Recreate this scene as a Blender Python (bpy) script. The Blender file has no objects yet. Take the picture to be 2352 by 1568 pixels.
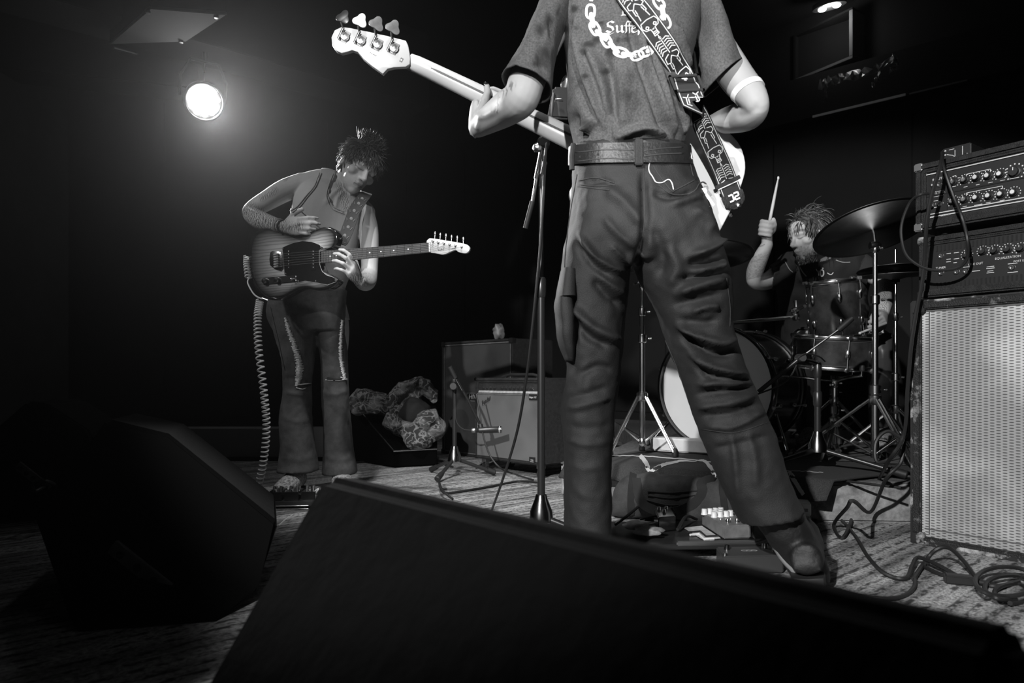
import bpy, bmesh, math, random
import numpy as np
from mathutils import Vector, Matrix, Quaternion, noise as mnoise
from mathutils.bvhtree import BVHTree
random.seed(7); np.random.seed(7)
SC = bpy.context.scene
COL = SC.collection
# ---------------------------------------------------------------- camera
F, CX, HY, CAMH = 1600.0, 1176.0, 870.0, 0.48      # focal length in pixels, horizon row, lens height over the stage
cam = bpy.data.cameras.new('camera'); camo = bpy.data.objects.new('camera', cam); COL.objects.link(camo)
camo.location = (0, 0, CAMH); camo.rotation_euler = (math.pi/2, 0, 0)
cam.sensor_width = 36; cam.lens = F/2352*36; cam.shift_y = (HY-784)/2352
cam.clip_start = .02
cam.dof.use_dof = True; cam.dof.focus_distance = 2.3; cam.dof.aperture_fstop = 4.5
SC.camera = camo
SC.view_settings.view_transform = 'Standard'; SC.view_settings.look = 'None'
SC.view_settings.exposure = 0.0; SC.view_settings.gamma = 1.0; SC.view_settings.use_curve_mapping = False
# ---------------------------------------------------------------- world + stage lamps and an added floor fill, out of frame
w = bpy.data.worlds.new('world'); SC.world = w; w.use_nodes = True
w.node_tree.nodes['Background'].inputs[0].default_value = (.5, .5, .5, 1)
w.node_tree.nodes['Background'].inputs[1].default_value = .003
# thin stage haze in the air
vs = w.node_tree.nodes.new('ShaderNodeVolumeScatter'); vs.inputs['Density'].default_value = .002; vs.inputs['Anisotropy'].default_value = .82
w.node_tree.links.new(vs.outputs[0], w.node_tree.nodes['World Output'].inputs['Volume'])
def spot(name, loc, aim, power, size, blend, r):
    l = bpy.data.lights.new(name, 'SPOT'); l.energy = power; l.spot_size = math.radians(size); l.spot_blend = blend
    l.shadow_soft_size = r
    o = bpy.data.objects.new(name, l); COL.objects.link(o); o.location = loc
    o.rotation_euler = (Vector(aim)-Vector(loc)).to_track_quat('-Z', 'Y').to_euler()
    return o
spot('front_stage_lamp', (-1.4, -1.5, 2.1), (.75, 2.6, .55), 850, 40, .3, .04)      # key from the audience's left
spot('centre_stage_lamp', (.04, -2.2, 1.0), (.45, 1.66, 1.16), 620, 14, .4, .04)     # narrow one from the middle of the house on the bass player
spot('floor_fill_light', (-.3, 1.5, 2.95), (-.1, 2.95, 0), 300, 38, .7, .06)       # added overhead fill, brightens the carpet in front of the amplifiers
spot('drum_stage_lamp', (-.6, .2, 2.93), (1.5, 3.42, 1.03), 420, 16, .6, .05)         # on the drummer
spot('side_stage_lamp', (-2.6, .6, 2.7), (-.85, 3.0, .95), 170, 28, .8, .07)          # weaker one on the guitar player
# ---------------------------------------------------------------- helpers
V = Vector
def P(px, py, Y): return V(((px-CX)/F*Y, Y, CAMH+(HY-py)/F*Y))
def FL(px, py, z=0.0):
    Y = (CAMH-z)*F/(py-HY); return P(px, py, Y)
def pixv(co):
    co = np.asarray(co); return np.stack([CX+co[:,0]/co[:,1]*F, HY-(co[:,2]-CAMH)/co[:,1]*F], 1)
def lerp(a, b, t): return a+(b-a)*t
def spl(pts, n):
    """Catmull-Rom resample of a list of tuples to n rows."""
    p = np.array([list(q) for q in pts], float); m = len(p)
    if m == 2: return np.array([p[0]+(p[1]-p[0])*t for t in np.linspace(0, 1, n)])
    pp = np.vstack([2*p[0]-p[1], p, 2*p[-1]-p[-2]]); out = []
    for t in np.linspace(0, m-1, n):
        i = min(int(t), m-2); u = t-i; a, b, c, d = pp[i], pp[i+1], pp[i+2], pp[i+3]
        out.append(.5*((2*b)+(c-a)*u+(2*a-5*b+4*c-d)*u*u+(3*b-a-3*c+d)*u**3))
    return np.array(out)
def perp(d):
    d = d.normalized(); a = V((0, 0, 1)) if abs(d.z) < .9 else V((1, 0, 0))
    u = d.cross(a).normalized(); return u, d.cross(u).normalized()
class Fr:
    """a local frame: origin, u (right), v (up), n (towards the viewer of the face)"""
    def __init__(s, o, u, v, n=None):
        s.o = V(o); s.u = V(u).normalized(); s.v = V(v).normalized()
        s.n = V(n).normalized() if n is not None else s.u.cross(s.v).normalized()
    def p(s, a, b, c=0.): return s.o+s.u*a+s.v*b+s.n*c
    def at(s, a, b, c=0.): return Fr(s.p(a, b, c), s.u, s.v, s.n)
class MB:
    def __init__(s): s.v = []; s.f = []
    def add(s, vs, fs):
        k = len(s.v); s.v += [V(q) for q in vs]; s.f += [tuple(i+k for i in f) for f in fs]; return s
    def loft(s, rings, closed=True, caps=True, loop=False):
        n = len(rings[0]); vs = [q for r in rings for q in r]; fs = []; m = len(rings)
        for i in range(m if loop else m-1):
            a, b = i*n, ((i+1) % m)*n
            for j in range(n if closed else n-1):
                k = (j+1) % n; fs.append((a+j, a+k, b+k, b+j))
        if caps and closed and not loop: fs += [tuple(range(n))[::-1], tuple(range((m-1)*n, m*n))]
        return s.add(vs, fs)
    def tube(s, pts, r, n=8, caps=True, loop=False, flat=None, up=None):
        """tube through pts, radius r (number or one per point); flat: second radius ratio along a fixed 'up'"""
        pts = [V(q) for q in pts]; m = len(pts)
        if not hasattr(r, '__len__'): r = [r]*m
        rings = []; u = None
        for i in range(m):
            a = pts[i-1] if (i or loop) else pts[0]; b = pts[(i+1) % m] if (i < m-1 or loop) else pts[-1]
            d = (b-a); d = d.normalized() if d.length > 1e-9 else V((0, 0, 1))
            if up is not None:
                w_ = V(up)-d*V(up).dot(d); w_ = w_.normalized() if w_.length > 1e-6 else perp(d)[0]; u = d.cross(w_); v_ = w_
            else:
                u = perp(d)[0] if u is None else (u-d*u.dot(d))
                u = u.normalized() if u.length > 1e-6 else perp(d)[0]
                v_ = d.cross(u)
            rr = r[i]; ra, rb = (rr if hasattr(rr, '__len__') else (rr, rr*(flat or 1)))
            rings.append([pts[i]+u*math.cos(2*math.pi*k/n)*ra+v_*math.sin(2*math.pi*k/n)*rb for k in range(n)])
        return s.loft(rings, caps=caps, loop=loop)
    def cyl(s, a, b, r0, r1=None, n=12):
        return s.tube([a, b], [r0, r0 if r1 is None else r1], n)
    def lathe(s, o, ax, prof, n=24, close=False):
        o = V(o); ax = V(ax).normalized(); u, v_ = perp(ax)
        rings = [[o+ax*h+(u*math.cos(2*math.pi*k/n)+v_*math.sin(2*math.pi*k/n))*max(r, 1e-5) for k in range(n)] for r, h in prof]
        return s.loft(rings, loop=close)
    def ell(s, c, rad, ax=None, nu=16, nv=10):
        """ellipsoid; rad = three radii along ax = (x, y, z) unit vectors"""
        c = V(c); ax = ax or (V((1, 0, 0)), V((0, 1, 0)), V((0, 0, 1)))
        vs = [c+ax[2]*rad[2]]; fs = []
        for i in range(1, nv):
            t = math.pi*i/nv
            for j in range(nu):
                p = 2*math.pi*j/nu
                vs.append(c+ax[0]*rad[0]*math.sin(t)*math.cos(p)+ax[1]*rad[1]*math.sin(t)*math.sin(p)+ax[2]*rad[2]*math.cos(t))
        vs.append(c-ax[2]*rad[2]); e = len(vs)-1
        for j in range(nu):
            k = (j+1) % nu; fs.append((0, 1+j, 1+k)); fs.append((e, e-nu+k, e-nu+j))
            for i in range(nv-2): a = 1+i*nu; fs.append((a+j, a+nu+j, a+nu+k, a+k))
        return s.add(vs, fs)
    def box(s, fr, a0, a1, b0, b1, c0, c1):
        vs = [fr.p(a, b, c) for c in (c0, c1) for b in (b0, b1) for a in (a0, a1)]
        return s.add(vs, [(0, 2, 3, 1), (4, 5, 7, 6), (0, 1, 5, 4), (2, 6, 7, 3), (0, 4, 6, 2), (1, 3, 7, 5)])
    def prism(s, fr, outline, c0, c1, edge=0.0):
        """outline in the frame's (u, v), from depth c0 to c1 along n; edge rounds both rims"""
        o = np.array(outline, float); n = len(o)
        if edge:
            def inset(d):
                res = []
                A = sum(o[i][0]*o[(i+1) % n][1]-o[(i+1) % n][0]*o[i][1] for i in range(n)); sg = 1 if A > 0 else -1
                for i in range(n):
                    t = o[(i+1) % n]-o[i-1]; L = np.hypot(*t) or 1; res.append(o[i]+np.array([-t[1], t[0]])/L*d*sg)
                return res
            lv = [(c0, inset(edge)), (c0+edge*.3, inset(edge*.3)), (c0+edge, o), (c1-edge, o), (c1-edge*.3, inset(edge*.3)), (c1, inset(edge))]
        else: lv = [(c0, o), (c1, o)]
        return s.loft([[fr.p(q[0], q[1], c) for q in ol] for c, ol in lv])
    def band(s, pts, sides, w, th):
        """strap through pts; sides = unit vectors across it"""
        rings = []
        for i, p in enumerate(pts):
            d = (V(pts[min(i+1, len(pts)-1)])-V(pts[max(i-1, 0)])).normalized(); a = V(sides[i]); a = (a-d*a.dot(d)).normalized(); nn = d.cross(a)
            ww = w[i] if hasattr(w, '__len__') else w
            rings.append([V(p)+a*ww/2+nn*th/2, V(p)-a*ww/2+nn*th/2, V(p)-a*ww/2-nn*th/2, V(p)+a*ww/2-nn*th/2])
        return s.loft(rings)
    def mesh(s, name):
        me = bpy.data.meshes.new(name); me.from_pydata([tuple(q) for q in s.v], [], s.f); me.update(); return me
    def build(s, name, mat, parent=None, smooth=40, bevel=0, kind=None, seg=2):
        me = s.mesh(name)
        bm = bmesh.new(); bm.from_mesh(me); bmesh.ops.recalc_face_normals(bm, faces=bm.faces)
        if bevel:
            es = [e for e in bm.edges if len(e.link_faces) == 2 and e.calc_face_angle(0) > .5]
            bmesh.ops.bevel(bm, geom=es, offset=bevel, segments=seg, affect='EDGES', clamp_overlap=True)
        bm.to_mesh(me); bm.free()
        return link(name, me, mat, parent, smooth, kind)
def link(name, me, mat, parent=None, smooth=40, kind=None):
    o = bpy.data.objects.new(name, me); COL.objects.link(o)
    if smooth:
        me.shade_smooth()
        if smooth < 180: me.set_sharp_from_angle(angle=math.radians(smooth))
    if mat is not None: me.materials.append(M[mat] if isinstance(mat, str) else mat)
    if parent is not None:
        o.parent = parent
        if parent.parent is None: o.matrix_parent_inverse = Matrix.Translation(-parent.location)
    if kind: o['kind'] = kind
    return o
def thing(name, label, cat, group=None):
    o = bpy.data.objects.new(name, None); COL.objects.link(o); o.empty_display_size = .05
    return tag(o, label, cat, group)
def tag(o, label, cat, group=None):
    o['label'] = label; o['category'] = cat
    if group: o['group'] = group
    return o
def base_at(o, loc):
    """put the Empty at its thing's base while the parts keep their world coordinates"""
    o.location = loc
    for c in o.children: c.matrix_parent_inverse = Matrix.Translation(-V(loc))
    return o
def struct(o): o['kind'] = 'structure'; return o
def dup(o, parent=None, off=None):
    c = o.copy(); COL.objects.link(c); c.parent = parent
    if off is not None and parent is None: c.location = o.location+V(off)
    for ch in o.children: dup(ch, c)
    return c
def remesh(mb, voxel, smooth=4, fac=.5):
    me = mb.mesh('tmp'); bm = bmesh.new(); bm.from_mesh(me); bmesh.ops.recalc_face_normals(bm, faces=bm.faces); bm.to_mesh(me); bm.free()
    o = bpy.data.objects.new('tmp', me); COL.objects.link(o)
    m = o.modifiers.new('r', 'REMESH'); m.mode = 'VOXEL'; m.voxel_size = voxel; m.adaptivity = 0
    if smooth:
        k = o.modifiers.new('s', 'SMOOTH'); k.iterations = smooth; k.factor = fac
    dg = bpy.context.evaluated_depsgraph_get(); dg.update()
    r = bpy.data.meshes.new_from_object(o.evaluated_get(dg))
    bpy.data.objects.remove(o); bpy.data.meshes.remove(me); return r
def get_co(me):
    a = np.empty(len(me.vertices)*3); me.vertices.foreach_get('co', a); return a.reshape(-1, 3)
def get_no(me):
    a = np.empty(len(me.vertices)*3); me.vertices.foreach_get('normal', a); return a.reshape(-1, 3)
def set_co(me, co): me.vertices.foreach_set('co', np.asarray(co, float).ravel()); me.update()
def attr(me, name, val):
    at = me.attributes.new(name, 'FLOAT', 'POINT'); at.data.foreach_set('value', np.asarray(val, np.float32)); return at
def dist_poly(q, pl):
    """distance of points q (n,2) to a polyline, and the arc parameter 0..1"""
    best = np.full(len(q), 1e9); par = np.zeros(len(q)); pl = np.array(pl, float); m = len(pl)-1
    for i in range(m):
        a, b = pl[i], pl[i+1]; d = b-a; t = np.clip(((q-a)@d)/max(d@d, 1e-9), 0, 1)
        e = np.hypot(*(q-(a+t[:, None]*d)).T); k = e < best; best[k] = e[k]; par[k] = (i+t[k])/m
    return best, par
def folds(me, strokes, near=None):
    """raise / sink cloth along creases; strokes: (pixel polyline, height m, half width px); only on the side facing the lens"""
    co, no = get_co(me), get_no(me); q = pixv(co)
    vd = co-np.array([0, 0, CAMH]); vd /= np.linalg.norm(vd, axis=1)[:, None]
    face = np.clip(-(vd*no).sum(1)*2.5, 0, 1); h = np.zeros(len(co))
    for pl, a, wd in strokes:
        pl = spl(pl, max(8, len(pl)*5)); d, t = dist_poly(q, pl)
        h += a*np.exp(-(d/wd)**2)*np.clip(np.minimum(t, 1-t)*5+.25, 0, 1)
    set_co(me, co+no*(h*face)[:, None])
def wrinkle(me, scale, amp, seed=0, stretch=(1, 1, 1)):
    co, no = get_co(me), get_no(me); s = np.array(stretch)*scale
    h = np.array([mnoise.noise(V((c*s))+V((seed*7.1, 3.3, 1.7))) for c in co])*amp
    set_co(me, co+no*h[:, None])
def bvh_of(*obs):
    vs, fs = [], []
    for o in obs:
        me = o if isinstance(o, bpy.types.Mesh) else o.data; k = len(vs); vs += [tuple(v.co) for v in me.vertices]; fs += [[i+k for i in p.vertices] for p in me.polygons]
    return BVHTree.FromPolygons(vs, fs)
EYE = V((0, 0, CAMH))
def hit(bvh, px, py, lift=.0):
    """point of a surface seen at a pixel, lifted off along its normal"""
    d = (P(px, py, 1)-EYE).normalized(); r = bvh.ray_cast(EYE, d)
    if r[0] is None: return None
    n = r[1] if r[1].dot(d) < 0 else -r[1]
    return r[0]+n*lift
def hits(bvh, pl, lift=0., n=None, fallY=None):
    q = spl(pl, n or max(6, len(pl)*6)); out = []
    for a in q:
        h = hit(bvh, a[0], a[1], lift)
        if h is not None: out.append(h)
        elif fallY: out.append(P(a[0], a[1], fallY))
    return out
def stroke(mb, bvh, pl, wpx, lift=.0012, n=None, Y=None):
    """a flat painted/printed stroke wpx pixels wide laid on a surface along a pixel polyline"""
    q = spl(pl, n or max(4, len(pl)*5)); L, R = [], []
    for i in range(len(q)):
        d = q[min(i+1, len(q)-1)]-q[max(i-1, 0)]; d = d/(np.hypot(*d[:2]) or 1); ww = wpx if not hasattr(wpx, '__len__') else np.interp(i/(len(q)-1), np.linspace(0, 1, len(wpx)), wpx)
        a = q[i][:2]+np.array([-d[1], d[0]])*ww/2; b = q[i][:2]-np.array([-d[1], d[0]])*ww/2
        ha, hb = hit(bvh, *a, lift), hit(bvh, *b, lift)
        if ha is None or hb is None: continue
        L.append(ha); R.append(hb)
    k = len(mb.v)
    if len(L) < 2: return mb
    mb.v += [x for ab in zip(L, R) for x in ab]
    mb.f += [(k+2*i, k+2*i+1, k+2*i+3, k+2*i+2) for i in range(len(L)-1)]
    return mb
def text_mesh(txt, size, shear=0., bold=0., sx=1.0):
    c = bpy.data.curves.new('t', 'FONT'); c.body = txt; c.size = size; c.align_x = 'CENTER'; c.align_y = 'CENTER'; c.shear = shear; c.offset = bold; c.resolution_u = 2
    o = bpy.data.objects.new('t', c); COL.objects.link(o); dg = bpy.context.evaluated_depsgraph_get(); dg.update()
    me = bpy.data.meshes.new_from_object(o.evaluated_get(dg)); bpy.data.objects.remove(o); bpy.data.curves.remove(c)
    for v in me.vertices: v.co.x *= sx
    return me
def text(name, txt, size, fr, mat, parent, shear=0., bold=0., sx=1.0, lift=.0008):
    me = text_mesh(txt, size, shear, bold, sx)
    for v in me.vertices: v.co = fr.p(v.co.x, v.co.y, lift)
    return link(name, me, mat, parent, 0)
def textmb(mb, txt, size, fr, shear=0., bold=0., sx=1.0, lift=.0008):
    me = text_mesh(txt, size, shear, bold, sx); mb.add([fr.p(v.co.x, v.co.y, lift) for v in me.vertices], [tuple(p.vertices) for p in me.polygons]); bpy.data.meshes.remove(me)
def cable(pts, r, n=7, res=6):
    return MB().tube([V(q) for q in spl(pts, max(3, len(pts)*res))], r, n)
def floorpts(pl, z=.006): return [tuple(FL(a, b, z)) for a, b in pl]
# ---------------------------------------------------------------- materials (all neutral greys: the photograph is black and white)
M = {}
def mat(name, v, rough=.6, metal=0., spec=.5, var=None, bump=None, emit=0., coat=0., fine=None):
    m = bpy.data.materials.new(name); m.use_nodes = True; nt = m.node_tree; b = nt.nodes['Principled BSDF']; L = nt.links
    b.inputs['Base Color'].default_value = (v, v, v, 1); b.inputs['Roughness'].default_value = rough; b.inputs['Metallic'].default_value = metal
    b.inputs['Specular IOR Level'].default_value = spec; b.inputs['Coat Weight'].default_value = coat
    if emit: b.inputs['Emission Color'].default_value = (1, 1, 1, 1); b.inputs['Emission Strength'].default_value = emit
    tc = nt.nodes.new('ShaderNodeTexCoord')
    if var:   # (scale, low, high): mottled tone
        n = nt.nodes.new('ShaderNodeTexNoise'); n.inputs['Scale'].default_value = var[0]; n.inputs['Detail'].default_value = 5; n.inputs['Roughness'].default_value = .65
        L.new(tc.outputs['Object'], n.inputs['Vector']); r = nt.nodes.new('ShaderNodeValToRGB')
        r.color_ramp.elements[0].position = var[3] if len(var) > 3 else .32; r.color_ramp.elements[1].position = var[4] if len(var) > 3 else .68
        for e, c in zip(r.color_ramp.elements, var[1:3]): e.color = (c, c, c, 1)
        L.new(n.outputs['Fac'], r.inputs[0]); L.new(r.outputs[0], b.inputs['Base Color'])
    if bump:  # (scale, strength)
        n = nt.nodes.new('ShaderNodeTexNoise'); n.inputs['Scale'].default_value = bump[0]; n.inputs['Detail'].default_value = 4
        L.new(tc.outputs['Object'], n.inputs['Vector']); k = nt.nodes.new('ShaderNodeBump'); k.inputs['Strength'].default_value = bump[1]; k.inputs['Distance'].default_value = .004
        L.new(n.outputs['Fac'], k.inputs['Height']); L.new(k.outputs[0], b.inputs['Normal'])
    M[name] = m; return m
def nodes(name):
    m = M[name]; return m.node_tree, m.node_tree.nodes['Principled BSDF']
mat('black_paint', .0018, .95, 0, .05, bump=(30, .3)); mat('black_matte', .01, .85); mat('wall_black', .005, .9, var=(1.2, .003, .007), bump=(14, .2)); mat('wall_grey', .05, .85, var=(1.5, .04, .06))
mat('black_plastic', .015, .45); mat('black_rubber', .014, .6); mat('black_metal', .02, .35, .0, .6); mat('gloss_black', .01, .12, 0, .6)
mat('chrome', .66, .24, 1.); mat('dull_steel', .38, .42, 1.); mat('dark_chrome', .22, .22, 1.); mat('white_plastic', .78, .4); mat('white_print', .75, .6); mat('grey_print', .35, .6); mat('cream', .62, .5)
mat('tolex', .018, .6, bump=(420, .9), var=(60, .008, .03)); mat('worn_tolex', .03, .6, var=(22, .014, .28, .56, .70), bump=(300, .8)); mat('worn_edge', .1, .6, var=(20, .016, .5, .52, .66)); mat('tweed', .012, .7, bump=(300, .6))
mat('cable', .018, .5, spec=.4); mat('white_cable', .6, .5); mat('denim', .05, .9, var=(16, .028, .075), bump=(500, .4)); mat('denim_thread', .55, .9, var=(220, .25, .75)); mat('denim_seam', .03, .9)
mat('trouser', .014, .7, var=(7, .010, .017), bump=(520, .35)); mat('trouser_seam', .038, .8); mat('leather', .016, .45, var=(9, .01, .022), bump=(160, .3)); mat('leather_edge', .055, .45); mat('boot_leather', .005, .6, bump=(120, .3))
mat('shirt_black', .02, .9, bump=(400, .3)); mat('tank', .33, .9, bump=(600, .3)); mat('sock', .1, .9, var=(120, .02, .45)); mat('webbing', .012, .75)
mat('white_lacquer', .86, .12, 0, .5, coat=.6); mat('maple', .5, .3, 0, .5, var=(5, .46, .56)); mat('walnut', .05, .4); mat('rosewood', .035, .45, var=(14, .02, .05)); mat('pickguard', .008, .1, 0, .6)
mat('drum_wrap', .03, .25, 0, .5, var=(7, .012, .075)); mat('drum_head', .85, .45, bump=(500, .15)); mat('drum_head_dark', .05, .35, var=(6, .03, .08)); mat('cymbal', .10, .5, 1., var=(4, .06, .14)); mat('wood_stick', .45, .6); mat('pine', .72, .6, var=(9, .6, .8))
mat('kick_black', .012, .2, 0, .6); mat('concrete', .22, .9, var=(26, .10, .34), bump=(60, .5)); mat('rug', .035, 1., var=(300, .02, .06), bump=(400, .8)); mat('rug_line', .62, 1., bump=(400, .6)); mat('riser_top', .12, 1., var=(60, .06, .17), bump=(300, .6))
mat('bag', .045, .95, var=(20, .03, .065), bump=(500, .5)); mat('bag_strap', .018, .9);  mat('pedal_grey', .16, .5, var=(30, .12, .2)); mat('pedal_dark', .05, .4); mat('paper', .6, .8, var=(9, .08, .75)); mat('foil', .6, .3, .5, bump=(60, .9)); mat('tape', .7, .5)
mat('label_tape', .13, .8, var=(9, .09, .16)); mat('ceiling_panel', .16, .8); mat('beam_paint', .03, .9); mat('curb', .16, .8); mat('nail_black', .01, .2); mat('hair_dark', .045, .5, 0, .6); mat('hair_brown', .05, .4, 0, .6); mat('lip', .16, .5); mat('strap_print', .12, .7); mat('panel_silver', .35, .5, var=(60, .25, .45)); mat('piping_silver', .62, .4)
mat('led', 1, .4, emit=26.); mat('bulb', 1, .4, emit=9.)
def stripes(name, base, dark, ang, per, light=None):
    """ribbed loop carpet: rows of tufts along a direction, with speckle"""
    m = mat(name, base, .95); nt, b = nodes(name); L = nt.links; N = nt.nodes
    tc = N.new('ShaderNodeTexCoord'); mp = N.new('ShaderNodeMapping'); mp.inputs['Rotation'].default_value = (0, 0, -ang); L.new(tc.outputs['Object'], mp.inputs['Vector'])
    def noise_(sc, vec):
        mm = N.new('ShaderNodeMapping'); mm.inputs['Scale'].default_value = vec; L.new(mp.outputs[0], mm.inputs['Vector']); n = N.new('ShaderNodeTexNoise'); n.inputs['Scale'].default_value = sc; n.inputs['Detail'].default_value = 3; L.new(mm.outputs[0], n.inputs['Vector']); return n.outputs['Fac']
    n1 = noise_(1, (1.6, 1/per, 1)); n2 = noise_(1, (90, 150, 1)); n3 = noise_(1, (34, 60, 1)); n4 = noise_(1, (3, 6, 1))
    def ramp(f, p0, p1, c0, c1):
        r = N.new('ShaderNodeValToRGB'); r.color_ramp.elements[0].position = p0; r.color_ramp.elements[1].position = p1; r.color_ramp.elements[0].color = (c0,)*3+(1,); r.color_ramp.elements[1].color = (c1,)*3+(1,); L.new(f, r.inputs[0]); return r.outputs[0]
    def mul(a, c):
        x = N.new('ShaderNodeMix'); x.data_type = 'RGBA'; x.blend_type = 'MULTIPLY'; x.inputs[0].default_value = 1; L.new(a, x.inputs[6]); L.new(c, x.inputs[7]); return x.outputs[2]
    # tuft rows: a slightly wavering periodic row, broken into dots
    sp = N.new('ShaderNodeSeparateXYZ'); L.new(mp.outputs[0], sp.inputs[0]); wv = N.new('ShaderNodeMath'); wv.operation = 'MULTIPLY_ADD'; wv.inputs[1].default_value = .012; L.new(n4, wv.inputs[0]); L.new(sp.outputs[1], wv.inputs[2])
    fr_ = N.new('ShaderNodeMath'); fr_.operation = 'MULTIPLY'; fr_.inputs[1].default_value = 2*math.pi/.036; L.new(wv.outputs[0], fr_.inputs[0]); sn_ = N.new('ShaderNodeMath'); sn_.operation = 'SINE'; L.new(fr_.outputs[0], sn_.inputs[0])
    row = ramp(sn_.outputs[0], .1, .75, 0, 1); dots = ramp(n3, .44, .56, 0, 1); rd = mul(row, dots)
    inv = N.new('ShaderNodeInvert'); L.new(rd, inv.inputs[1]); lift = N.new('ShaderNodeMix'); lift.data_type = 'RGBA'; lift.inputs[0].default_value = .84; lift.inputs[6].default_value = (1, 1, 1, 1); L.new(inv.outputs[0], lift.inputs[7])
    c = mul(mul(ramp(n1, .38, .6, dark, base), lift.outputs[2]), ramp(n2, .36, .56, .5, 1.15)); L.new(c, b.inputs['Base Color'])
    k = N.new('ShaderNodeBump'); k.inputs['Strength'].default_value = .9; k.inputs['Distance'].default_value = .006; L.new(n2, k.inputs['Height']); L.new(k.outputs[0], b.inputs['Normal'])
RIB = math.radians(42)
stripes('carpet', .42, .15, RIB, .07)
def grille(name, lo, hi, su, sv, p0=.25, p1=.75):
    """woven grille cloth: fine weave from generated object coordinates"""
    m = mat(name, hi, .8); nt, b = nodes(name); N, L = nt.nodes, nt.links; tc = N.new('ShaderNodeTexCoord')
    at = N.new('ShaderNodeUVMap')
    sx = N.new('ShaderNodeSeparateXYZ'); L.new(at.outputs[0], sx.inputs[0])
    def wave(o, f):
        a = N.new('ShaderNodeMath'); a.operation = 'MULTIPLY'; a.inputs[1].default_value = f; L.new(o, a.inputs[0]); s = N.new('ShaderNodeMath'); s.operation = 'SINE'; L.new(a.outputs[0], s.inputs[0]); return s.outputs[0]
    mu = N.new('ShaderNodeMath'); mu.operation = 'MULTIPLY'; L.new(wave(sx.outputs[0], su), mu.inputs[0]); L.new(wave(sx.outputs[1], sv), mu.inputs[1])
    n = N.new('ShaderNodeTexNoise'); n.inputs['Scale'].default_value = 3.4; n.inputs['Detail'].default_value = 6; L.new(tc.outputs['Object'], n.inputs['Vector'])
    r = N.new('ShaderNodeValToRGB'); r.color_ramp.elements[0].position = p0; r.color_ramp.elements[1].position = p1
    r.color_ramp.elements[0].color = (lo,)*3+(1,); r.color_ramp.elements[1].color = (hi,)*3+(1,)
    ma = N.new('ShaderNodeMath'); ma.operation = 'MULTIPLY_ADD'; ma.inputs[1].default_value = .5; ma.inputs[2].default_value = .5; L.new(mu.outputs[0], ma.inputs[0]); L.new(ma.outputs[0], r.inputs[0])
    r2 = N.new('ShaderNodeValToRGB'); r2.color_ramp.elements[0].position = .38; r2.color_ramp.elements[1].position = .56; r2.color_ramp.elements[0].color = (.55,)*3+(1,); r2.color_ramp.elements[1].color = (1,)*3+(1,); L.new(n.outputs['Fac'], r2.inputs[0])
    x = N.new('ShaderNodeMix'); x.data_type = 'RGBA'; x.blend_type = 'MULTIPLY'; x.inputs[0].default_value = 1; L.new(r.outputs[0], x.inputs[6]); L.new(r2.outputs[0], x.inputs[7]); L.new(x.outputs[2], b.inputs['Base Color'])
grille('grille_dark', .012, .075, 2*math.pi/.006, 2*math.pi/.006); grille('grille_silver', .05, .2, 2*math.pi/.005, 2*math.pi/.005); grille('grille_straw', .13, .62, 2*math.pi/.03, 2*math.pi/.0078, .2, .42)
def skin(name, base, ink=.05, sc=38.):
    """skin; the 'ink' attribute marks where tattoos lie, a warped line pattern draws them"""
    m = mat(name, base, .6, 0, .22); nt, b = nodes(name); N, L = nt.nodes, nt.links
    tc = N.new('ShaderNodeTexCoord'); at = N.new('ShaderNodeAttribute'); at.attribute_name = 'ink'; lp = N.new('ShaderNodeAttribute'); lp.attribute_name = 'shade'
    w_ = N.new('ShaderNodeTexWave'); w_.inputs['Scale'].default_value = sc; w_.inputs['Distortion'].default_value = 9; w_.inputs['Detail'].default_value = 3; w_.inputs['Detail Scale'].default_value = 1.4; L.new(tc.outputs['Object'], w_.inputs['Vector'])
    r = N.new('ShaderNodeValToRGB'); r.color_ramp.elements[0].position = .35; r.color_ramp.elements[1].position = .6; r.color_ramp.elements[0].color = (1, 1, 1, 1); r.color_ramp.elements[1].color = (0, 0, 0, 1); L.new(w_.outputs['Fac'], r.inputs[0])
    mu = N.new('ShaderNodeMath'); mu.operation = 'MULTIPLY'; L.new(at.outputs['Fac'], mu.inputs[0]); L.new(r.outputs[0], mu.inputs[1])
    mx = N.new('ShaderNodeMath'); mx.operation = 'MAXIMUM'; L.new(mu.outputs[0], mx.inputs[0]); L.new(lp.outputs['Fac'], mx.inputs[1])
    n = N.new('ShaderNodeTexNoise'); n.inputs['Scale'].default_value = 9; n.inputs['Detail'].default_value = 4; L.new(tc.outputs['Object'], n.inputs['Vector'])
    r2 = N.new('ShaderNodeValToRGB'); r2.color_ramp.elements[0].position = .3; r2.color_ramp.elements[1].position = .7; r2.color_ramp.elements[0].color = (base*.86,)*3+(1,); r2.color_ramp.elements[1].color = (base*1.08,)*3+(1,); L.new(n.outputs['Fac'], r2.inputs[0])
    x = N.new('ShaderNodeMix'); x.data_type = 'RGBA'; L.new(mx.outputs[0], x.inputs[0]); L.new(r2.outputs[0], x.inputs[6]); x.inputs[7].default_value = (ink, ink, ink, 1); L.new(x.outputs[2], b.inputs['Base Color'])
    b.inputs['Subsurface Weight'].default_value = 0
skin('skin_bass', .34, .13, 30); skin('skin_guitar', .40, .05, 46); skin('skin_drum', .42, .08, 40)
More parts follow.
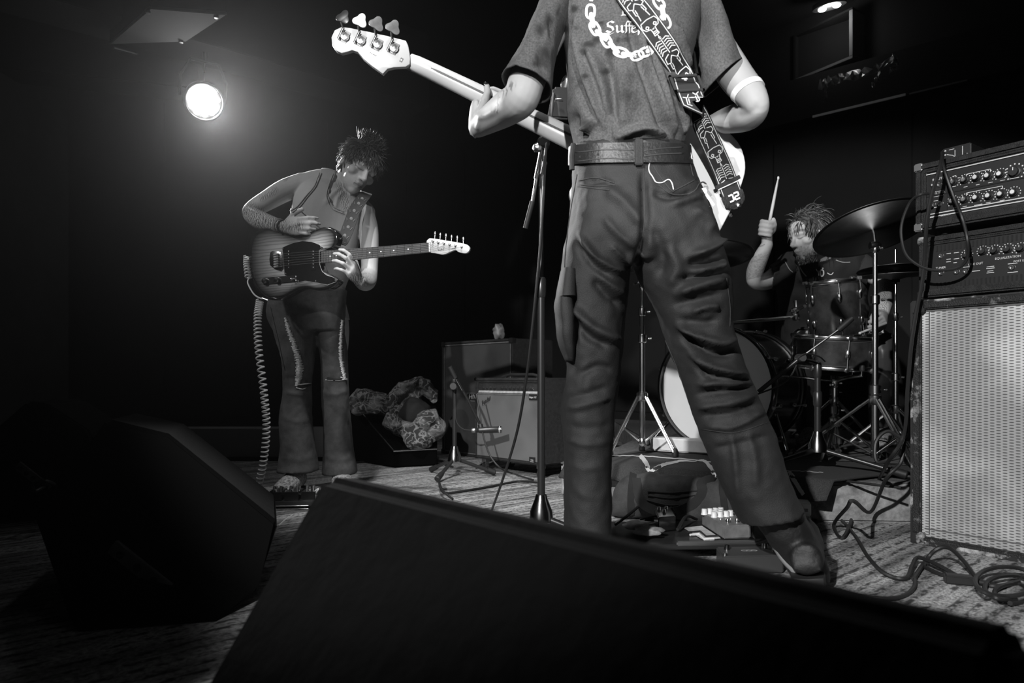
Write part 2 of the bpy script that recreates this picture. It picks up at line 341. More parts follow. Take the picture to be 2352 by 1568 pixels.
def twigs():
    m = mat('camo', .1, .95, bump=(60, .5)); nt, b = nodes('camo'); N, L = nt.nodes, nt.links; tc = N.new('ShaderNodeTexCoord'); outs = []
    for sc, rot in ((4.5, .3), (6, 1.7)):
        mp = N.new('ShaderNodeMapping'); mp.inputs['Rotation'].default_value = (rot, rot*.7, rot); L.new(tc.outputs['Object'], mp.inputs[0]); w_ = N.new('ShaderNodeTexWave'); w_.inputs['Scale'].default_value = sc; w_.inputs['Distortion'].default_value = 26; w_.inputs['Detail'].default_value = 3; w_.inputs['Detail Scale'].default_value = 1.6; L.new(mp.outputs[0], w_.inputs[0])
        r = N.new('ShaderNodeValToRGB'); r.color_ramp.elements[0].position = .86; r.color_ramp.elements[0].color = (.03,)*3+(1,); r.color_ramp.elements[1].position = .97; r.color_ramp.elements[1].color = (.22,)*3+(1,); L.new(w_.outputs['Fac'], r.inputs[0]); outs.append(r.outputs[0])
    n = N.new('ShaderNodeTexNoise'); n.inputs['Scale'].default_value = 14; L.new(tc.outputs['Object'], n.inputs[0]); r = N.new('ShaderNodeValToRGB'); r.color_ramp.elements[0].position = .45; r.color_ramp.elements[0].color = (.02,)*3+(1,); r.color_ramp.elements[1].position = .6; r.color_ramp.elements[1].color = (.14,)*3+(1,); L.new(n.outputs['Fac'], r.inputs[0]); c = r.outputs[0]
    for o_ in outs:
        x = N.new('ShaderNodeMix'); x.data_type = 'RGBA'; x.blend_type = 'LIGHTEN'; x.inputs[0].default_value = 1; L.new(c, x.inputs[6]); L.new(o_, x.inputs[7]); c = x.outputs[2]
    L.new(c, b.inputs[0])
twigs()
def uvbox(o, fr):
    """UVs in metres along the frame's u and v"""
    uv = o.data.uv_layers.new(name='UVMap')
    for l in o.data.loops:
        c = o.data.vertices[l.vertex_index].co-fr.o; uv.data[l.index].uv = (c.dot(fr.u), c.dot(fr.v))
# ---------------------------------------------------------------- the room
UX, UY = V((.72, -.694, 0)), V((.694, .72, 0))        # stage axes: along the back wall / away from the audience
def plane_struct(name, pts, th, mt, out=None):
    """a slab: polygon pts pushed back by th along out"""
    pts = [V(p) for p in pts]; n = V(out) if out is not None else (pts[1]-pts[0]).cross(pts[2]-pts[0]).normalized()
    return struct(MB().loft([pts, [p+n*th for p in pts]]).build(name, mt, None, 30))
ROOM = [(-3.12, -3.0), (-3.12, 4.9), (-.9, 5.7), (.55, 6.45), (4.4, 2.74), (4.4, -3.0)]
CZ = 3.05
plane_struct('floor', [(a*1.05, b*1.05 if b > 0 else b-.1, 0) for a, b in ROOM], .1, 'carpet', (0, 0, -1))
plane_struct('ceiling', [(a*1.05, b*1.05 if b > 0 else b-.1, CZ) for a, b in ROOM], .1, 'wall_black', (0, 0, 1))
for i, nm in enumerate(['wall_left', 'wall_rear_left', 'wall_rear_centre', 'wall_rear_right', 'wall_right', 'wall_front']):
    a, b = V(ROOM[i]+(0,)), V(ROOM[(i+1) % 6]+(0,)); d = (b-a).normalized(); out = V((-d.y, d.x, 0))
    plane_struct(nm, [a, b, b+V((0, 0, CZ)), a+V((0, 0, CZ))], .1, 'wall_grey' if i == 0 else 'wall_black', out)
# painted boards on the black rear walls, with open seams
def boards(wall, i, t0, t1, n, z1=2.5):
    par = bpy.data.objects[wall]; a, b = V(ROOM[i]+(0,)), V(ROOM[(i+1) % 6]+(0,)); d = (b-a).normalized(); inn = V((d.y, -d.x, 0)); Lw = (b-a).length
    for k in range(n):
        x0, x1 = lerp(t0, t1, k/n)*Lw, lerp(t0, t1, (k+1)/n)*Lw-.012
        MB().box(Fr(a, d, (0, 0, 1), inn), x0, x1, .2, z1, 0, .018+.004*(k % 2)).build('panel', 'wall_black', par, 30, .003)
boards('wall_rear_left', 1, .02, .99, 4); boards('wall_rear_centre', 2, .02, .98, 3); boards('wall_rear_right', 3, .02, .7, 4, 2.2)
# pale kerb at the foot of the rear left wall
struct(MB().box(Fr((-2.0, 4.1, 0), (1, 0, 0), (0, 0, 1)), 0, 1.04, 0, .187, -.2, 0).build('trim_1', 'curb', None, 30, .004))
struct(MB().box(Fr((-2.0, 4.1, 0), (1, 0, 0), (0, 0, 1)), 0, 1.1, 0, .022, 0, .03).build('baseboard_rear', 'black_paint', None, 30, .004))
struct(MB().box(Fr((-3.11, 2.6, 0), (0, 1, 0), (0, 0, 1)), 0, 1.4, .0, .14, -.01, .02).build('baseboard_left', 'label_tape', None, 30, .004))
# soffit beam running back over the guitar player, and its cross beam
a, b = P(200, 38, 3.95), P(1010, 262, 5.45); d = V(((b-a).x, (b-a).y, 0)).normalized()
struct(MB().box(Fr(V((a.x, a.y, 2.5)), d, (0, 0, 1)), -1.1, (b-a).length-.2, 0, .55, -.17, .17).build('beam', 'beam_paint', None, 30, .006))
a2 = P(30, 60, 4.2); d2 = V((.96, .28, 0)).normalized()
struct(MB().box(Fr(V((a2.x-.1, a2.y+.1, 2.35)), d2, (0, 0, 1)), -.4, 1.1, .0, .7, -.12, .12).build('beam', 'wall_black', None, 30, .006))
# square hatch panel fixed under the ceiling, on three visible screws
hz = 2.42; hp = [FL(250, 102, hz), FL(428, 96, hz), FL(522, 34, hz), FL(345, 20, hz)]
h = thing('ceiling_hatch', 'square pale access hatch screwed up under the dark ceiling', 'hatch')
MB().loft([hp, [p+V((0, 0, .02)) for p in hp]]).build('hatch_panel', 'ceiling_panel', h, 30, .004)
fr_ = [p*.985+(sum(hp, V((0, 0, 0)))/4)*.015+V((0, 0, .02)) for p in hp]
MB().loft([fr_, [V((p.x, p.y, CZ)) for p in fr_]]).build('hatch_shaft', 'wall_black', h, 30)
for q in [(340, 26), (416, 94), (497, 37)]:
    c = FL(q[0], q[1], hz); MB().lathe(c-V((0, 0, .012)), (0, 0, 1), [(.002, 0), (.011, .001), (.014, .006), (.014, .014)], 12).build('screw', 'dull_steel', h)
base_at(h, hp[0])
# conduit pipes and chain near the lamp
tag(MB().tube([P(262, 110, 4.3), P(395, 146, 4.55)], .008, 8).build('conduit_pipe', 'dull_steel'), 'thin metal conduit pipe running up to the ceiling hatch', 'pipe')
# ---- LED par lamp, the bright one
lamp = thing('stage_par_lamp', 'round LED par lamp shining from the rear ceiling over the guitar player', 'stage lamp')
LC = P(468, 232, 4.35); aim = V((-.55, 2.2, .75)); ld = (aim-LC).normalized(); lu = ld.cross(V((0, 0, 1))).normalized(); lv = lu.cross(ld)
LF = Fr(LC, lu, lv, ld)
MB().lathe(LC-ld*.16, ld, [(.02, 0), (.085, .01), (.1, .06), (.112, .16), (.118, .165), (.118, .19), (.108, .19), (.104, .15), (.0, .148)], 40).build('housing', 'black_metal', lamp)
MB().lathe(LC-ld*.008, ld, [(.0, 0), (.102, 0), (.102, .004), (0, .004)], 40).build('face_plate', 'dull_steel', lamp)
for rr, n, off in ((.032, 5, .2), (.078, 11, 0)):
    for k in range(n):
        a = off+2*math.pi*k/n; MB().ell(LF.p(rr*math.cos(a), rr*math.sin(a), .002), (.0185, .0185, .008), (lu, lv, ld), 12, 6).build('led_lens', 'led', lamp)
MB().tube([LF.p(-.13, 0, -.05), LF.p(-.135, .12, -.07), LF.p(-.08, .22, -.08), LF.p(.08, .22, -.08), LF.p(.135, .12, -.07), LF.p(.13, 0, -.05)], .009, 8).build('bracket', 'black_metal', lamp)
top = LF.p(0, .22, -.08); MB().cyl(top, V((top.x, top.y, CZ)), .014).build('hanger', 'black_metal', lamp)
base_at(lamp, (LC.x, LC.y, CZ))
spot('par_beam', LC+ld*.05, (-.75, 2.6, 1.35), 520, 31, .5, .09)
pl = bpy.data.lights.new('par_spill', 'POINT'); pl.energy = 2.5; pl.shadow_soft_size = .1; po = bpy.data.objects.new('par_spill', pl); COL.objects.link(po); po.location = LC+ld*.06
tag(MB().tube([V(q) for q in spl([P(472, 80, 4.5), P(474, 105, 4.45), P(470, 135, 4.4), P(469, 165, 4.4)], 20)], .006, 6).build('lamp_cord', 'white_cable'), 'thin pale cord hanging above the LED par lamp', 'cord')
# ---- small twin downlight on the ceiling to the right
dl = thing('twin_downlight', 'small twin bulb downlight in the ceiling above the drummer', 'ceiling light')
c = P(1905, 15, 4.6); dx = V((.8, -.6, 0)); dy = V((.6, .8, 0)); fd = Fr(c, dx, dy, (0, 0, -1))
ol = [(.085*math.cos(t)*1.25, .05*math.sin(t)) for t in np.linspace(0, 2*math.pi, 24, endpoint=False)]
MB().prism(fd, ol, -.03, .004, .003).build('trim_plate', 'dull_steel', dl)
for s in (-1, 1): MB().ell(fd.p(s*.045, 0, .006), (.026, .026, .012), (dx, dy, V((0, 0, 1))), 16, 8).build('bulb', 'bulb', dl)
MB().cyl(fd.p(0, 0, -.03), V((c.x, c.y, CZ)), .02).build('stem', 'black_metal', dl)
base_at(dl, (c.x, c.y, CZ))
dlp = bpy.data.lights.new('downlight_glow', 'POINT'); dlp.energy = 1.3; dlp.shadow_soft_size = .03; dlo = bpy.data.objects.new('downlight_glow', dlp); COL.objects.link(dlo); dlo.location = fd.p(0, 0, .06)
# ---- beam over the drums with torn foil tape and the duct opening above it
bz = 2.28; bA, bB = FL(1690, 312, bz), FL(2230, 183, bz); bd = (bB-bA).normalized(); bn = V((bd.y, -bd.x, 0))
if bn.y > 0: bn = -bn
fb = Fr(bA, bd, (0, 0, 1), bn)
struct(MB().box(fb, -.6, (bB-bA).length+1.0, 0, .30, -.25, 0).build('beam', 'wall_black', None, 30, .004))
struct(MB().box(fb, .55, 1.12, -.004, .012, -.0, .006).build('trim_2', 'tape', None, 30, .001))
struct(MB().box(fb, 1.14, 1.45, -.003, .008, -.0, .004).build('trim_3', 'label_tape', None, 30, .001))
dk = thing('duct_box', 'dark metal duct box with a pale rim above the drums', 'duct')
da, db = P(1822, 178, 5.0), P(1958, 142, 4.62); dd = (db-da); dd = V((dd.x, dd.y, 0)).normalized(); dn = V((dd.y, -dd.x, 0)); dn = dn if dn.y < 0 else -dn
fdk = Fr(da, dd, (0, 0, 1), dn); W_ = (db-da).dot(dd)
MB().box(fdk, 0, W_, -.02, .30, -.5, -.35).build('duct_back', 'wall_black', dk, 30)
for (x0, x1, z0, z1) in ((0, W_, -.035, -.015), (W_-.025, W_, -.015, .29), (0, W_, .29, .305), (0, .02, -.015, .29)):
    MB().box(fdk, x0, x1, z0, z1, -.36, .0).build('duct_side', 'ceiling_panel' if x0 > .1 or z0 < -.02 else 'wall_black', dk, 30, .002)
MB().cyl(fdk.p(W_*.5, .3, -.2), V((fdk.p(W_*.5, .3, -.2).x, fdk.p(W_*.5, .3, -.2).y, CZ)), .05).build('hanger', 'black_metal', dk)
base_at(dk, (da.x, da.y, CZ))
# crumpled foil strip along the beam
def crumple(mb, pl, wpx, Y0, Y1, seed):
    rnd = random.Random(seed); q = spl(pl, 26); rows = []
    for i, a in enumerate(q):
        t = i/25; Y = lerp(Y0, Y1, t)-.22; ww = wpx*(0.6+.7*rnd.random())
        rows.append([P(a[0]+rnd.uniform(-4, 4), a[1]-ww/2+rnd.uniform(-4, 4), Y+rnd.uniform(-.03, .02)), P(a[0]+rnd.uniform(-3, 3), a[1]+rnd.uniform(-4, 4), Y+rnd.uniform(-.05, .01)), P(a[0]+rnd.uniform(-4, 4), a[1]+ww/2+rnd.uniform(-4, 4), Y+rnd.uniform(-.03, .02))])
    mb.loft(rows, closed=False, caps=False)
fo = thing('foil_strip', 'crumpled torn foil strip hanging along the beam over the drums', 'foil')
for s_, (pl_, w_, y0, y1) in enumerate([([(1880, 195), (1920, 182), (1985, 168), (2060, 135)], 17, 4.78, 4.5), ([(1890, 186), (1897, 205), (1895, 226)], 13, 4.78, 4.76), ([(2028, 150), (2018, 175), (2004, 194)], 10, 4.55, 4.58), ([(2050, 128), (2062, 150), (2045, 160)], 12, 4.5, 4.5)]):
    m_ = MB(); crumple(m_, pl_, w_, y0, y1, s_); o = m_.build('foil_piece', 'foil', fo, 0); sd = o.modifiers.new('s', 'SOLIDIFY'); sd.thickness = .003
base_at(fo, P(1970, 165, 4.6))
# ---------------------------------------------------------------- drum riser, rug, plank
RZ = .13
rp = [(.2, 2.865), (1.02, 2.335), (1.62, 2.30), (4.0, 2.2), (4.0, 3.0), (.85, 6.0), (.78, 4.2), (.55, 3.55)]
riser = struct(MB().loft([[V(p+(0,)) for p in rp], [V(p+(RZ,)) for p in rp]]).build('floor_riser', 'concrete', None, 30, .008))
top_ = [V((p[0]*.998, p[1]+.004, RZ+.001)) for p in rp]
MB().loft([top_, [p+V((0, 0, .006)) for p in top_]]).build('riser_carpet', 'riser_top', riser, 30, .002)
# rug: dark with a pale zigzag, hanging over the riser's front edge
rug = thing('rug', 'dark woven rug with pale zigzag lines under the bass drum', 'rug')
e0, e1 = V((.22, 2.80, 0)), V((1.05, 2.27, 0)); b0 = e0+UY*.62; b1 = V((1.62, 2.6, 0))
ru = (e1-e0).normalized(); nx, ny = 44, 16; rows = []
for j in range(ny+1):
    r_ = []
    for i in range(nx+1):
        s, t = i/nx, j/ny; p = lerp(lerp(e0, e1, s), lerp(b0, b1, s), t); z = RZ+.014+.002*math.sin(s*31+t*9)
        r_.append(V((p.x, p.y, z)))
    rows.append(r_)
hang = []
for k in range(5):
    hang.append([rows[0][i]+V((-.012*k*.694-.006*math.sin(i*.6)*k*.3, -.012*k*.72, -.014*k-.004*k*math.sin(i*.5)*.4)) for i in range(nx+1)])
rows = hang[::-1][:-1]+rows
mb = MB(); mb.loft(rows, closed=False, caps=False); ro = mb.build('rug_pile', 'rug', rug, 180); sd = ro.modifiers.new('s', 'SOLIDIFY'); sd.thickness = .008; sd.offset = 1
rb = bvh_of(ro)
def rugline(pl, w_):
    q = spl(pl, len(pl)*7); rn = random.Random(3); m_ = MB(); stroke(m_, rb, [(a[0]+rn.uniform(-.6, .6), a[1]+rn.uniform(-.8, .8)) for a in q], w_, .0095, n=len(q)); m_.build('rug_line', 'rug_line', rug, 0)
rugline([(1402, 1051), (1470, 1052), (1560, 1058), (1640, 1066)], 2.2); rugline([(1470, 1050), (1482, 1066), (1494, 1087)], [9, 10, 7]); rugline([(1494, 1087), (1520, 1074), (1560, 1064), (1600, 1064)], [7, 8, 5, 1.5])
rugline([(1605, 1062), (1618, 1064), (1632, 1078), (1646, 1096)], [3, 6, 9, 9]); rugline([(1812, 1088), (1826, 1108), (1846, 1139)], [7, 10, 9]); rugline([(1800, 1087), (1850, 1088), (1890, 1091)], 1.6)
base_at(rug, e0)
RUGQ = [(p.x, p.y) for p in (e0, e1, b1, b0)]
def stand_z(x, y):
    """height of what a stand's foot rests on: the rug where it lies, else the riser carpet"""
    q4 = RUGQ; ins = all((q4[(i+1) % 4][0]-q4[i][0])*(y-q4[i][1])-(q4[(i+1) % 4][1]-q4[i][1])*(x-q4[i][0]) > -.02 for i in range(4)); return RZ+(.027 if ins else .0085)
pk = thing('wood_plank', 'short pale pine plank lying in front of the bass drum', 'plank')
pa, pb = P(1492, 1047, 3.15), P(1690, 1063, 2.93); pa.z = pb.z = RZ+.026
fp = Fr(pa, (pb-pa).normalized(), (0, 0, 1)); fp.n = fp.u.cross(fp.v)
MB().box(fp, 0, (pb-pa).length, 0, .06, -.085, 0).build('plank_board', 'pine', pk, 30, .006)
base_at(pk, pa)
# ---------------------------------------------------------------- amplifiers
def onplane(fr, px, py, c=0.):
    d = P(px, py, 1)-EYE; o = fr.p(0, 0, c); t = (o-EYE).dot(fr.n)/d.dot(fr.n); q = EYE+d*t-fr.o
    return q.dot(fr.u), q.dot(fr.v)
def flat_frame(p, u): # vertical face through p, u to the right; n faces the viewer
    u = V((u[0], u[1], 0)).normalized(); return Fr(p, u, (0, 0, 1), u.cross(V((0, 0, 1))))
def hollow(fr, w, h, d, t, lip):
    """cabinet shell: box from -d to 0 with a recessed front"""
    o = [(0, 0), (w, 0), (w, h), (0, h)]; i = [(t, t), (w-t, t), (w-t, h-t), (t, h-t)]
    R = lambda pts, c: [fr.p(a, b, c) for a, b in pts]
    return MB().loft([R(o, -d), R(o, 0), R(i, 0), R(i, -lip)])
def corner_caps(par, fr, w, h, d, s, mt):
    for a in (0, w):
        for b in (0, h):
            sa, sb = (1 if a == 0 else -1), (1 if b == 0 else -1)
            MB().box(fr, min(a-sa*.002, a+sa*s), max(a-sa*.002, a+sa*s), min(b-sb*.002, b+sb*s), max(b-sb*.002, b+sb*s), -s, .003).build('corner_cap', mt, par, 30, .003)
def feet(par, fr, w, d, z0, h, r=.018):
    for a in (.06, w-.06):
        for c in (-.06, -d+.06): MB().cyl(fr.p(a, z0-h, c), fr.p(a, z0+.002, c), r*.8, r).build('foot', 'black_rubber', par)
# bass speaker cabinet with straw coloured woven grille
bc = thing('bass_cabinet', 'large bass speaker cabinet with pale woven grille and worn black edges', 'speaker cabinet')
pc = FL(2094, 1246); fc = flat_frame(pc, (.58, -.815)); W, Hc, D = .62, .705, .38
hollow(fc, W, Hc, D, .024, .02).build('cabinet', 'worn_tolex', bc, 30, .004)
g = MB().box(fc, .024, W-.024, .024, Hc-.024, -.03, -.012).build('grille', 'grille_straw', bc, 30); uvbox(g, fc)
for (a0, a1, b0, b1) in ((.0, W, Hc-.004, Hc+.003), (-.003, .004, 0, Hc), (0, W, -.001, .012)): MB().box(fc, a0, a1, b0, b1, -.02, .003).build('edge_binding', 'worn_edge', bc, 30, .002)
for (a0, a1, b0, b1) in ((.03, W-.03, .674, .678), (.03, W-.03, .045, .048), (.042, .045, .03, .675)): MB().box(fc, a0, a1, b0, b1, -.013, -.0095).build('grille_piping', 'label_tape', bc, 30, .001)
corner_caps(bc, fc, W, Hc, D, .035, 'worn_edge')
base_at(bc, pc)
# lower amplifier head
la = thing('rack_amplifier', 'black rack amplifier with slotted vents standing on the bass cabinet', 'amplifier')
pl_ = P(2109, 660, 2.07); fl = flat_frame((pl_.x, pl_.y, .708), (.58, -.815)); fl = fl.at(0, .012); Wl, Hl, Dl = .56, .177, .33
hollow(fl, Wl, Hl, Dl, .019, .012).build('case', 'tolex', la, 30, .005)
MB().box(fl, .019, Wl-.019, .019, Hl-.019, -.05, -.011).build('front_panel', 'black_metal', la, 30)
corner_caps(la, fl, Wl, Hl, Dl, .02, 'worn_edge'); feet(la, fl, Wl, Dl, 0, .0125)
def ticks(mb, fr, a, b, r, k=11, s=.0011):
    for i in range(k):
        t = math.radians(225-270*i/(k-1)); q = fr.at(a+r*math.cos(t), b+r*math.sin(t)); mb.box(q, -s, s, -s, s, -.0002, .0005)
def knob(par, fr, px, py, r, capm, c=-.011, h=.014, tick=True, dark='black_plastic'):
    a, b = onplane(fr, px, py, c); f2 = fr.at(a, b, c)
    k = MB().lathe(f2.o, fr.n, [(r*1.15, 0), (r*1.15, h*.3), (r*.9, h*.4), (r*.85, h), (0, h)], 18).build('knob', dark, par)
    MB().lathe(f2.p(0, 0, h-.0002), fr.n, [(r*.62, 0), (r*.62, .0006), (0, .0006)], 16).build('knob_cap', capm, k)
    MB().box(f2, -r*.07, r*.07, r*.2, r*.85, h, h+.0008).build('pointer', 'white_print', k, 0)
    if tick:
        m_ = MB(); ticks(m_, f2, 0, 0, r*1.75, s=r*.13); m_.build('dial_marks', 'white_print', par, 0)
def jack(par, fr, px, py, r, c=-.011):
    a, b = onplane(fr, px, py, c); f2 = fr.at(a, b, c)
    MB().lathe(f2.o, fr.n, [(r*1.25, 0), (r*1.25, .002), (r, .0035), (r*.55, .0035), (r*.5, .0005), (0, .0005)], 16).build('jack_socket', 'chrome', par)
def tx(par, fr, px, py, s, sz, c=-.011, **kw):
    a, b = onplane(fr, px, py, c); return text('panel_lettering', s, sz, fr.at(a, b, c), 'white_print', par, **kw)
def bar(par, fr, px, py, w_, h_=.0016, c=-.011, m_='white_print'):
    a, b = onplane(fr, px, py, c); MB().box(fr.at(a, b, c), -w_/2, w_/2, -h_/2, h_/2, 0, .0008).build('panel_line', m_, par, 0)
for row in (1, 0):
    sl = MB()
    for k in range(46):
        x = .045+k*.0105; b0 = (Hl-.045 if row else .024); sl.box(fl.at(x, b0, -.0105), 0, .004, 0, .017, -.001, .001)
    sl.build('vent_slots', 'black_matte', la, 0)
for q in [(2221, 585), (2258, 577), (2285, 575), (2315, 572), (2345, 570)]: knob(la, fl, *q, .0085, 'black_plastic')
for q in [(2161, 588), (2161, 627), (2197, 624), (2218, 623), (2324, 614)]: jack(la, fl, *q, .0065)
for (x, y, s, z) in [(2161, 615, 'TUNER', .0085), (2241, 606, 'LINE OUT', .0085), (2315, 591, 'EQUALIZATION', .0085), (2343, 599, 'POST EQ', .0075)]: tx(la, fl, x, y, s, z)
for (x, y, w_) in [(2179, 582, .012), (2179, 595, .011), (2179, 601, .012), (2197, 580, .013), (2197, 594, .014), (2194, 603, .009), (2220, 613, .016), (2242, 622, .02), (2275, 612, .018), (2275, 616, .02), (2275, 622, .014), (2275, 626, .018), (2326, 605, .022), (2326, 625, .024)]: bar(la, fl, x, y, w_)
base_at(la, fl.o)
# upper amplifier head with two rows of knobs
ua = thing('bass_amplifier', 'upper black amplifier head with silver piping and two rows of pale capped knobs', 'amplifier')
pu = P(2101, 528, 2.065); fu = flat_frame((pu.x, pu.y, .905), (.58, -.815)); fu = fu.at(0, .012); Wu, Hu, Du = .60, .196, .34
hollow(fu, Wu, Hu, Du, .022, .014).build('case', 'tolex', ua, 30, .006)
MB().box(fu, .022, Wu-.022, .022, Hu-.022, -.06, -.0135).build('front_panel', 'black_metal', ua, 30)
corner_caps(ua, fu, Wu, Hu, Du, .022, 'dull_steel'); feet(ua, fu, Wu, Du, 0, .0125)
for b_ in (.036, Hu-.034):
    for dz in (0, .0085): MB().box(fu, .024, Wu-.03, b_+dz-.0014, b_+dz+.0014, -.013, -.0095).build('silver_piping', 'piping_silver', ua, 30)
    MB().box(fu, .026, .028, b_, b_+.0085, -.013, -.0098).build('silver_piping', 'piping_silver', ua, 30)
MB().box(fu, .026, Wu-.03, Hu/2-.0015, Hu/2+.0015, -.0135, -.0115).build('divider', 'black_matte', ua, 30)
MB().box(fu, .082, .084, .05, Hu-.042, -.0135, -.0115).build('divider', 'black_matte', ua, 30)
caps1 = ['dull_steel', 'pedal_grey', 'white_plastic', 'white_plastic', 'white_plastic', 'pedal_dark']
for i, q in enumerate([(2190, 418), (2216, 413), (2243, 408), (2270, 404), (2298, 400)]): knob(ua, fu, *q, .0088, ['pedal_grey', 'pedal_grey', 'cream', 'cream', 'white_plastic'][i], -.0135)
for i, q in enumerate([(2189, 462), (2216, 458), (2243, 454), (2272, 450), (2300, 446), (2329, 442)]): knob(ua, fu, *q, .0088, ['pedal_grey', 'pedal_grey', 'cream', 'cream', 'cream', 'white_plastic'][i], -.0135)
knob(ua, fu, 2331, 395, .0125, 'black_plastic', -.0135)
for q in [(2143, 424), (2157, 424), (2143, 470), (2160, 467)]: jack(ua, fu, *q, .006, -.0135)
tx(ua, fu, 2155, 411, 'INPUTS', .0095, -.0135); tx(ua, fu, 2172, 494, 'S E R I E S', .0062, -.0095); bar(ua, fu, 2139, 500, .012, .002, -.0095, 'grey_print'); bar(ua, fu, 2137, 394, .018, .002, -.0095, 'grey_print')
for (x, y, w_) in [(2148, 416, .009), (2150, 461, .012), (2192, 404, .01), (2192, 428, .01), (2218, 429, .01), (2246, 424, .009), (2275, 419, .011), (2303, 414, .011), (2330, 409, .022), (2216, 474, .011), (2247, 470, .02), (2270, 465, .011), (2302, 460, .011), (2194, 477, .01), (2150, 476, .01)]: bar(ua, fu, x, y, w_, .0014, -.0135)
for y0, xs in ((394, (2220, 2275)), (437, (2220, 2303))):
    a0, b0 = onplane(fu, xs[0], y0+6, -.0135); a1, b1 = onplane(fu, xs[1], y0-3, -.0135); b_ = max(b0, b1)
    MB().box(fu, a0, a1, b_-.0007, b_+.0007, -.0135, -.0127).build('panel_line', 'white_print', ua, 0)
    for a in (a0, a1): MB().box(fu, a-.0007, a+.0007, b_-.008, b_, -.0135, -.0127).build('panel_line', 'white_print', ua, 0)
a0, b0 = onplane(fu, 2143, 453, -.0135); a1, b1 = onplane(fu, 2168, 437, -.0135)
for (x0, x1, y0, y1) in ((a0, a1, b0, b0+.001), (a0, a1, b1, b1+.001), (a1-.001, a1, b0, b1)): MB().box(fu, x0, x1, y0, y1, -.0135, -.0127).build('panel_line', 'white_print', ua, 0)
for k in range(3): MB().box(fu, a0+.006+k*.01, a0+.012+k*.01, b0+.006, b0+.012, -.0135, -.009).build('push_switch', 'dull_steel', ua, 30, .001)
base_at(ua, fu.o)
# small direct box on top
db = thing('direct_box', 'small black direct box lying on top of the upper amplifier', 'direct box')
pd = onplane(fu, 2163, 371, -.06); fdb = fu.at(pd[0], Hu, -.06)
MB().box(fdb, 0, .078, 0, .046, -.1, 0).build('box_body', 'black_metal', db, 30, .003)
for (a, b, r) in ((.008, .038, .004), (.008, .012, .0035), (.066, .014, .0045), (.008, .026, .003)): MB().lathe(fdb.p(a, b, 0), fdb.n, [(r, 0), (r, .003), (0, .004)], 12).build('box_screw', 'chrome', db)
m_ = MB(); stroke_ = [((.014, .026), (.03, .02)), ((.036, .01), (.036, .034)), ((.056, .012), (.056, .04)), ((.02, .038), (.034, .038)), ((.03, .02), (.036, .014))]
for (p0, p1) in stroke_: m_.cyl(fdb.p(*p0, .0008), fdb.p(*p1, .0008), .0009, n=5)
m_.build('box_marks', 'white_print', db, 0); base_at(db, fdb.o)
# guitar combo on castors
ca = thing('guitar_combo_amplifier', 'black guitar combo amplifier on castors with silver grille cloth', 'amplifier')
cl_, cr_ = P(1090, 1050, 3.68), P(1241, 1073, 3.32); cz = .064; cl_.z = cr_.z = cz
fk = flat_frame(cl_, cr_-cl_); Wk = (cr_-cl_).length; Hk = .422; Dk = .25
hollow(fk, Wk, Hk, Dk, .017, .012).build('case', 'tolex', ca, 30, .008)
g = MB().box(fk, .017, Wk-.017, .017, Hk-.085, -.03, -.004).build('grille', 'grille_silver', ca, 30); uvbox(g, fk)
MB().box(fk, .017, Wk-.017, Hk-.085, Hk-.081, -.02, -.001).build('grille_trim', 'pedal_grey', ca, 30)
fpan = Fr(fk.p(0, Hk-.08, -.004), fk.u, (fk.v*.86-fk.n*.5).normalized(), (fk.n*.86+fk.v*.5).normalized())
MB().box(fpan, .017, Wk-.017, 0.004, .058, -.02, 0).build('control_panel', 'panel_silver', ca, 30)
for k in range(13):
    a = .06+k*(Wk-.12)/12.5
    if k in (4,): continue
    MB().lathe(fpan.p(a, .03, 0), fpan.n, [(.011, 0), (.0105, .009), (.007, .014), (0, .014)], 12).build('knob', 'black_plastic', ca)
for k in range(3): MB().lathe(fpan.p(.035+.0*k+.012*k, .045, 0), fpan.n, [(.006, 0), (.006, .004), (.003, .004), (0, .001)], 10).build('jack_socket', 'chrome', ca)
MB().lathe(fpan.p(Wk-.06, .03, 0), fpan.n, [(.009, 0), (.009, .008), (0, .01)], 12).build('pilot_lamp', 'chrome', ca)
for a in (.1, Wk-.1): MB().box(fk, a-.03, a+.03, Hk, Hk+.004, -.12, -.1).build('handle_end', 'chrome', ca, 30, .001)
MB().tube([fk.p(.1, Hk+.004, -.11), fk.p(.16, Hk+.016, -.11), fk.p(Wk-.16, Hk+.016, -.11), fk.p(Wk-.1, Hk+.004, -.11)], .008, 8).build('handle', 'black_rubber', ca)
sa, sb = onplane(fk, 1117, 920); fs = Fr(fk.p(sa, sb, 0), (fk.u*.88+fk.v*.47), (fk.v*.88-fk.u*.47), fk.n); text('logo_plate', 'Fender', .034, fs, 'dull_steel', ca, .35, .0006, .8, .003)
sa, sb = onplane(fk, 1224, 912); fs = fk.at(sa, sb, -.003); MB().box(fs, -.028, .028, -.013, .013, 0, .004).build('name_plate', 'black_plastic', ca, 30, .001); text('name_lettering', 'Stage 112', .0125, fs.at(0, 0, .004), 'white_print', ca, .3)
sa, sb = onplane(fk, 1222, 1058); fs = fk.at(sa, sb, -.003); MB().box(fs, -.02, .02, -.018, .018, 0, .004).build('corner_plate', 'black_plastic', ca, 30, .001); MB().box(fs, -.012, .012, -.006, -.003, .004, .005).box(fs, -.008, .01, .002, .006, .004, .005).build('plate_marks', 'grey_print', ca, 0)
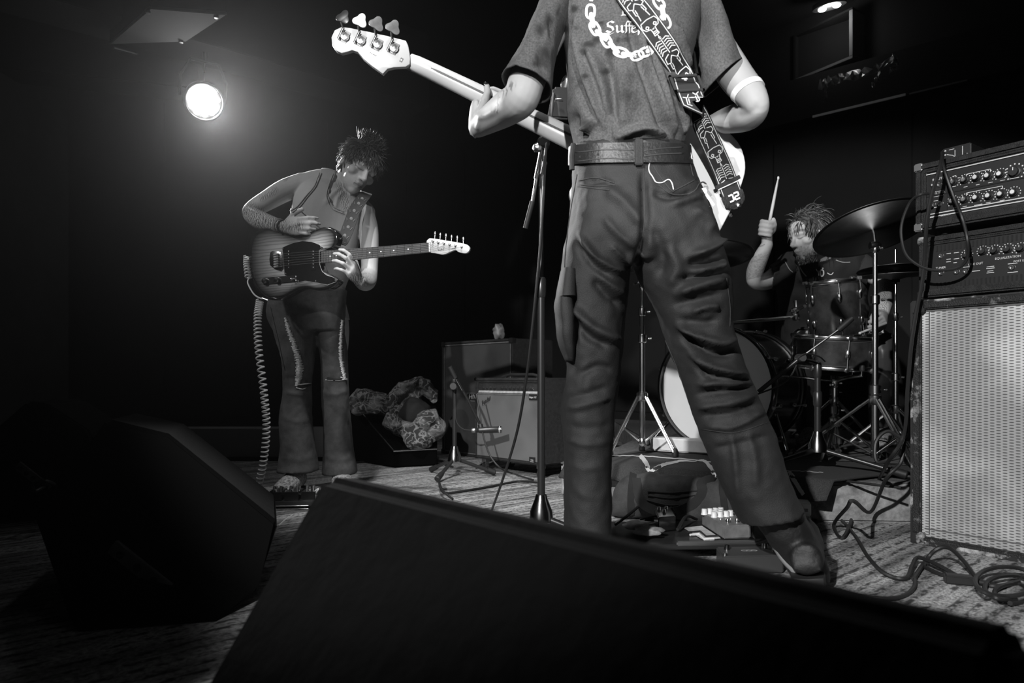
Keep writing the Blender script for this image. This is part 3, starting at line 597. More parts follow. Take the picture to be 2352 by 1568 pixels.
for a in (.05, Wk-.03):
    for c in (-.035, -Dk+.035):
        q = fk.p(a, 0, c); q.z = .0; cs = MB().box(Fr(q+V((0, 0, .045)), fk.u, (0, 0, 1), fk.n), -.016, .016, 0, .02, -.016, .016).build('castor', 'dull_steel', ca, 30, .002)
        MB().lathe(q+V((0, 0, .022))-fk.u*.009, fk.u, [(.008, 0), (.022, .001), (.022, .017), (.008, .018)], 18).build('wheel', 'black_rubber', cs)
        MB().box(Fr(q+V((0, 0, .02)), fk.u, (0, 0, 1), fk.n), .011, .014, 0, .03, -.012, .012).build('fork', 'chrome', cs, 30)
for q in ((.02, .4),): pass
corner_caps(ca, fk, Wk, Hk, Dk, .016, 'dark_chrome'); base_at(ca, fk.o*1)
# tall cabinet behind it
hc = thing('guitar_cabinet', 'tall guitar speaker cabinet with dark grille behind the combo amplifier', 'speaker cabinet')
ph = FL(1014, 1041); fh = flat_frame(ph, (.68, -.733)); Wh, Hh, Dh = .67, .715, .34
hollow(fh, Wh, Hh, Dh, .02, .014).build('cabinet', 'tolex', hc, 30, .008)
g = MB().box(fh, .02, Wh-.02, .02, Hh-.02, -.03, -.01).build('grille', 'grille_dark', hc, 30); uvbox(g, fh)
for (a0, a1, b0, b1) in ((.018, .024, .02, Hh-.02), (.02, Wh-.02, .018, .024), (.02, Wh-.02, Hh-.024, Hh-.018), (Wh-.024, Wh-.018, .02, Hh-.02)): MB().box(fh, a0, a1, b0, b1, -.012, -.005).build('grille_piping', 'pedal_grey', hc, 30, .001)
sa, sb = onplane(fh, 1098, 912); fs = fh.at(sa, sb, -.009); MB().box(fs, -.115, .115, -.026, .026, 0, .004).build('name_plate', 'black_plastic', hc, 30, .001)
for (a0, a1, b0, b1) in ((-.113, .113, .023, .025), (-.113, .113, -.025, -.023), (-.113, -.111, -.025, .025), (.111, .113, -.025, .025)): MB().box(fs, a0, a1, b0, b1, .004, .005).build('plate_rim', 'grey_print', hc, 0)
text('name_lettering', 'HIWATT', .042, fs.at(0, 0, .004), 'grey_print', hc, 0, 0, 1.15)
corner_caps(hc, fh, Wh, Hh, Dh, .03, 'black_plastic'); base_at(hc, ph)
# fuzzy bundle on it
def blob(c, r, seed, amp, n=3):
    bm = bmesh.new(); bmesh.ops.create_icosphere(bm, subdivisions=n, radius=1)
    for v in bm.verts: k = 1+amp*mnoise.noise(v.co*1.7+V((seed, 0, 0)))+amp*.5*mnoise.noise(v.co*4+V((seed, 5, 0))); v.co = V((v.co.x*r[0], v.co.y*r[1], v.co.z*r[2]))*k+V(c)
    me = bpy.data.meshes.new('b'); bm.to_mesh(me); bm.free(); return me
bq = fh.p(.44, Hh+.052, -.1); o = link('cloth_bundle', blob(bq, (.04, .03, .046), 3, .45), 'pedal_grey', None, 180); tag(o, 'small crumpled mottled bundle on top of the tall guitar cabinet', 'bundle')
# ---------------------------------------------------------------- floor monitors
def wedge(name, label, fr, w, prof, **kw):
    """prof: side outline (depth along n, height); fr.u runs along the top edge"""
    t = thing(name, label, 'floor monitor', 'floor monitors')
    MB().loft([[fr.p(a, b, c) for c, b in prof] for a in (0, w)]).build('cabinet', 'black_paint', t, 30, .012, seg=3); return t
# nearest one, its back towards the lens
A_, B_ = V((-.25, .92, 0)), V((.265, .325, 0)); fw = Fr(A_, (B_-A_), (0, 0, 1)); fw.n = V((-.77, -.64, 0)).normalized()
w1 = wedge('floor_monitor', 'big black floor monitor lying in front of the bass player', fw, .76, [(0, .352), (.16, .10), (.15, .0), (-.36, .0), (-.36, .06), (-.05, .345)])
MB().box(Fr(fw.p(.4, .03, -.362), fw.u, (fw.v*.62+fw.n*.74).normalized()), -.36, .36, .02, .36, -.004, .004).build('grille', 'black_metal', w1, 30)
base_at(w1, A_)
# second one: side panel with label tape towards the lens
def wedge_px(label, corners, Y, depth_dir, depth):
    t = thing('floor_monitor', label, 'floor monitor', 'floor monitors'); f_ = [P(*c, Y) if len(c) == 2 else P(*c) for c in corners]
    MB().loft([f_, [q+V(depth_dir)*depth for q in f_]]).build('cabinet', 'black_paint', t, 30, .01, seg=3); return t, f_
w2, f2 = wedge_px('black floor monitor with a strip of label tape on its sloping side', [(75, 1190, 1.62), (245, 962, 1.62), (385, 995, 1.55), (640, 1200, 1.5), (588, 1358, 1.5), (500, 1432, 1.368), (165, 1458, 1.31)], 1.5, (-.33, .94, 0), .35)
base_at(w2, (f2[5].x, f2[5].y, 0))
def tape_strip(par, pl, Y, wpx):
    a, b = P(*pl[0], Y), P(*pl[1], Y); f_ = Fr((a+b)/2, b-a, (0, 0, 1)); f_.v = (f_.v-f_.u*f_.v.dot(f_.u)).normalized(); L_ = (b-a).length; ww = wpx/F*Y
    s_ = MB().box(f_, -L_/2, L_/2, -ww/2, ww/2, -.01, .0).build('connector_plate', 'label_tape', par, 30, .001)
    f_.n = f_.u.cross(f_.v)
    sg = 1 if f_.n.y < 0 else -1
    for k in range(4): MB().lathe(f_.p(-L_*.38+k*L_*.2, 0, 0), f_.n*sg, [(ww*.28, -.001), (ww*.28, .004), (ww*.12, .004), (0, .001)], 14).build('socket', 'black_plastic', s_)
sdn = bvh_of(w2.children[0])
def surfY(bv, x, y, d=1.5): h_ = hit(bv, x, y); return (h_.y if h_ else d)
tape_strip(w2, [(255, 1255), (445, 1405)], surfY(sdn, 350, 1330)-.006, 34)
w3, f3 = wedge_px('black floor monitor with sockets beside the grey side wall', [(-60, 1195, 2.3), (-40, 1010, 2.4), (60, 922, 2.5), (105, 925, 2.5), (200, 985, 2.5), (240, 1060, 2.4), (150, 1193, 2.37)], 2.4, (-.2, .98, 0), .35); base_at(w3, (f3[0].x, f3[0].y, 0))
tape_strip(w3, [(38, 1068), (112, 1125)], surfY(bvh_of(w3.children[0]), 75, 1098, 2.35)-.006, 20)
pts = [V(q) for q in spl([P(100, 1118, 2.3), P(80, 1128, 2.25), P(78, 1112, 2.24), P(105, 1105, 2.24), P(125, 1112, 2.28)], 30)]
MB().tube(pts, .006, 7).build('plugged_lead', 'cable', w3)
# monitor with steel edging under the camouflage jacket
w4 = thing('floor_monitor', 'black floor monitor with bright metal edging under the camouflage jacket', 'floor monitor', 'floor monitors')
e = [P(832, 950, 4.0), P(905, 1035, 3.86), P(1004, 1032, 3.88), P(1006, 940, 4.2), P(900, 905, 4.3)]
q0 = FL(835, 1045); prof4 = [(0, 0), (.0, .26), (.08, .34), (.30, .02), (.30, 0)]
f4 = Fr(FL(800, 1060), (.97, -.2, 0), (0, 0, 1)); f4.n = f4.u.cross(f4.v)
MB().loft([[P(800, 955, 4.1), P(832, 950, 4.05), P(905, 1037, 3.75), V((P(905, 1037, 3.75).x, 3.75, 0.004)), V((P(800, 955, 4.1).x, 4.1, .004))], [P(1000, 930, 4.25), P(1006, 932, 4.2), P(1004, 1032, 3.85), V((P(1004, 1032, 3.85).x, 3.85, .004)), V((P(1000, 930, 4.25).x, 4.25, .004))]]).build('cabinet', 'black_paint', w4, 30, .006)
MB().tube([P(880, 951, 4.02), P(832, 949, 4.04), P(905, 1036, 3.74), P(1003, 1031, 3.84)], .0045, 6).build('edge_trim', 'chrome', w4)
base_at(w4, V((P(905, 1037, 3.75).x, 3.75, 0)))
jk = thing('camouflage_jacket', 'crumpled camouflage jacket thrown over the monitor beside the tall cabinet', 'jacket')
mb = MB()
def lump(pl, rr, Y):
    q = spl([p+(Y+i*.02,) if len(p) == 2 else p for i, p in enumerate(pl)], 14); mb.tube([P(*a) for a in q], [rr*(.55+.9*math.sin(math.pi*(i+1)/15)) for i in range(14)], 10, flat=.7)
lump([(800, 935), (830, 912), (870, 918), (915, 945)], .05, 3.95); lump([(812, 948), (850, 935), (890, 945)], .045, 3.92); lump([(895, 968), (905, 925), (930, 895), (962, 886), (985, 900), (1000, 925)], .05, 3.98); lump([(900, 930), (935, 915), (965, 905)], .05, 4.02)
lump([(885, 960), (915, 975), (945, 990)], .055, 3.85); lump([(925, 985), (955, 1005), (990, 1010)], .06, 3.8); lump([(950, 985), (980, 965), (1005, 950)], .055, 3.82); lump([(975, 1005), (1000, 985), (1008, 955)], .05, 3.84); lump([(900, 950), (925, 945), (945, 960)], .04, 3.95)
me = remesh(mb, .0065, 3); co_, no_ = get_co(me), get_no(me)
hgt = np.array([-.045*abs(mnoise.noise(V((c[0]*7, c[1]*7, c[2]*13))))-.012*abs(mnoise.noise(V((c[0]*20+4, c[1]*20, c[2]*30)))) for c in co_]); set_co(me, co_+no_*(hgt+.012)[:, None]); link('jacket_cloth', me, 'camo', jk, 180)
me = blob(P(952, 950, 3.94), (.085, .06, .085), 4, .3); link('jacket_lining', me, 'black_matte', jk, 180)
base_at(jk, P(900, 960, 3.95))
# ---------------------------------------------------------------- drum kit (each drum, cymbal stand and pedal is a thing)
def wingnut(par, c, ax, s=.012, m_='chrome'):
    u, v_ = perp(V(ax)); MB().lathe(V(c)-V(ax).normalized()*s*.6, ax, [(s*.45, 0), (s*.45, s*1.2)], 10).tube([V(c)-u*s*1.3, V(c), V(c)+u*s*1.3], [s*.3, s*.22, s*.3], 6).build('wing_nut', m_, par)
def drum(name, label, C, ax, R, L, lugs, head='drum_head_dark', front='drum_head_dark', hoop='chrome', hr=.012, rot0=0., wrap='drum_wrap'):
    """C centre of the first (playing / front) head, axis points from the first head into the shell"""
    t = thing(name, label, 'drum'); C = V(C); ax = V(ax).normalized(); u, v_ = perp(ax)
    MB().lathe(C, ax, [(R*.96, 0), (R, .003), (R, L-.003), (R*.96, L), (R*.95, L-.01), (R*.95, .01)], 64, close=True).build('shell', wrap, t)
    for z, nm, mt, s in ((-.003, 'front_head', front, -1), (L+.003, 'rear_head', head, 1)):
        MB().lathe(C+ax*z, ax, [(0, 0), (R*.99, 0), (R*1.005, -s*.006), (R*1.005, -s*.002), (0, s*.0008)], 64).build(nm, mt, t)
        zz = z+s*.002; w = .026 if hr > .012 else .013
        MB().lathe(C+ax*(zz-(w if s < 0 else 0)), ax, [(R*1.012, 0), (R*1.05, 0), (R*1.06, w*.5), (R*1.05, w), (R*1.012, w)], 64, close=True).build('hoop', hoop, t)
    for k in range(lugs):
        a = rot0+2*math.pi*k/lugs; r_ = u*math.cos(a)+v_*math.sin(a)
        for z in ((L*.25, L*.75) if L > .2 else (L*.5,)):
            lg = MB().ell(C+ax*z+r_*(R+.006), (.009, .011, .024), (r_, ax.cross(r_), ax), 10, 8).build('lug', 'chrome', t)
        for z0, z1 in ((-.012, L*.25 if L > .2 else L*.5), (L*.75 if L > .2 else L*.5, L+.012)):
            MB().cyl(C+ax*z0+r_*(R*1.06), C+ax*z1+r_*(R+.012), .0032, n=8).build('tension_rod', 'chrome', t)
        for z in (-.016, L+.016): MB().box(Fr(C+ax*z+r_*(R*1.045), r_, ax), -.008, .014, -.008, .008, -.007, .007).build('claw', 'chrome', t, 30, .002)
    return t, C, ax, u, v_
# bass drum
kc = P(1643, 890, 3.2); ka = V((.66, .75, 0)).normalized()
kd, *_ = drum('bass_drum', 'black bass drum with a bright white front head', kc, ka, .268, .36, 8, 'drum_head_dark', 'drum_head', 'kick_black', .02, .3, 'kick_black')
for z in (.02, .34): MB().lathe(kc+ka*z, ka, [(.272, 0), (.279, .0), (.279, .006), (.272, .006)], 64, close=True).build('hoop_inlay', 'chrome', kd)
sd_ = ka.cross(V((0, 0, 1)))
for s in (-1, 1):
    a = kc+ka*.1+sd_*s*.24-V((0, 0, .12)); b = V((a.x+sd_.x*s*.10-ka.x*.12, a.y+sd_.y*s*.10-ka.y*.12, RZ+.026))
    sp = MB().cyl(a, b, .0075).build('spur', 'chrome', kd); MB().lathe(b, (0, 0, 1), [(.004, -.003), (.012, .004), (.01, .022)], 12).build('spur_tip', 'black_rubber', sp); wingnut(kd, a, sd_, .014)
base_at(kd, (kc.x, kc.y, RZ))
# rack tom
tC = P(1911, 652, 3.22); tax = V((.13, .12, -1)).normalized()
tt, tC, tax, tu, tv = drum('rack_tom', 'rack tom with mottled dark wrap mounted above the bass drum', tC, tax, .112, .235, 6, 'drum_head_dark', 'drum_head_dark', rot0=.2)
base_at(tt, tC+tax*.235)
# snare drum
sC = P(1916, 781, 2.95); sax = V((-.04, .1, -1)).normalized()
sn, *_ = drum('snare_drum', 'shallow snare drum on its basket stand beside the drummer', sC, sax, .158, .102, 8, 'drum_head_dark', 'drum_head_dark', rot0=.1, wrap='drum_wrap')
base_at(sn, sC+sax*.102)
def tripod(par, top, hub_z, foot_z, spread, n=3, r=.011, a0=.4, brace=True, mt='chrome', foot=.014, flat=False):
    """stand base: legs from a collar at hub_z out to rubber feet"""
    for k in range(n):
        a = a0+2*math.pi*k/n; d = V((math.cos(a), math.sin(a), 0)); p0 = V((top.x, top.y, hub_z))+d*.018; p1 = V((top.x, top.y, stand_z(top.x+d.x*spread, top.y+d.y*spread)+.012))+d*spread
        for s in ((-.006, .006) if not flat else (0,)):
            w_ = d.cross(V((0, 0, 1)))*s; MB().cyl(p0+w_, p1+w_, r*.55 if not flat else r, n=8).build('leg', mt, par)
        MB().lathe(p1-V((0, 0, .012)), (0, 0, 1), [(foot, 0), (foot*1.05, .008), (foot*.7, .03), (foot*.4, .035)], 14).build('rubber_foot', 'black_rubber', par)
        if brace: q = V((top.x, top.y, foot_z+.05)); MB().cyl(q+d*.012, lerp(p0, p1, .55), r*.4, n=6).build('brace', mt, par)
    MB().lathe(V((top.x, top.y, hub_z-.02)), (0, 0, 1), [(.02, 0), (.024, .006), (.024, .034), (.017, .04)], 14).build('collar', mt, par)
    if brace: MB().lathe(V((top.x, top.y, foot_z+.035)), (0, 0, 1), [(.016, 0), (.018, .005), (.018, .025), (.015, .03)], 14).build('lower_collar', mt, par)
def stand_tube(par, a, segs, mt='chrome'):
    """vertical telescopic tube from a upward; segs: (z1, radius)"""
    z = a.z
    for z1, r in segs:
        MB().cyl(V((a.x, a.y, z)), V((a.x, a.y, z1)), r).build('tube', mt, par); MB().lathe(V((a.x, a.y, z1-.03)), (0, 0, 1), [(r*1.15, 0), (r*1.5, .004), (r*1.5, .034), (r*1.1, .038)], 14).build('clamp', mt, par)
        wingnut(par, V((a.x+r*2.6, a.y-.004, z1-.012)), V((1, -.3, 0)), .011, mt); z = z1
def cymbal(par, C, ax, R, bell=.055, h=.022, m_='cymbal'):
    ax = V(ax).normalized(); pr = [(.006, h), (bell*.5, h*.95), (bell, h*.55)]+[(lerp(bell, R, t), h*.55*(1-t)**1.4*1.0) for t in np.linspace(.05, 1, 14)]
    pr2 = [(r, z-.0018) for r, z in pr[::-1]]
    c = MB().lathe(C, ax, pr+pr2, 72, close=True).build('cymbal', m_, par, 60)
    gm = MB()
    for k in range(9): gm.lathe(C, ax, [(lerp(bell, R, (k+1)/10), h*.55*(1-(k+1)/10)**1.4-.0024), (lerp(bell, R, (k+1)/10)+.0022, h*.55*(1-(k+1.03)/10)**1.4-.0024)], 64)
    gm.build('groove', m_, c, 180)
    MB().lathe(C+ax*(h-.004), ax, [(.02, -.018), (.02, -.01)], 16).lathe(C+ax*h, ax, [(.018, 0), (.018, .012), (.006, .013), (.006, .03), (0, .03)], 14).build('felt', 'black_matte', par)
    return c
# crash cymbal on straight stand, right
cs = thing('crash_cymbal_stand', 'crash cymbal tilted on a chrome boom stand beside the bass amplifiers', 'cymbal')
cp = P(2010, 552, 2.72); cC = P(2004, 527, 2.74); cax = V((-.10, .34, 1)).normalized()
cymbal(cs, cC, cax, .222); cb = V((cp.x, cp.y, RZ+.05))
stand_tube(cs, cb, [(.45, .0145), (.80, .0115), (cp.z-.02, .0085)])
MB().tube([V((cp.x, cp.y, cp.z-.02)), cC-cax*.02, cC+cax*.05], .006, 8).build('tilter', 'chrome', cs); wingnut(cs, cC+cax*.055, cax, .012); MB().lathe(V((cp.x-.02, cp.y, cp.z-.02)), (1, 0, 0), [(.014, 0), (.016, .01), (.016, .03), (.01, .04)], 12).build('tilter_joint', 'chrome', cs)
tripod(cs, cb, .40, RZ+.008, .30, a0=2.6); base_at(cs, V((cp.x, cp.y, RZ)))
# crash cymbal left of the bass drum on a tripod stand
ls = thing('cymbal_stand', 'dark cymbal on a tripod boom stand left of the bass drum', 'cymbal')
lp = P(1475, 990, 3.0); lp.z = RZ+.06
stand_tube(ls, lp, [(.665, .0125), (.78, .0105), (.90, .008)]); tripod(ls, lp, .405, RZ+.03, .155, a0=-.7)
lt = V((lp.x, lp.y, .90)); lC = P(1618, 586, 3.15); lax = V((.05, .16, 1)).normalized()
MB().tube([lt+(lt-lC)*.12, lt, lC-lax*.01, lC+lax*.05], .006, 8).build('boom', 'chrome', ls); wingnut(ls, lt, V((.3, -1, 0)), .016); MB().lathe(lt-V((0, .02, 0)), (0, 1, 0), [(.014, 0), (.018, .01), (.018, .03), (.014, .04)], 14).build('tilter_joint', 'chrome', ls)
cymbal(ls, lC, lax, .215); base_at(ls, V((lp.x, lp.y, RZ)))
# hi-hat
hh = thing('hi_hat', 'pair of hi-hat cymbals on a thin chrome stand by the drummer', 'cymbal')
hp_ = P(2057, 627, 3.25); hb = V((hp_.x, hp_.y, RZ+.05))
cymbal(hh, hp_+V((0, 0, .012)), V((.02, .05, 1)), .165, .045, .018); cymbal(hh, hp_-V((0, 0, .012)), V((.02, .05, -1)), .165, .045, .018)
stand_tube(hh, hb, [(.5, .012), (.78, .009)]); MB().cyl(V((hp_.x, hp_.y, .78)), hp_+V((0, 0, .11)), .004).build('pull_rod', 'chrome', hh); tripod(hh, hb, .34, RZ+.008, .24, a0=.9)
MB().box(Fr(V((hp_.x-.03, hp_.y-.05, RZ+.012)), (1, .2, 0), (0, 1, .25)), -.04, .04, -.26, .05, 0, .008).build('footboard', 'dull_steel', hh, 30, .002); base_at(hh, V((hp_.x, hp_.y, RZ)))
# snare stand
ss = thing('snare_stand', 'chrome basket stand under the snare drum', 'drum stand')
sb_ = sC+sax*.14; sf = V((sb_.x+.005, sb_.y-.02, RZ+.04))
stand_tube(ss, sf, [(.36, .012), (sb_.z-.03, .009)]); tripod(ss, sf, .30, RZ+.012, .2, a0=-.1)
for k in range(3):
    a = .7+2*math.pi*k/3; d = V((math.cos(a), math.sin(a), 0)); p1 = sb_+d*.196; MB().tube([V((sf.x, sf.y, sb_.z-.035)), sb_+d*.10-V((0, 0, .02)), p1-V((0, 0, .012)), p1+V((0, 0, .02))], .0055, 7).build('basket_arm', 'chrome', ss); MB().lathe(p1+V((0, 0, .005)), (0, 0, 1), [(.009, 0), (.011, .006), (.009, .024)], 10).build('arm_tip', 'black_rubber', ss)
wingnut(ss, V((sf.x-.02, sf.y-.02, sb_.z-.05)), V((1, -1, 0)), .014); base_at(ss, V((sf.x, sf.y, RZ)))
# tom holder
th = thing('tom_holder', 'chrome post and arm holding the rack tom over the bass drum', 'drum mount')
k0 = kc+ka*.18+V((0, 0, .272)); k1 = P(1829, 728, 3.36); k2 = P(1827, 690, 3.36)
MB().tube([k0, V((k0.x, k0.y, k1.z-.02))], .010, 10).tube([V((k0.x, k0.y, k1.z-.03)), k1, k2], .0095, 10).build('post', 'chrome', th); MB().tube([k2-V((0, 0, .05)), tC+tax*.10-V((.125, -.02, 0))], .008, 8).build('arm', 'chrome', th)
for p in (k1, k2-V((0, 0, .05))): MB().lathe(p-V((0, 0, .018)), (0, 0, 1), [(.014, 0), (.018, .006), (.018, .03), (.012, .036)], 12).build('clamp', 'chrome', th); wingnut(th, p+V((-.022, -.01, 0)), V((1, .3, 0)), .012)
base_at(th, k0)
# bass drum pedal
bp = thing('bass_drum_pedal', 'steel bass drum pedal behind the drum', 'drum pedal')
pb_ = kc+ka*.46; pb_.z = RZ+.012; fbp = Fr(pb_, sd_, ka, (0, 0, 1))
MB().box(fbp, -.05, .05, -.04, .28, 0, .006).build('base_plate', 'dark_chrome', bp, 30, .002); MB().box(Fr(fbp.p(0, .26, .02), fbp.u, (fbp.v*-.95+fbp.n*.3)), -.04, .04, 0, .24, 0, .008).build('footboard', 'dull_steel', bp, 30, .002)
for s in (-1, 1): MB().cyl(fbp.p(s*.045, .0, 0), fbp.p(s*.04, .0, .2), .008).build('post', 'chrome', bp)
MB().cyl(fbp.p(-.05, 0, .2), fbp.p(.05, 0, .2), .007).build('axle', 'chrome', bp); MB().cyl(fbp.p(0, 0, .2), fbp.p(0, -.045, .33), .004).ell(fbp.p(0, -.045, .33), (.022, .02, .028)).build('beater', 'black_matte', bp); base_at(bp, pb_)
# throne (behind, mostly hidden)
thr = thing('drum_throne', 'round black padded drum throne under the drummer', 'stool')
tp = P(1915, 800, 3.86); MB().lathe(V((tp.x, tp.y, .51)), (0, 0, 1), [(.05, -.01), (.16, 0), (.17, .03), (.165, .07), (.12, .085), (0, .085)], 32).build('seat', 'black_matte', thr)
stand_tube(thr, V((tp.x, tp.y, RZ+.06)), [(.42, .014), (.505, .012)]); tripod(thr, V((tp.x, tp.y, RZ)), .36, RZ+.008, .24, a0=.2); base_at(thr, V((tp.x, tp.y, RZ)))
# ---------------------------------------------------------------- microphone stands
def mic(par, tip, d, L=.16, r=.019, band='dull_steel', grip=None):
    """microphone: head at tip, body running along -d"""
    d = V(d).normalized(); tip = V(tip); MB().lathe(tip-d*L, d, [(.006, 0), (r*.62, .003), (r*.66, L*.25), (r*.8, L*.6), (r*.95, L*.68)], 18).build('body', grip or 'black_metal', par)
    MB().lathe(tip-d*L*.32, d, [(r*.95, 0), (r*1.05, L*.03), (r*1.02, L*.18), (r*.8, L*.28), (r*.35, L*.315), (0, L*.32)], 18).build('grille', 'dark_chrome', par)
def mic_stand(name, label, base, hub_z, segs, mt='black_metal', a0=.5, spread=.28, rtube=.0095, cone=True, foot_z=0.):
    t = thing(name, label, 'microphone stand'); b = V(base)
    MB().lathe(V((b.x, b.y, hub_z-.03)), (0, 0, 1), [(.020, 0), (.034, .002), (.031, .03), (.018, .062), (.015, .075)], 20).build('hub', 'dark_chrome' if cone else mt, t)
    for k in range(3):
        a = a0+2*math.pi*k/3; d = V((math.cos(a), math.sin(a), 0)); p0 = V((b.x, b.y, hub_z-.02))+d*.015; p1 = V((b.x, b.y, (stand_z(b.x+d.x*spread, b.y+d.y*spread) if foot_z else 0)+.016))+d*spread
        MB().cyl(p0, p1, .009, n=10).build('leg', mt, t); MB().tube([p1-(p1-p0).normalized()*.05, p1, p1+(p1-p0).normalized()*.004], [.013, .015, .011], 12).build('rubber_foot', 'black_rubber', t)
    z = hub_z
    for z1, r in segs:
        MB().cyl(V((b.x, b.y, z)), V((b.x, b.y, z1)), r, n=14).build('tube', mt, t); MB().lathe(V((b.x, b.y, z1-.05)), (0, 0, 1), [(r*1.1, 0), (r*1.35, .01), (r*1.3, .05), (r*1.0, .056)], 14).build('clutch', mt, t); z = z1
    return t
# tall stand beside the bass player
ms = mic_stand('microphone_stand', 'tall black microphone stand between the bass player and the combo amplifier', (P(1243, 1190, 1.93).x, 1.93, 0), .115, [(.755, .0108), (1.12, .0062)], spread=.30, a0=1.65)
mx = P(1243, 1190, 1.93).x; mj = V((mx+.006, 1.925, 1.13))
MB().lathe(mj-V((0, .02, 0)), (0, 1, 0), [(.012, 0), (.018, .006), (.018, .034), (.012, .04)], 14).build('joint', 'black_metal', ms); MB().lathe(P(1238, 340, 1.9)-V((0, .0, 0)), (-1, -.6, 0), [(.012, 0), (.013, .01), (.008, .016), (0, .017)], 14).build('joint_knob', 'chrome', ms)
MB().tube([P(1243, 345, 1.92), P(1222, 470, 1.95)], .0048, 8).build('boom', 'chrome', ms); MB().tube([P(1223, 462, 1.95), P(1207, 524, 1.965)], .0075, 10).build('boom_grip', 'black_rubber', ms)
MB().tube([P(1241, 355, 1.9), P(1230, 410, 1.91)], .0048, 8).build('clip_bar', 'chrome', ms); MB().tube([P(1252, 372, 1.9), P(1246, 400, 1.9)], .007, 8).build('clip_bar', 'chrome', ms)
MB().tube([P(1252, 330, 1.93), P(1262, 270, 2.0), P(1272, 215, 2.08)], .0062, 8).build('boom', 'black_metal', ms)
mic(ms, P(1312, 178, 2.2), P(1312, 178, 2.2)-P(1282, 262, 2.08), .17, .024)
fhold = Fr(P(1288, 240, 2.07), (1, .1, 0), (.1, 0, 1)); MB().box(fhold, -.028, .03, -.045, .05, -.01, .01).build('clip_holder', 'black_plastic', ms, 30, .006); MB().tube([P(1268, 262, 2.05), P(1275, 228, 2.05), P(1290, 227, 2.05)], .0018, 6).build('clip_spring', 'chrome', ms)
base_at(ms, (mx, 1.93, 0))
# low stand with a microphone across the combo's grille
m2 = mic_stand('microphone_stand', 'short black boom stand holding a microphone across the combo grille', (P(1044, 1070, 3.42).x, 3.42, 0), .105, [(.46, .0105), (.50, .012)], spread=.2, a0=-1.9)
j2 = V((P(1044, 1070, 3.42).x, 3.40, .475)); MB().tube([P(1033, 842, 3.33), P(1046, 868, 3.34)], .012, 10).build('boom_grip', 'black_rubber', m2); MB().tube([P(1040, 856, 3.34), P(1075, 918, 3.36), P(1103, 975, 3.385)], .0065, 10).build('boom', 'black_metal', m2); MB().tube([P(1047, 870, 3.325), P(1062, 897, 3.335)], .0022, 6).build('boom_highlight', 'chrome', m2); MB().lathe(j2-V((0, .06, .03)), (0, 1, 0), [(.016, 0), (.02, .01), (.02, .05), (.014, .06)], 12).build('joint', 'black_metal', m2)
mt_ = P(1153, 986, 3.36); md = (mt_-P(1084, 988, 3.38)).normalized(); MB().lathe(mt_-md*.145, md, [(.008, 0), (.0115, .002), (.012, .03), (.0155, .034), (.0155, .13), (.013, .134)], 18).build('body', 'black_metal', m2); MB().lathe(mt_-md*.148, md, [(.0118, 0), (.0128, .002), (.0128, .016), (.0118, .018)], 16).build('connector', 'dull_steel', m2); MB().lathe(mt_-md*.018, md, [(.0158, 0), (.0165, .004), (.016, .016), (0, .018)], 16).build('capsule', 'dark_chrome', m2); MB().lathe(mt_-md*.013, md, [(.0168, 0), (.0168, .003)], 16).build('ring', 'white_plastic', m2)
MB().tube([P(1103, 975, 3.385), P(1106, 988, 3.375)], .013, 10).build('clip', 'black_plastic', m2)
base_at(m2, (j2.x, 3.42, 0))
# stand in front of the bass drum with a crossing boom
m3 = mic_stand('microphone_stand', 'black boom stand with its arm crossing in front of the bass drum and snare', (P(1878, 1040, 2.52).x, 2.52, 0), RZ+.115, [(.43, .0115), (.535, .0105)], spread=.28, a0=3.6, foot_z=RZ+.012)
b0_, b1_ = P(1958, 730, 2.42), P(1925, 758, 2.43); bj = P(1838, 822, 2.46); b2_ = P(1742, 900, 2.5)
MB().tube([b0_, lerp(b0_, b1_, .5), b1_], [.009, .0115, .0105], 12).build('boom_grip', 'black_rubber', m3); MB().tube([b1_, bj], .0038, 8).build('boom', 'chrome', m3); MB().tube([bj, b2_], .0085, 10).build('boom_arm', 'black_metal', m3)
MB().lathe(bj-V((0, .025, 0)), (0, 1, 0), [(.012, 0), (.014, .004), (.015, .04), (.01, .05)], 14).build('joint', 'dull_steel', m3); tpz = V((P(1878, 1040, 2.52).x, 2.52, .535)); MB().tube([tpz, bj+V((0, .02, 0))], .009, 10).build('joint_arm', 'black_metal', m3)
mic(m3, P(1665, 945, 2.75), P(1665, 945, 2.75)-b2_, .17, .024); base_at(m3, (tpz.x, 2.52, RZ))
# ---------------------------------------------------------------- bass guitar (its back is seen)
YB = 1.80
gb = thing('bass_guitar', 'white four string bass guitar with maple neck seen from the back', 'bass guitar')
u_ = V((765, 0, -369)).normalized(); v_ = V((369, 0, 765)).normalized()
fbs = Fr(P(935, 128, YB), u_, v_, (0, -1, 0))
ob = [(.928, 0), (.926, .06), (.915, .12), (.88, .165), (.83, .187), (.79, .185), (.75, .165), (.71, .147), (.66, .142), (.60, .155), (.54, .165), (.48, .158), (.44, .14), (.425, .115), (.44, .095), (.48, .075), (.52, .055), (.54, .03), (.54, -.03), (.555, -.05), (.548, -.08), (.532, -.11), (.532, -.135), (.555, -.155), (.60, -.158), (.66, -.14), (.71, -.125), (.76, -.135), (.81, -.16), (.85, -.165), (.89, -.15), (.915, -.11), (.925, -.06)]
ob = [tuple(q) for q in spl(ob+[ob[0]], 132)[:-1]]
MB().prism(fbs, ob, -.042, 0, .007).build('body', 'white_lacquer', gb, 50)
MB().prism(fbs, [(a, b*.8) for a, b in [(.62, .12), (.80, .13), (.88, .1), (.9, -.08), (.85, -.13), (.68, -.12), (.56, -.05), (.55, .05)]], -.0445, -.042).build('pickguard', 'pickguard', gb)
def px2(fr, pts): return [onplane(fr, *q) for q in pts]
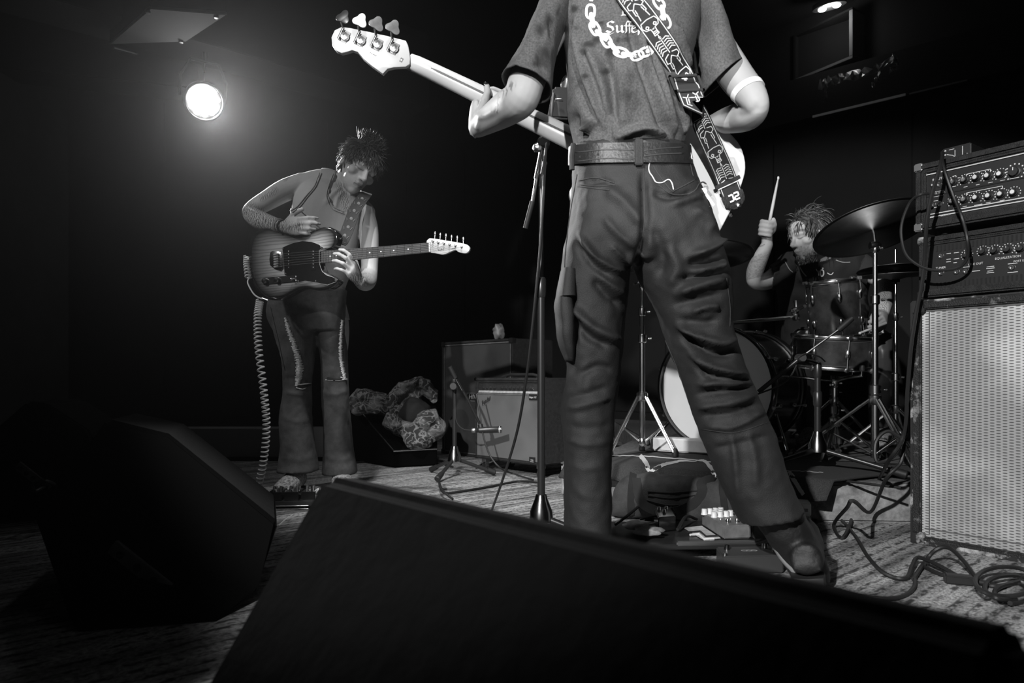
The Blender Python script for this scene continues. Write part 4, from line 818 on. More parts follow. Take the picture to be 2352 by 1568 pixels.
hs = px2(fbs, [(941, 132), (939, 115), (936, 100), (931, 90), (904, 83), (852, 71), (804, 61), (783, 58.5), (767, 66), (759.5, 82), (761, 100), (770, 113), (783, 119), (796, 116), (807, 112), (820, 116), (833, 132), (852, 148), (878, 166.5), (889, 155), (904, 151.5), (931, 150), (940, 144)])
MB().prism(fbs, hs, -.022, -.007, .0015).build('headstock', 'maple', gb, 50)
# neck: D shaped back, flat fingerboard away from the lens
rings = []
for t in np.linspace(0, 1, 30):
    a = lerp(.002, .60, t); wd = lerp(.0205, .031, t)*(1 if t > .03 else .9); dp = lerp(.019, .0225, t)*(.55+.45*min(1, t*14))
    rings.append([fbs.p(a, wd*math.cos(p)*1.0, -.024+dp*math.sin(p)) for p in np.linspace(0, math.pi, 17)]+[fbs.p(a, -wd, -.028), fbs.p(a, wd, -.028)])
MB().loft(rings).build('neck', 'maple', gb, 50)
MB().box(fbs, .0, .6, -.021, .021, -.034, -.028).build('fingerboard', 'rosewood', gb, 30)
rings = []
for t in np.linspace(0, 1, 24):
    a = lerp(.068, .56, t); dp = lerp(.019, .0225, lerp(.11, .93, t)); w_ = .0028*min(1, t*40+.3); rings.append([fbs.p(a, w_, -.024+dp-.0012), fbs.p(a, w_, -.024+dp+.0006), fbs.p(a, -w_, -.024+dp+.0006), fbs.p(a, -w_, -.024+dp-.0012)])
MB().loft(rings).build('skunk_stripe', 'walnut', gb, 50)
MB().box(fbs, .55, .62, -.031, .031, -.03, .0015).build('neck_plate', 'chrome', gb, 30, .002)
for k, (bx, by, kx, ky, mt_) in enumerate([(790, 79, 789, 37, 'black_metal'), (827, 88, 828, 45, 'white_plastic'), (865, 97, 866, 52, 'pedal_grey'), (903, 106, 904, 60, 'pedal_grey')]):
    a, b = onplane(fbs, bx, by); q = fbs.at(a, b, -.007); ka_, kb_ = onplane(fbs, kx, ky); dk_ = (V((ka_-a, kb_-b, 0)))
    tn = MB().box(q, -.011, .013, -.017, .013, 0, .0022).build('tuner', 'dark_chrome', gb, 30, .002)
    MB().lathe(q.p(.003, -.003, .002), q.n, [(.0115, 0), (.0115, .004), (.0095, .0075), (.003, .0085), (.0028, .0065), (0, .0065)], 20).build('gear', 'chrome', tn)
    MB().cyl(q.p(-.0085, -.016, .005), q.p(-.0085, .014, .005), .0042, n=10).build('worm', 'chrome', tn)
    s0 = q.p(-.0085, .012, .005); s1 = fbs.p(ka_, kb_-.016, -.002); MB().cyl(s0, s1, .0024, n=8).build('key_shaft', 'chrome', tn)
    ol = [(.0065*math.cos(t)*1, .004*math.sin(t)) for t in ()]
    cl = []
    for t in np.linspace(0, 2*math.pi, 48, endpoint=False):
        r_ = .0165+.0036*math.cos(3*(t-math.pi/2)); cl.append((r_*math.cos(t)*1.05, r_*math.sin(t)*.98+.002))
    tw = [.2, .0, -.3, -.25][k]; kf = Fr(s1, (fbs.u*math.cos(tw)+fbs.n*math.sin(tw)), fbs.v); kf.n = kf.u.cross(kf.v); MB().prism(kf.at(0, .012), cl, -.0017, .0017, .001).build('key', mt_, tn, 40)
    MB().cyl(q.p(.003, -.003, -.035), q.p(.003, -.003, -.01), .006).build('post', 'chrome', tn)
la_, lb_ = onplane(fbs, 856, 122); fl2 = fbs.at(la_, lb_, -.0069); fl2 = Fr(fl2.o, V((fl2.u*math.cos(-.2)+fl2.v*math.sin(-.2))) if False else fl2.u, fl2.v, fl2.n)
text('decal', 'Fender', .0075, fl2, 'walnut', gb, .3, 0, 1)
for k in range(2): MB().box(fl2, -.013, .013, -.0062-.006*k, -.0056-.0052*k+(-.0012 if k else 0), 0, .0003).build('decal', 'walnut', gb, 0)
sa_, sb_2 = onplane(fbs, 921, 135); fs2 = fbs.at(sa_, sb_2, -.0069); MB().box(fs2, -.0038, .0038, -.0055, .0055, 0, .0004).build('decal', 'walnut', gb, 0); MB().box(Fr(fs2.p(0, 0, .0005), fs2.u+fs2.v, fs2.v-fs2.u, fs2.n), -.002, .002, -.002, .002, 0, .0002).build('decal', 'cream', gb, 0)
for k in range(4): MB().cyl(fbs.p(-.02-.038*k if k else -.01, .008-.004*k, -.03), fbs.p(.86, .027-.018*k, -.05), .0012, n=5).build('string', 'dull_steel', gb)
MB().box(fbs, .82, .89, -.035, .035, -.055, -.042).build('bridge', 'chrome', gb, 30, .003)
MB().lathe(fbs.p(.924, 0, -.021), u_, [(.004, 0), (.003, .006), (.007, .012), (.005, .016), (0, .016)], 14).build('strap_pin', 'chrome', gb)
base_at(gb, fbs.p(.9, 0, -.02))
# ---------------------------------------------------------------- electric guitar (front is seen)
YG = 2.72
gg = thing('electric_guitar', 'sunburst single cutaway electric guitar with black pickguard and maple headstock', 'guitar')
nu = (P(985, 567, 2.58)-P(742, 590, 2.70)); nu = nu.normalized(); vv = V((0, 0, 1)); vv = (vv-nu*nu.z).normalized(); nn = nu.cross(vv); nn = nn if nn.y < 0 else -nn
# lean the top back a little towards the player
fg = Fr(P(665, 608, YG), nu, vv, nn)
bo = px2(fg, [(605, 529), (587, 541), (579, 564), (577, 584), (578, 609), (581, 633), (589, 655), (601, 674), (622, 688), (646, 689), (668, 680), (690, 668), (712, 664), (738, 668), (764, 664), (781, 652), (783, 643), (771, 637), (752, 627), (744, 613), (742, 603), (742, 578), (752, 571), (772, 569), (781, 556), (782, 541), (775, 529), (760, 523), (744, 525), (724, 533), (703, 540), (673, 540), (640, 530), (620, 526)])
bo = np.array([tuple(q) for q in spl(bo+[bo[0]], 150)[:-1]]); cen = bo.mean(0)
mb = MB(); lv = [(s, .0225-.010*max(0, s-.93)/.07*0) for s in np.linspace(.02, .965, 18)]+[(.985, .0215), (.996, .0185), (1, .014), (1, -.014), (.99, -.02), (.96, -.0225), (.5, -.0225), (.02, -.0225)]
mb.loft([[fg.p(*(cen+(q-cen)*s), c) for q in bo] for s, c in lv])
def sunburst():
    m = mat('sunburst', .3, .12, 0, .5, coat=.5); nt, b = nodes('sunburst'); N, L = nt.nodes, nt.links
    at = N.new('ShaderNodeAttribute'); at.attribute_name = 'burst'; r = N.new('ShaderNodeValToRGB'); r.color_ramp.elements[0].position = .45; r.color_ramp.elements[0].color = (.5,)*3+(1,); r.color_ramp.elements[1].position = .93; r.color_ramp.elements[1].color = (.008,)*3+(1,); L.new(at.outputs['Fac'], r.inputs[0])
    tc = N.new('ShaderNodeTexCoord'); mp = N.new('ShaderNodeMapping'); mp.inputs['Rotation'].default_value = (0, .15, 0); mp.inputs['Scale'].default_value = (6, 6, 24); L.new(tc.outputs['Object'], mp.inputs[0]); w_ = N.new('ShaderNodeTexWave'); w_.bands_direction = 'Z'; w_.inputs['Scale'].default_value = 1.1; w_.inputs['Distortion'].default_value = 9; w_.inputs['Detail'].default_value = 3; w_.inputs['Detail Scale'].default_value = .8; L.new(mp.outputs[0], w_.inputs[0])
    r2 = N.new('ShaderNodeValToRGB'); r2.color_ramp.elements[0].color = (.62,)*3+(1,); r2.color_ramp.elements[1].color = (1,)*3+(1,); r2.color_ramp.elements[1].position = .5; L.new(w_.outputs['Fac'], r2.inputs[0])
    x = N.new('ShaderNodeMix'); x.data_type = 'RGBA'; x.blend_type = 'MULTIPLY'; x.inputs[0].default_value = 1; L.new(r.outputs[0], x.inputs[6]); L.new(r2.outputs[0], x.inputs[7]); L.new(x.outputs[2], b.inputs[0])
sunburst(); me = mb.mesh('body'); bmx = bmesh.new(); bmx.from_mesh(me); bmesh.ops.recalc_face_normals(bmx, faces=bmx.faces); bmx.to_mesh(me); bmx.free()
attr(me, 'burst', [min(1., s*1.0 if c > .012 else 1.) for s, c in lv for q in bo]); link('body', me, 'sunburst', gg, 50)
c0 = .0226
pg = px2(fg, [(657, 571), (660, 600), (662, 633), (676, 640), (691, 651), (709, 647), (734, 651), (760, 656), (779, 649), (781, 643), (771, 638), (758, 634), (748, 626), (743, 613), (741, 603), (741, 577), (750, 571), (740, 564), (724, 558), (703, 556), (683, 560), (668, 566)])
pgo = MB().prism(fg, pg, c0, c0+.0022).build('pickguard', 'pickguard', gg, 40)
MB().tube([fg.p(a, b, c0+.0015) for a, b in pg], .0009, 5, loop=True).build('pickguard_edge', 'grey_print', gg)
for q in [(658, 573), (664, 630), (693, 647), (733, 647), (778, 645), (744, 605), (745, 570)]:
    a, b = onplane(fg, *q); MB().lathe(fg.p(a, b, c0+.002), fg.n, [(.0035, 0), (.003, .0012), (0, .0014)], 10).build('screw', 'chrome', gg)
br = px2(fg, [(630, 583), (634, 579), (648, 579), (655, 583), (660, 600), (659, 618), (654, 624), (640, 620), (630, 612), (628, 598)]); bro = MB().prism(fg, br, c0, c0+.004, .0008).build('bridge', 'dark_chrome', gg, 40)
for k in range(6):
    a, b = onplane(fg, 645, 587+k*5.6); f_ = fg.at(a, b, c0+.004); MB().box(f_, -.011, .011, -.0035, .0035, 0, .007).build('saddle', 'dull_steel', bro, 30, .0015)
for cx_ in (671, 727):
    a, b = onplane(fg, cx_, 598); MB().box(fg.at(a, b, c0), -.012, .012, -.042, .042, 0, .004).build('pickup', 'gloss_black', gg, 30, .002)
    for k in range(6): q = onplane(fg, cx_+1, 580+k*7.3); MB().lathe(fg.p(*q, c0+.004), fg.n, [(.0024, 0), (.0024, .001), (0, .0014)], 10).build('pole_piece', 'chrome', gg)
cp0, cp1 = onplane(fg, 613, 648), onplane(fg, 691, 641); cd = V((cp1[0]-cp0[0], cp1[1]-cp0[1], 0)); fcp = Fr(fg.p(*cp0, c0), fg.u*cd.x+fg.v*cd.y, fg.v*cd.x-fg.u*cd.y, fg.n)
cpl = MB().box(fcp, 0, cd.length, -.014, .014, 0, .003).build('control_plate', 'dark_chrome', gg, 30, .0015)
for a in (.012, .066): MB().lathe(fcp.p(a, 0, .003), fg.n, [(.0105, 0), (.0105, .011), (.0085, .014), (0, .015)], 20).build('knob', 'dark_chrome', cpl)
MB().cyl(fcp.p(cd.length-.014, 0, .003), fcp.p(cd.length-.016, -.004, .018), .0022).ell(fcp.p(cd.length-.016, -.004, .019), (.004, .004, .005)).build('selector', 'chrome', cpl)
for q in [(cd.length-.006, .008), (cd.length-.006, -.008), (.003, 0)]: MB().lathe(fcp.p(*q, .003), fg.n, [(.003, 0), (0, .0016)], 10).build('screw', 'chrome', cpl)
n0t, n0b, n1t, n1b = (onplane(fg, *q, c0+.006) for q in ((738, 577), (738, 604), (986, 557), (986, 579)))
nk = [n0t, n1t, n1b, n0b]
rings = []
for t in np.linspace(0, 1, 12):
    tp_, bt_ = [lerp(a, b, t) for a, b in zip(n0t, n1t)], [lerp(a, b, t) for a, b in zip(n0b, n1b)]; m_ = [(a+b)/2 for a, b in zip(tp_, bt_)]; hw = (tp_[1]-bt_[1])/2
    rings.append([fg.p(m_[0], m_[1]+hw*math.cos(p), c0+.001-.019*math.sin(p)) for p in np.linspace(0, math.pi, 11)]+[fg.p(m_[0], m_[1]-hw, c0+.003), fg.p(m_[0], m_[1]+hw, c0+.003)])
MB().loft(rings).build('neck', 'maple', gg, 50)
fbo = MB().prism(fg, nk, c0+.003, c0+.007).build('fingerboard', 'rosewood', gg, 30)
def onneck(t, s): return [lerp(lerp(a, b, t), lerp(c, d, t), s) for a, b, c, d in zip(n0t, n1t, n0b, n1b)]
sl_ = n1t[0]-n0t[0]; full = sl_/(1-2**(-22/12)); 
for k in range(1, 23):
    t = 1-(full*(1-2**(-k/12)))/sl_
    if t < 0: break
    p0, p1 = onneck(t, 0), onneck(t, 1); MB().cyl(fg.p(*p0, c0+.0074), fg.p(*p1, c0+.0074), .0011, n=6).build('fret', 'chrome', gg)
    if k in (3, 5, 7, 9, 15, 17, 19): tm = 1-(full*(1-2**(-(k-.5)/12)))/sl_; q = onneck(tm, .5); MB().lathe(fg.p(*q, c0+.007), fg.n, [(.003, 0), (.003, .0003), (0, .0004)], 12).build('inlay', 'cream', gg)
hd = px2(fg, [(986, 556), (990, 552), (997, 550), (1030, 555), (1069, 562), (1081, 567), (1084, 576), (1076, 584), (1060, 582), (1052, 577), (1042, 580), (1024, 587), (1006, 584), (987, 579)])
hdo = MB().prism(fg, [tuple(q) for q in spl(hd+[hd[0]], 60)[:-1]], c0-.010, c0+.003, .001).build('headstock', 'maple', gg, 50)
nut0, nut1 = onneck(1, 0), onneck(1, 1); MB().box(fg.at(nut0[0], nut1[1]), -.001, .004, 0, nut0[1]-nut1[1], c0+.003, c0+.0095).build('nut', 'cream', gg, 30)
tuners = [(1001, 557), (1013, 560), (1026, 562), (1039, 565), (1052, 567), (1066, 570)]
for k, (x, y) in enumerate(tuners):
    a, b = onplane(fg, x, y); tn = MB().lathe(fg.p(a, b, c0+.003), fg.n, [(.005, 0), (.0048, .002), (.003, .003), (.003, .011), (0, .011)], 12).build('tuner', 'chrome', gg); MB().cyl(fg.p(a, b, c0-.012), fg.p(a+.002, b+.026, c0-.012), .0022).ell(fg.p(a+.002, b+.031, c0-.012), (.0045, .0025, .008), (fg.u, fg.n, fg.v)).build('key', 'chrome', tn)
    bq = onplane(fg, 646, 587+k*5.6); nq = onneck(1, .08+.168*k); MB().tube([fg.p(*bq, c0+.012), fg.p(*nq, c0+.0098), fg.p(a, b, c0+.008)], .0006, 5).build('string', 'dull_steel', gg)
q = onplane(fg, 1018, 576); text('decal', 'G&L', .011, fg.at(q[0], q[1], c0+.003), 'walnut', gg, .4, 0, 1.2); q = onplane(fg, 1047, 574); text('decal', 'ASAT', .006, fg.at(q[0], q[1], c0+.003), 'walnut', gg, .4)
MB().lathe(fg.p(*onplane(fg, 779, 548), 0), fg.u, [(.004, 0), (.003, .008), (.006, .012), (0, .014)], 12).build('strap_pin', 'chrome', gg)
base_at(gg, fg.o)
# coiled lead from the guitar jack down to the pedals
def coil(path, r, turns, rt, n=None):
    q = spl(path, 60); L_ = [V(a[:3]) for a in q]; pts = []; N_ = int(turns*12)
    for i in range(N_+1):
        t = i/N_*59; k = min(int(t), 58); c = lerp(L_[k], L_[k+1], t-k); d = (L_[k+1]-L_[k]).normalized(); uu, ww = perp(d); ph = 2*math.pi*i/12; pts.append(c+uu*math.cos(ph)*r+ww*math.sin(ph)*r)
    return MB().tube(pts, rt, 5)
ld_ = thing('coiled_lead', 'pale coiled guitar lead hanging from the sunburst guitar to the floor', 'cable')
coil([tuple(P(597, 690, 2.66)), tuple(P(592, 730, 2.64)), tuple(P(594, 800, 2.62)), tuple(P(606, 900, 2.6)), tuple(P(612, 980, 2.6)), tuple(P(605, 1060, 2.62)), tuple(P(590, 1134, 2.66))], .0125, 46, .0032).build('coil', 'white_cable', ld_, 180)
coil([tuple(P(567, 588, 2.74)), tuple(P(567, 610, 2.74)), tuple(P(571, 640, 2.73))], .011, 9, .0032).build('coil', 'white_cable', ld_, 180)
MB().tube([V(q) for q in spl([P(571, 640, 2.73), P(570, 652, 2.72), P(586, 678, 2.70), P(612, 690, 2.69)], 24)], .0032, 6).build('lead', 'white_cable', ld_, 180); MB().cyl(P(603, 685, 2.695), P(616, 690, 2.69), .006).build('plug', 'chrome', ld_)
base_at(ld_, P(590, 1134, 2.66))
# ---------------------------------------------------------------- people
def arm(mb, pts, n=14):
    """limb through (point, radius) joints, smoothly interpolated"""
    q = spl([tuple(p)+(r,) for p, r in pts], len(pts)*7); mb.tube([V(a[:3]) for a in q], [max(.004, a[3]) for a in q], n)
    mb.ell(pts[0][0], (pts[0][1],)*3, None, 10, 8); mb.ell(pts[-1][0], (pts[-1][1],)*3, None, 10, 8)
def rotv(v_, ax, a): return Matrix.Rotation(a, 3, ax.normalized()) @ v_
def finger(mb, b, d, curlax, angs, lens, r0, r1):
    p = V(b); d = V(d).normalized(); pts = [p-d*.012, p]; rr = [r0, r0*1.02]
    for k, (a, L) in enumerate(zip(angs, lens)):
        d = rotv(d, curlax, a); m_ = p+d*L*.5; p = p+d*L; pts += [m_, p]; t = (k+1)/3; r = lerp(r0, r1, t); rr += [r*.95, r*(1.04 if k < 2 else .9)]
    mb.tube(pts, rr, 10); mb.ell(pts[-1], (r1*.95,)*3, None, 8, 6); return pts[-1], d
def hand(mb, W, d, n, t, curls, thumb, s=1.0, spread=.06, fr=(.0093, .0074)):
    """W wrist, d wrist->knuckles, n palm side, t thumb side; curls: 4 x 3 angles towards the palm; thumb: list of directions in (d, n, t)"""
    d = V(d).normalized(); t = V(t); t = (t-d*t.dot(d)).normalized(); n = V(n); n = (n-d*n.dot(d)-t*n.dot(t)).normalized()
    sec = [(0, .026, .019), (.02, .029, .019), (.045, .036, .0185), (.07, .040, .0165), (.088, .039, .0135)]
    mb.loft([[W+d*a*s+(t*math.cos(p)*w+n*math.sin(p)*h)*s for p in np.linspace(0, 2*math.pi, 14, endpoint=False)] for a, w, h in sec])
    tips = []
    for i, (f, off) in enumerate(zip((.94, 1.05, .98, .78), (.029, .010, -.0095, -.028))):
        b = W+(d*(.086-.004*abs(i-1.2))+t*off)*s; dd = (d+t*spread*(1.5-i)).normalized(); tips.append(finger(mb, b, dd, dd.cross(n) if dd.cross(n).length else t, curls[i], [.046*f*s, .028*f*s, .022*f*s], fr[0]*s*(1 if i < 3 else .88), fr[1]*s*(1 if i < 3 else .88)))
    p = W+(d*.022+t*.024+n*.006)*s; pts = [p-d*.01*s, p]; rr = [.013*s, .0145*s]
    for k, (td, L) in enumerate(zip(thumb, (.040, .032, .026))):
        dv = (d*td[0]+n*td[1]+t*td[2]).normalized(); q = p+dv*L*s; pts += [lerp(p, q, .5), q]; r = (.0125, .0108, .0092)[k]*s; rr += [r*1.02, r]; p = q
    mb.tube(pts, rr, 10); mb.ell(p, (.0088*s,)*3, None, 8, 6); tips.append((p, dv)); return tips
def head(mb, C, R, Fw, U, s=1., jaw=1.):
    A = (R, Fw, U); c = lambda r, f, u: C+(R*r+Fw*f+U*u)*s; k = lambda *q: tuple(a*s for a in q)
    mb.ell(c(0, -.015, .025), k(.076, .098, .098), A, 24, 16); mb.ell(c(0, .03, -.05), k(.056*jaw, .062, .075), A, 20, 14); mb.ell(c(0, .058, -.1), k(.026*jaw, .026, .022), A)
    mb.ell(c(0, .045, .035), k(.062, .05, .055), A); mb.tube([c(-.05, .066, .012), c(-.022, .082, .02), c(0, .084, .016), c(.022, .082, .02), c(.05, .066, .012)], [.011*s, .0125*s, .011*s, .0125*s, .011*s], 8)
    mb.tube([c(0, .082, .014), c(0, .094, -.012), c(0, .107, -.034), c(0, .1, -.042)], [.0085*s, .0095*s, .0125*s, .010*s], 8)
    for x in (-1, 1):
        mb.ell(c(.044*x, .052, -.028), k(.024, .026, .022), A); mb.ell(c(.012*x, .094, -.038), k(.0085, .01, .008), A); mb.ell(c(.031*x, .066, -.003), k(.0165, .0145, .0125), A)
        mb.ell(c(.077*x, -.012, -.012), k(.008, .018, .032), A); mb.ell(c(.079*x, -.012, -.034), k(.007, .01, .012), A)
    mb.tube([c(-.024, .078, -.068), c(-.01, .09, -.0635), c(.01, .09, -.0635), c(.024, .078, -.068)], [.004*s, .0065*s, .0065*s, .004*s], 8); mb.tube([c(-.021, .077, -.074), c(0, .088, -.0775), c(.021, .077, -.074)], [.004*s, .0075*s, .004*s], 8)
def local(co, C, R, Fw, U, s=1.):
    d = (co-np.array(C))/s; return d@np.array(R), d@np.array(Fw), d@np.array(U)
def face_marks(co, C, R, Fw, U, s=1., beard=0., brow=.0062):
    r, f, u = local(co, C, R, Fw, U, s); ar = np.abs(r); sh = np.zeros(len(co)); front = f > .035
    bl = .026+.005*np.sin(np.clip((ar-.012)/.045, 0, 1)*math.pi)-.15*np.clip(ar-.045, 0, 1)
    sh = np.maximum(sh, .8*np.clip(1.6-np.abs(u-bl)/brow, 0, 1)*((ar > .011) & (ar < .056) & front))
    el = -.0085+.0035*((ar-.031)/.016)**2; sh = np.maximum(sh, .8*np.clip(1.5-np.abs(u-el)/.0024, 0, 1)*((ar > .014) & (ar < .049) & front))
    sh = np.maximum(sh, .42*((np.abs(u+.0705) < .0105) & (ar < .022) & (f > .06))); sh = np.maximum(sh, .7*((np.abs(u+.0705) < .0022) & (ar < .023) & (f > .06)))
    if beard:
        m_ = np.clip((-.032-u)/.025, 0, 1)*(f > -.035)*np.clip((.0+ar*1.1+(-.052-u)*1.5+.02)*30, 0, 1)*(u > -.15); mo = ((u < -.046) & (u > -.063) & (ar < .036) & (f > .05)); ch = (u < -.083)&(f>.02)&(u > -.14)
        nz = np.array([.55+.5*mnoise.noise(V(q)*160) for q in co]); sh = np.maximum(sh, beard*np.clip(np.maximum(np.maximum(m_, mo*1.), ch*1.), 0, 1)*nz)
    return sh
def hair(name, par, mt, C, R, Fw, U, s, n, length, flow, seed, keep, lift=.5, curl=.012, rad=.0016, droop=.5, extra=None):
    rnd = random.Random(seed); mb = MB()
    for _ in range(n):
        th = rnd.uniform(0, 2*math.pi); z = rnd.uniform(-.75, 1); k = math.sqrt(max(0, 1-z*z)); l = V((math.cos(th)*k, math.sin(th)*k, z))
        if not keep(l): continue
        nrm = (R*l.x/.076+Fw*l.y/.098+U*l.z/.098).normalized(); p = C+(R*(l.x*.076)+Fw*(l.y*.098-.015)+U*(l.z*.098+.025))*s; L = length(l)*rnd.uniform(.6, 1.25); fl = flow(l, rnd); fl = fl-nrm*fl.dot(nrm); d = (nrm*lift+fl+V((rnd.gauss(0, .22), rnd.gauss(0, .22), rnd.gauss(0, .22)))).normalized(); pts = [p-nrm*.004]; q = p
        ax = V((rnd.gauss(0, 1), rnd.gauss(0, 1), rnd.gauss(0, 1))).normalized()
        for j in range(5):
            q = q+d*L/5; e_ = q-C-(U*.025-Fw*.015)*s; k_ = math.sqrt((e_.dot(R)/.076)**2+(e_.dot(Fw)/.098)**2+(e_.dot(U)/.098)**2)/s
            if k_ < 1.05: q = q+e_*(1.05/k_-1)
            pts.append(q); d = (d+V((0, 0, -droop*.25))+ax*curl*8*rnd.uniform(-1, 1)-nrm*.12*(1-lift)).normalized()
        r0 = rad*rnd.uniform(.7, 1.3); mb.tube(pts, [r0*1.6, r0*1.7, r0*1.5, r0*1.2, r0*.8, r0*.25], 4)
    # scalp cap so no skin shows between the locks
    cap = MB(); cap.ell(C+(-Fw*.017+U*.028)*s, tuple(a*s for a in (.081, .103, .104)), (R, Fw, U), 28, 20); me = cap.mesh('c'); bm = bmesh.new(); bm.from_mesh(me)
    def ok(v):
        d = v-C-(-Fw*.015+U*.025)*s; return keep(V((d.dot(R)/.076, d.dot(Fw)/.098, d.dot(U)/.098)).normalized())
    bmesh.ops.delete(bm, geom=[f for f in bm.faces if not ok(f.calc_center_median())], context='FACES'); k0 = len(mb.v); bm.verts.index_update(); mb.v += [v.co.copy() for v in bm.verts]; mb.f += [tuple(v.index+k0 for v in f.verts) for f in bm.faces]; bm.free(); bpy.data.meshes.remove(me)
    return mb.build(name, mt, par, 180)
def inside(q, poly):
    poly = np.array(poly, float); x, y = q[:, 0], q[:, 1]; c = np.zeros(len(q), bool); n = len(poly)
    for i in range(n):
        a, b = poly[i-1], poly[i]; m_ = ((a[1] > y) != (b[1] > y)) & (x < (b[0]-a[0])*(y-a[1])/((b[1]-a[1]) or 1e-9)+a[0]); c ^= m_
    return c
def garment(name, body_me, mask, off, mt, par, th=.003):
    """cloth cut from the body's own surface, stood off it and given thickness"""
    bm = bmesh.new(); bm.from_mesh(body_me); bm.verts.ensure_lookup_table()
    bmesh.ops.delete(bm, geom=[f for f in bm.faces if not all(mask[v.index] for v in f.verts)], context='FACES')
    bm.normal_update()
    for v in bm.verts: pass
    nr = {v: v.normal.copy() for v in bm.verts}
    for v in bm.verts: v.co += nr[v]*off
    me = bpy.data.meshes.new(name); bm.to_mesh(me); bm.free(); 
    for a in [a.name for a in me.attributes if a.name in ('ink', 'shade')]: me.attributes.remove(me.attributes[a])
    o = link(name, me, mt, par, 180); s = o.modifiers.new('s', 'SOLIDIFY'); s.thickness = th; s.offset = -1; return o
def loft_px(rows, n=40, steps=60, sq=2.4, tilt=None):
    """garment tube from silhouette rows (x left, x right, y, depth Y, half thickness m); superellipse sections"""
    q = spl(rows, steps); rings = []
    for xl, xr, y, Y, h in q:
        c = P((xl+xr)/2, y, Y); w_ = (xr-xl)/2/F*Y; ring = []
        for k in range(n):
            t = 2*math.pi*k/n; a, b = math.cos(t), math.sin(t); ring.append(c+V((math.copysign(abs(a)**(2/sq), a)*w_, math.copysign(abs(b)**(2/sq), b)*h, math.copysign(abs(b)**(2/sq), b)*h*(np.interp(y, *tilt) if tilt else 0))))
        rings.append(ring)
    return rings
def tilt_px(rows, n=32, steps=40, sq=2.2):
    """like loft_px but each row gives both edge points: (xl, yl, xr, yr, Y, half thickness)"""
    q = spl(rows, steps); rings = []
    for xl, yl, xr, yr, Y, h in q:
        a_, b_ = P(xl, yl, Y), P(xr, yr, Y); c = (a_+b_)/2; e = (b_-a_)/2
        rings.append([c+e*math.copysign(abs(math.cos(t))**(2/sq), math.cos(t))+V((0, 1, 0))*math.copysign(abs(math.sin(t))**(2/sq), math.sin(t))*h for t in np.linspace(0, 2*math.pi, n, endpoint=False)])
    return rings
def fist(mb, C, a, f, wrist):
    """closed hand round a stick along a; knuckles face f; the four fingers lie stacked along a, the thumb closes over them"""
    a = V(a).normalized(); f = V(f); f = (f-a*f.dot(a)).normalized(); sd = a.cross(f)
    q = lambda x, y, z: C+f*x+sd*y+a*z
    mb.ell(q(-.012, -.016, -.004), (.026, .019, .042), (f, sd, a), 16, 12)
    for i, h in enumerate((.032, .0115, -.009, -.028)):
        k = (1, 1.06, 1, .85)[i]; pts = [V(p) for p in spl([q(-.012, -.026, h), q(.018*k, -.03, h+.002), q(.034*k, -.012, h+.002), q(.031*k, .013, h), q(.010, .024, h-.001), q(-.006, .014, h-.002)], 16)]; mb.tube(pts, [.0105*k]*4+[.011*k]*2+[.0098*k]*8+[.009*k, .007], 10)
    mb.tube([q(-.02, -.004, -.022), q(-.016, .018, .0), q(-.002, .029, .024), q(.012, .026, .046), q(.016, .022, .056)], [.015, .0145, .012, .0105, .007], 10)
    arm(mb, [(q(-.014, -.01, -.022), .026), (lerp(q(-.014, -.01, -.022), wrist, .6), .0255), (wrist, .027)])
# ================================================================ bass player
bp_ = thing('person', 'person in a chain print T-shirt and dark trousers playing bass with back turned', 'person')
mb = MB()
# inner body: head, neck, torso and legs under the clothes
RB, FB, UB = V((.97, -.15, 0)).normalized(), V((.15, .97, -.2)).normalized(), V((.02, .2, .97)).normalized(); HB = V((.275, 1.80, 1.70))
head(mb, HB, RB, FB, UB); arm(mb, [(V((.27, 1.74, 1.46)), .06), (V((.272, 1.77, 1.60)), .058)])
arm(mb, [(P(1440, 360, 1.66), .09), (P(1440, 240, 1.67), .10), (P(1440, 120, 1.69), .11), (P(1438, 0, 1.71), .10), (P(1436, -60, 1.73), .065)], 20)
arm(mb, [(P(1315, -20, 1.72), .045), (P(1437, -50, 1.73), .05), (P(1560, -20, 1.72), .045)])
arm(mb, [(P(1395, 440, 1.66), .082), (P(1450, 430, 1.66), .09), (P(1520, 440, 1.66), .082)])
arm(mb, [(P(1385, 470, 1.66), .07), (P(1358, 850, 1.66), .05), (P(1350, 1000, 1.66), .05), (P(1352, 1260, 1.66), .038)]); arm(mb, [(P(1535, 470, 1.66), .07), (P(1640, 850, 1.64), .05), (P(1705, 1000, 1.62), .05), (P(1800, 1230, 1.60), .036), (P(1850, 1300, 1.585), .036)])
# fretting arm (left of the picture): the elbow comes towards the lens, the wrist drops below the neck
EL, WR = P(1196, 226, 1.585), P(1098, 292, 1.785)
arm(mb, [(P(1302, 0, 1.71), .042), (P(1250, 100, 1.66), .04), (P(1211, 185, 1.60), .042), (EL, .041), (P(1165, 248, 1.655), .041), (P(1128, 272, 1.725), .034), (WR, .026)], 18)
WP = P(1093, 298, 1.805)
tips = hand(mb, WP, (P(1092, 236, 1.862)-WP), V((.25, .35, .3)), V((.15, -1, .25)), [(.5, .8, .6), (.5, .85, .6), (.55, .85, .6), (.6, .8, .6)], [(.55, .3, .8), (.95, .25, .12), (1., -.1, .0)], 1.0, .08)
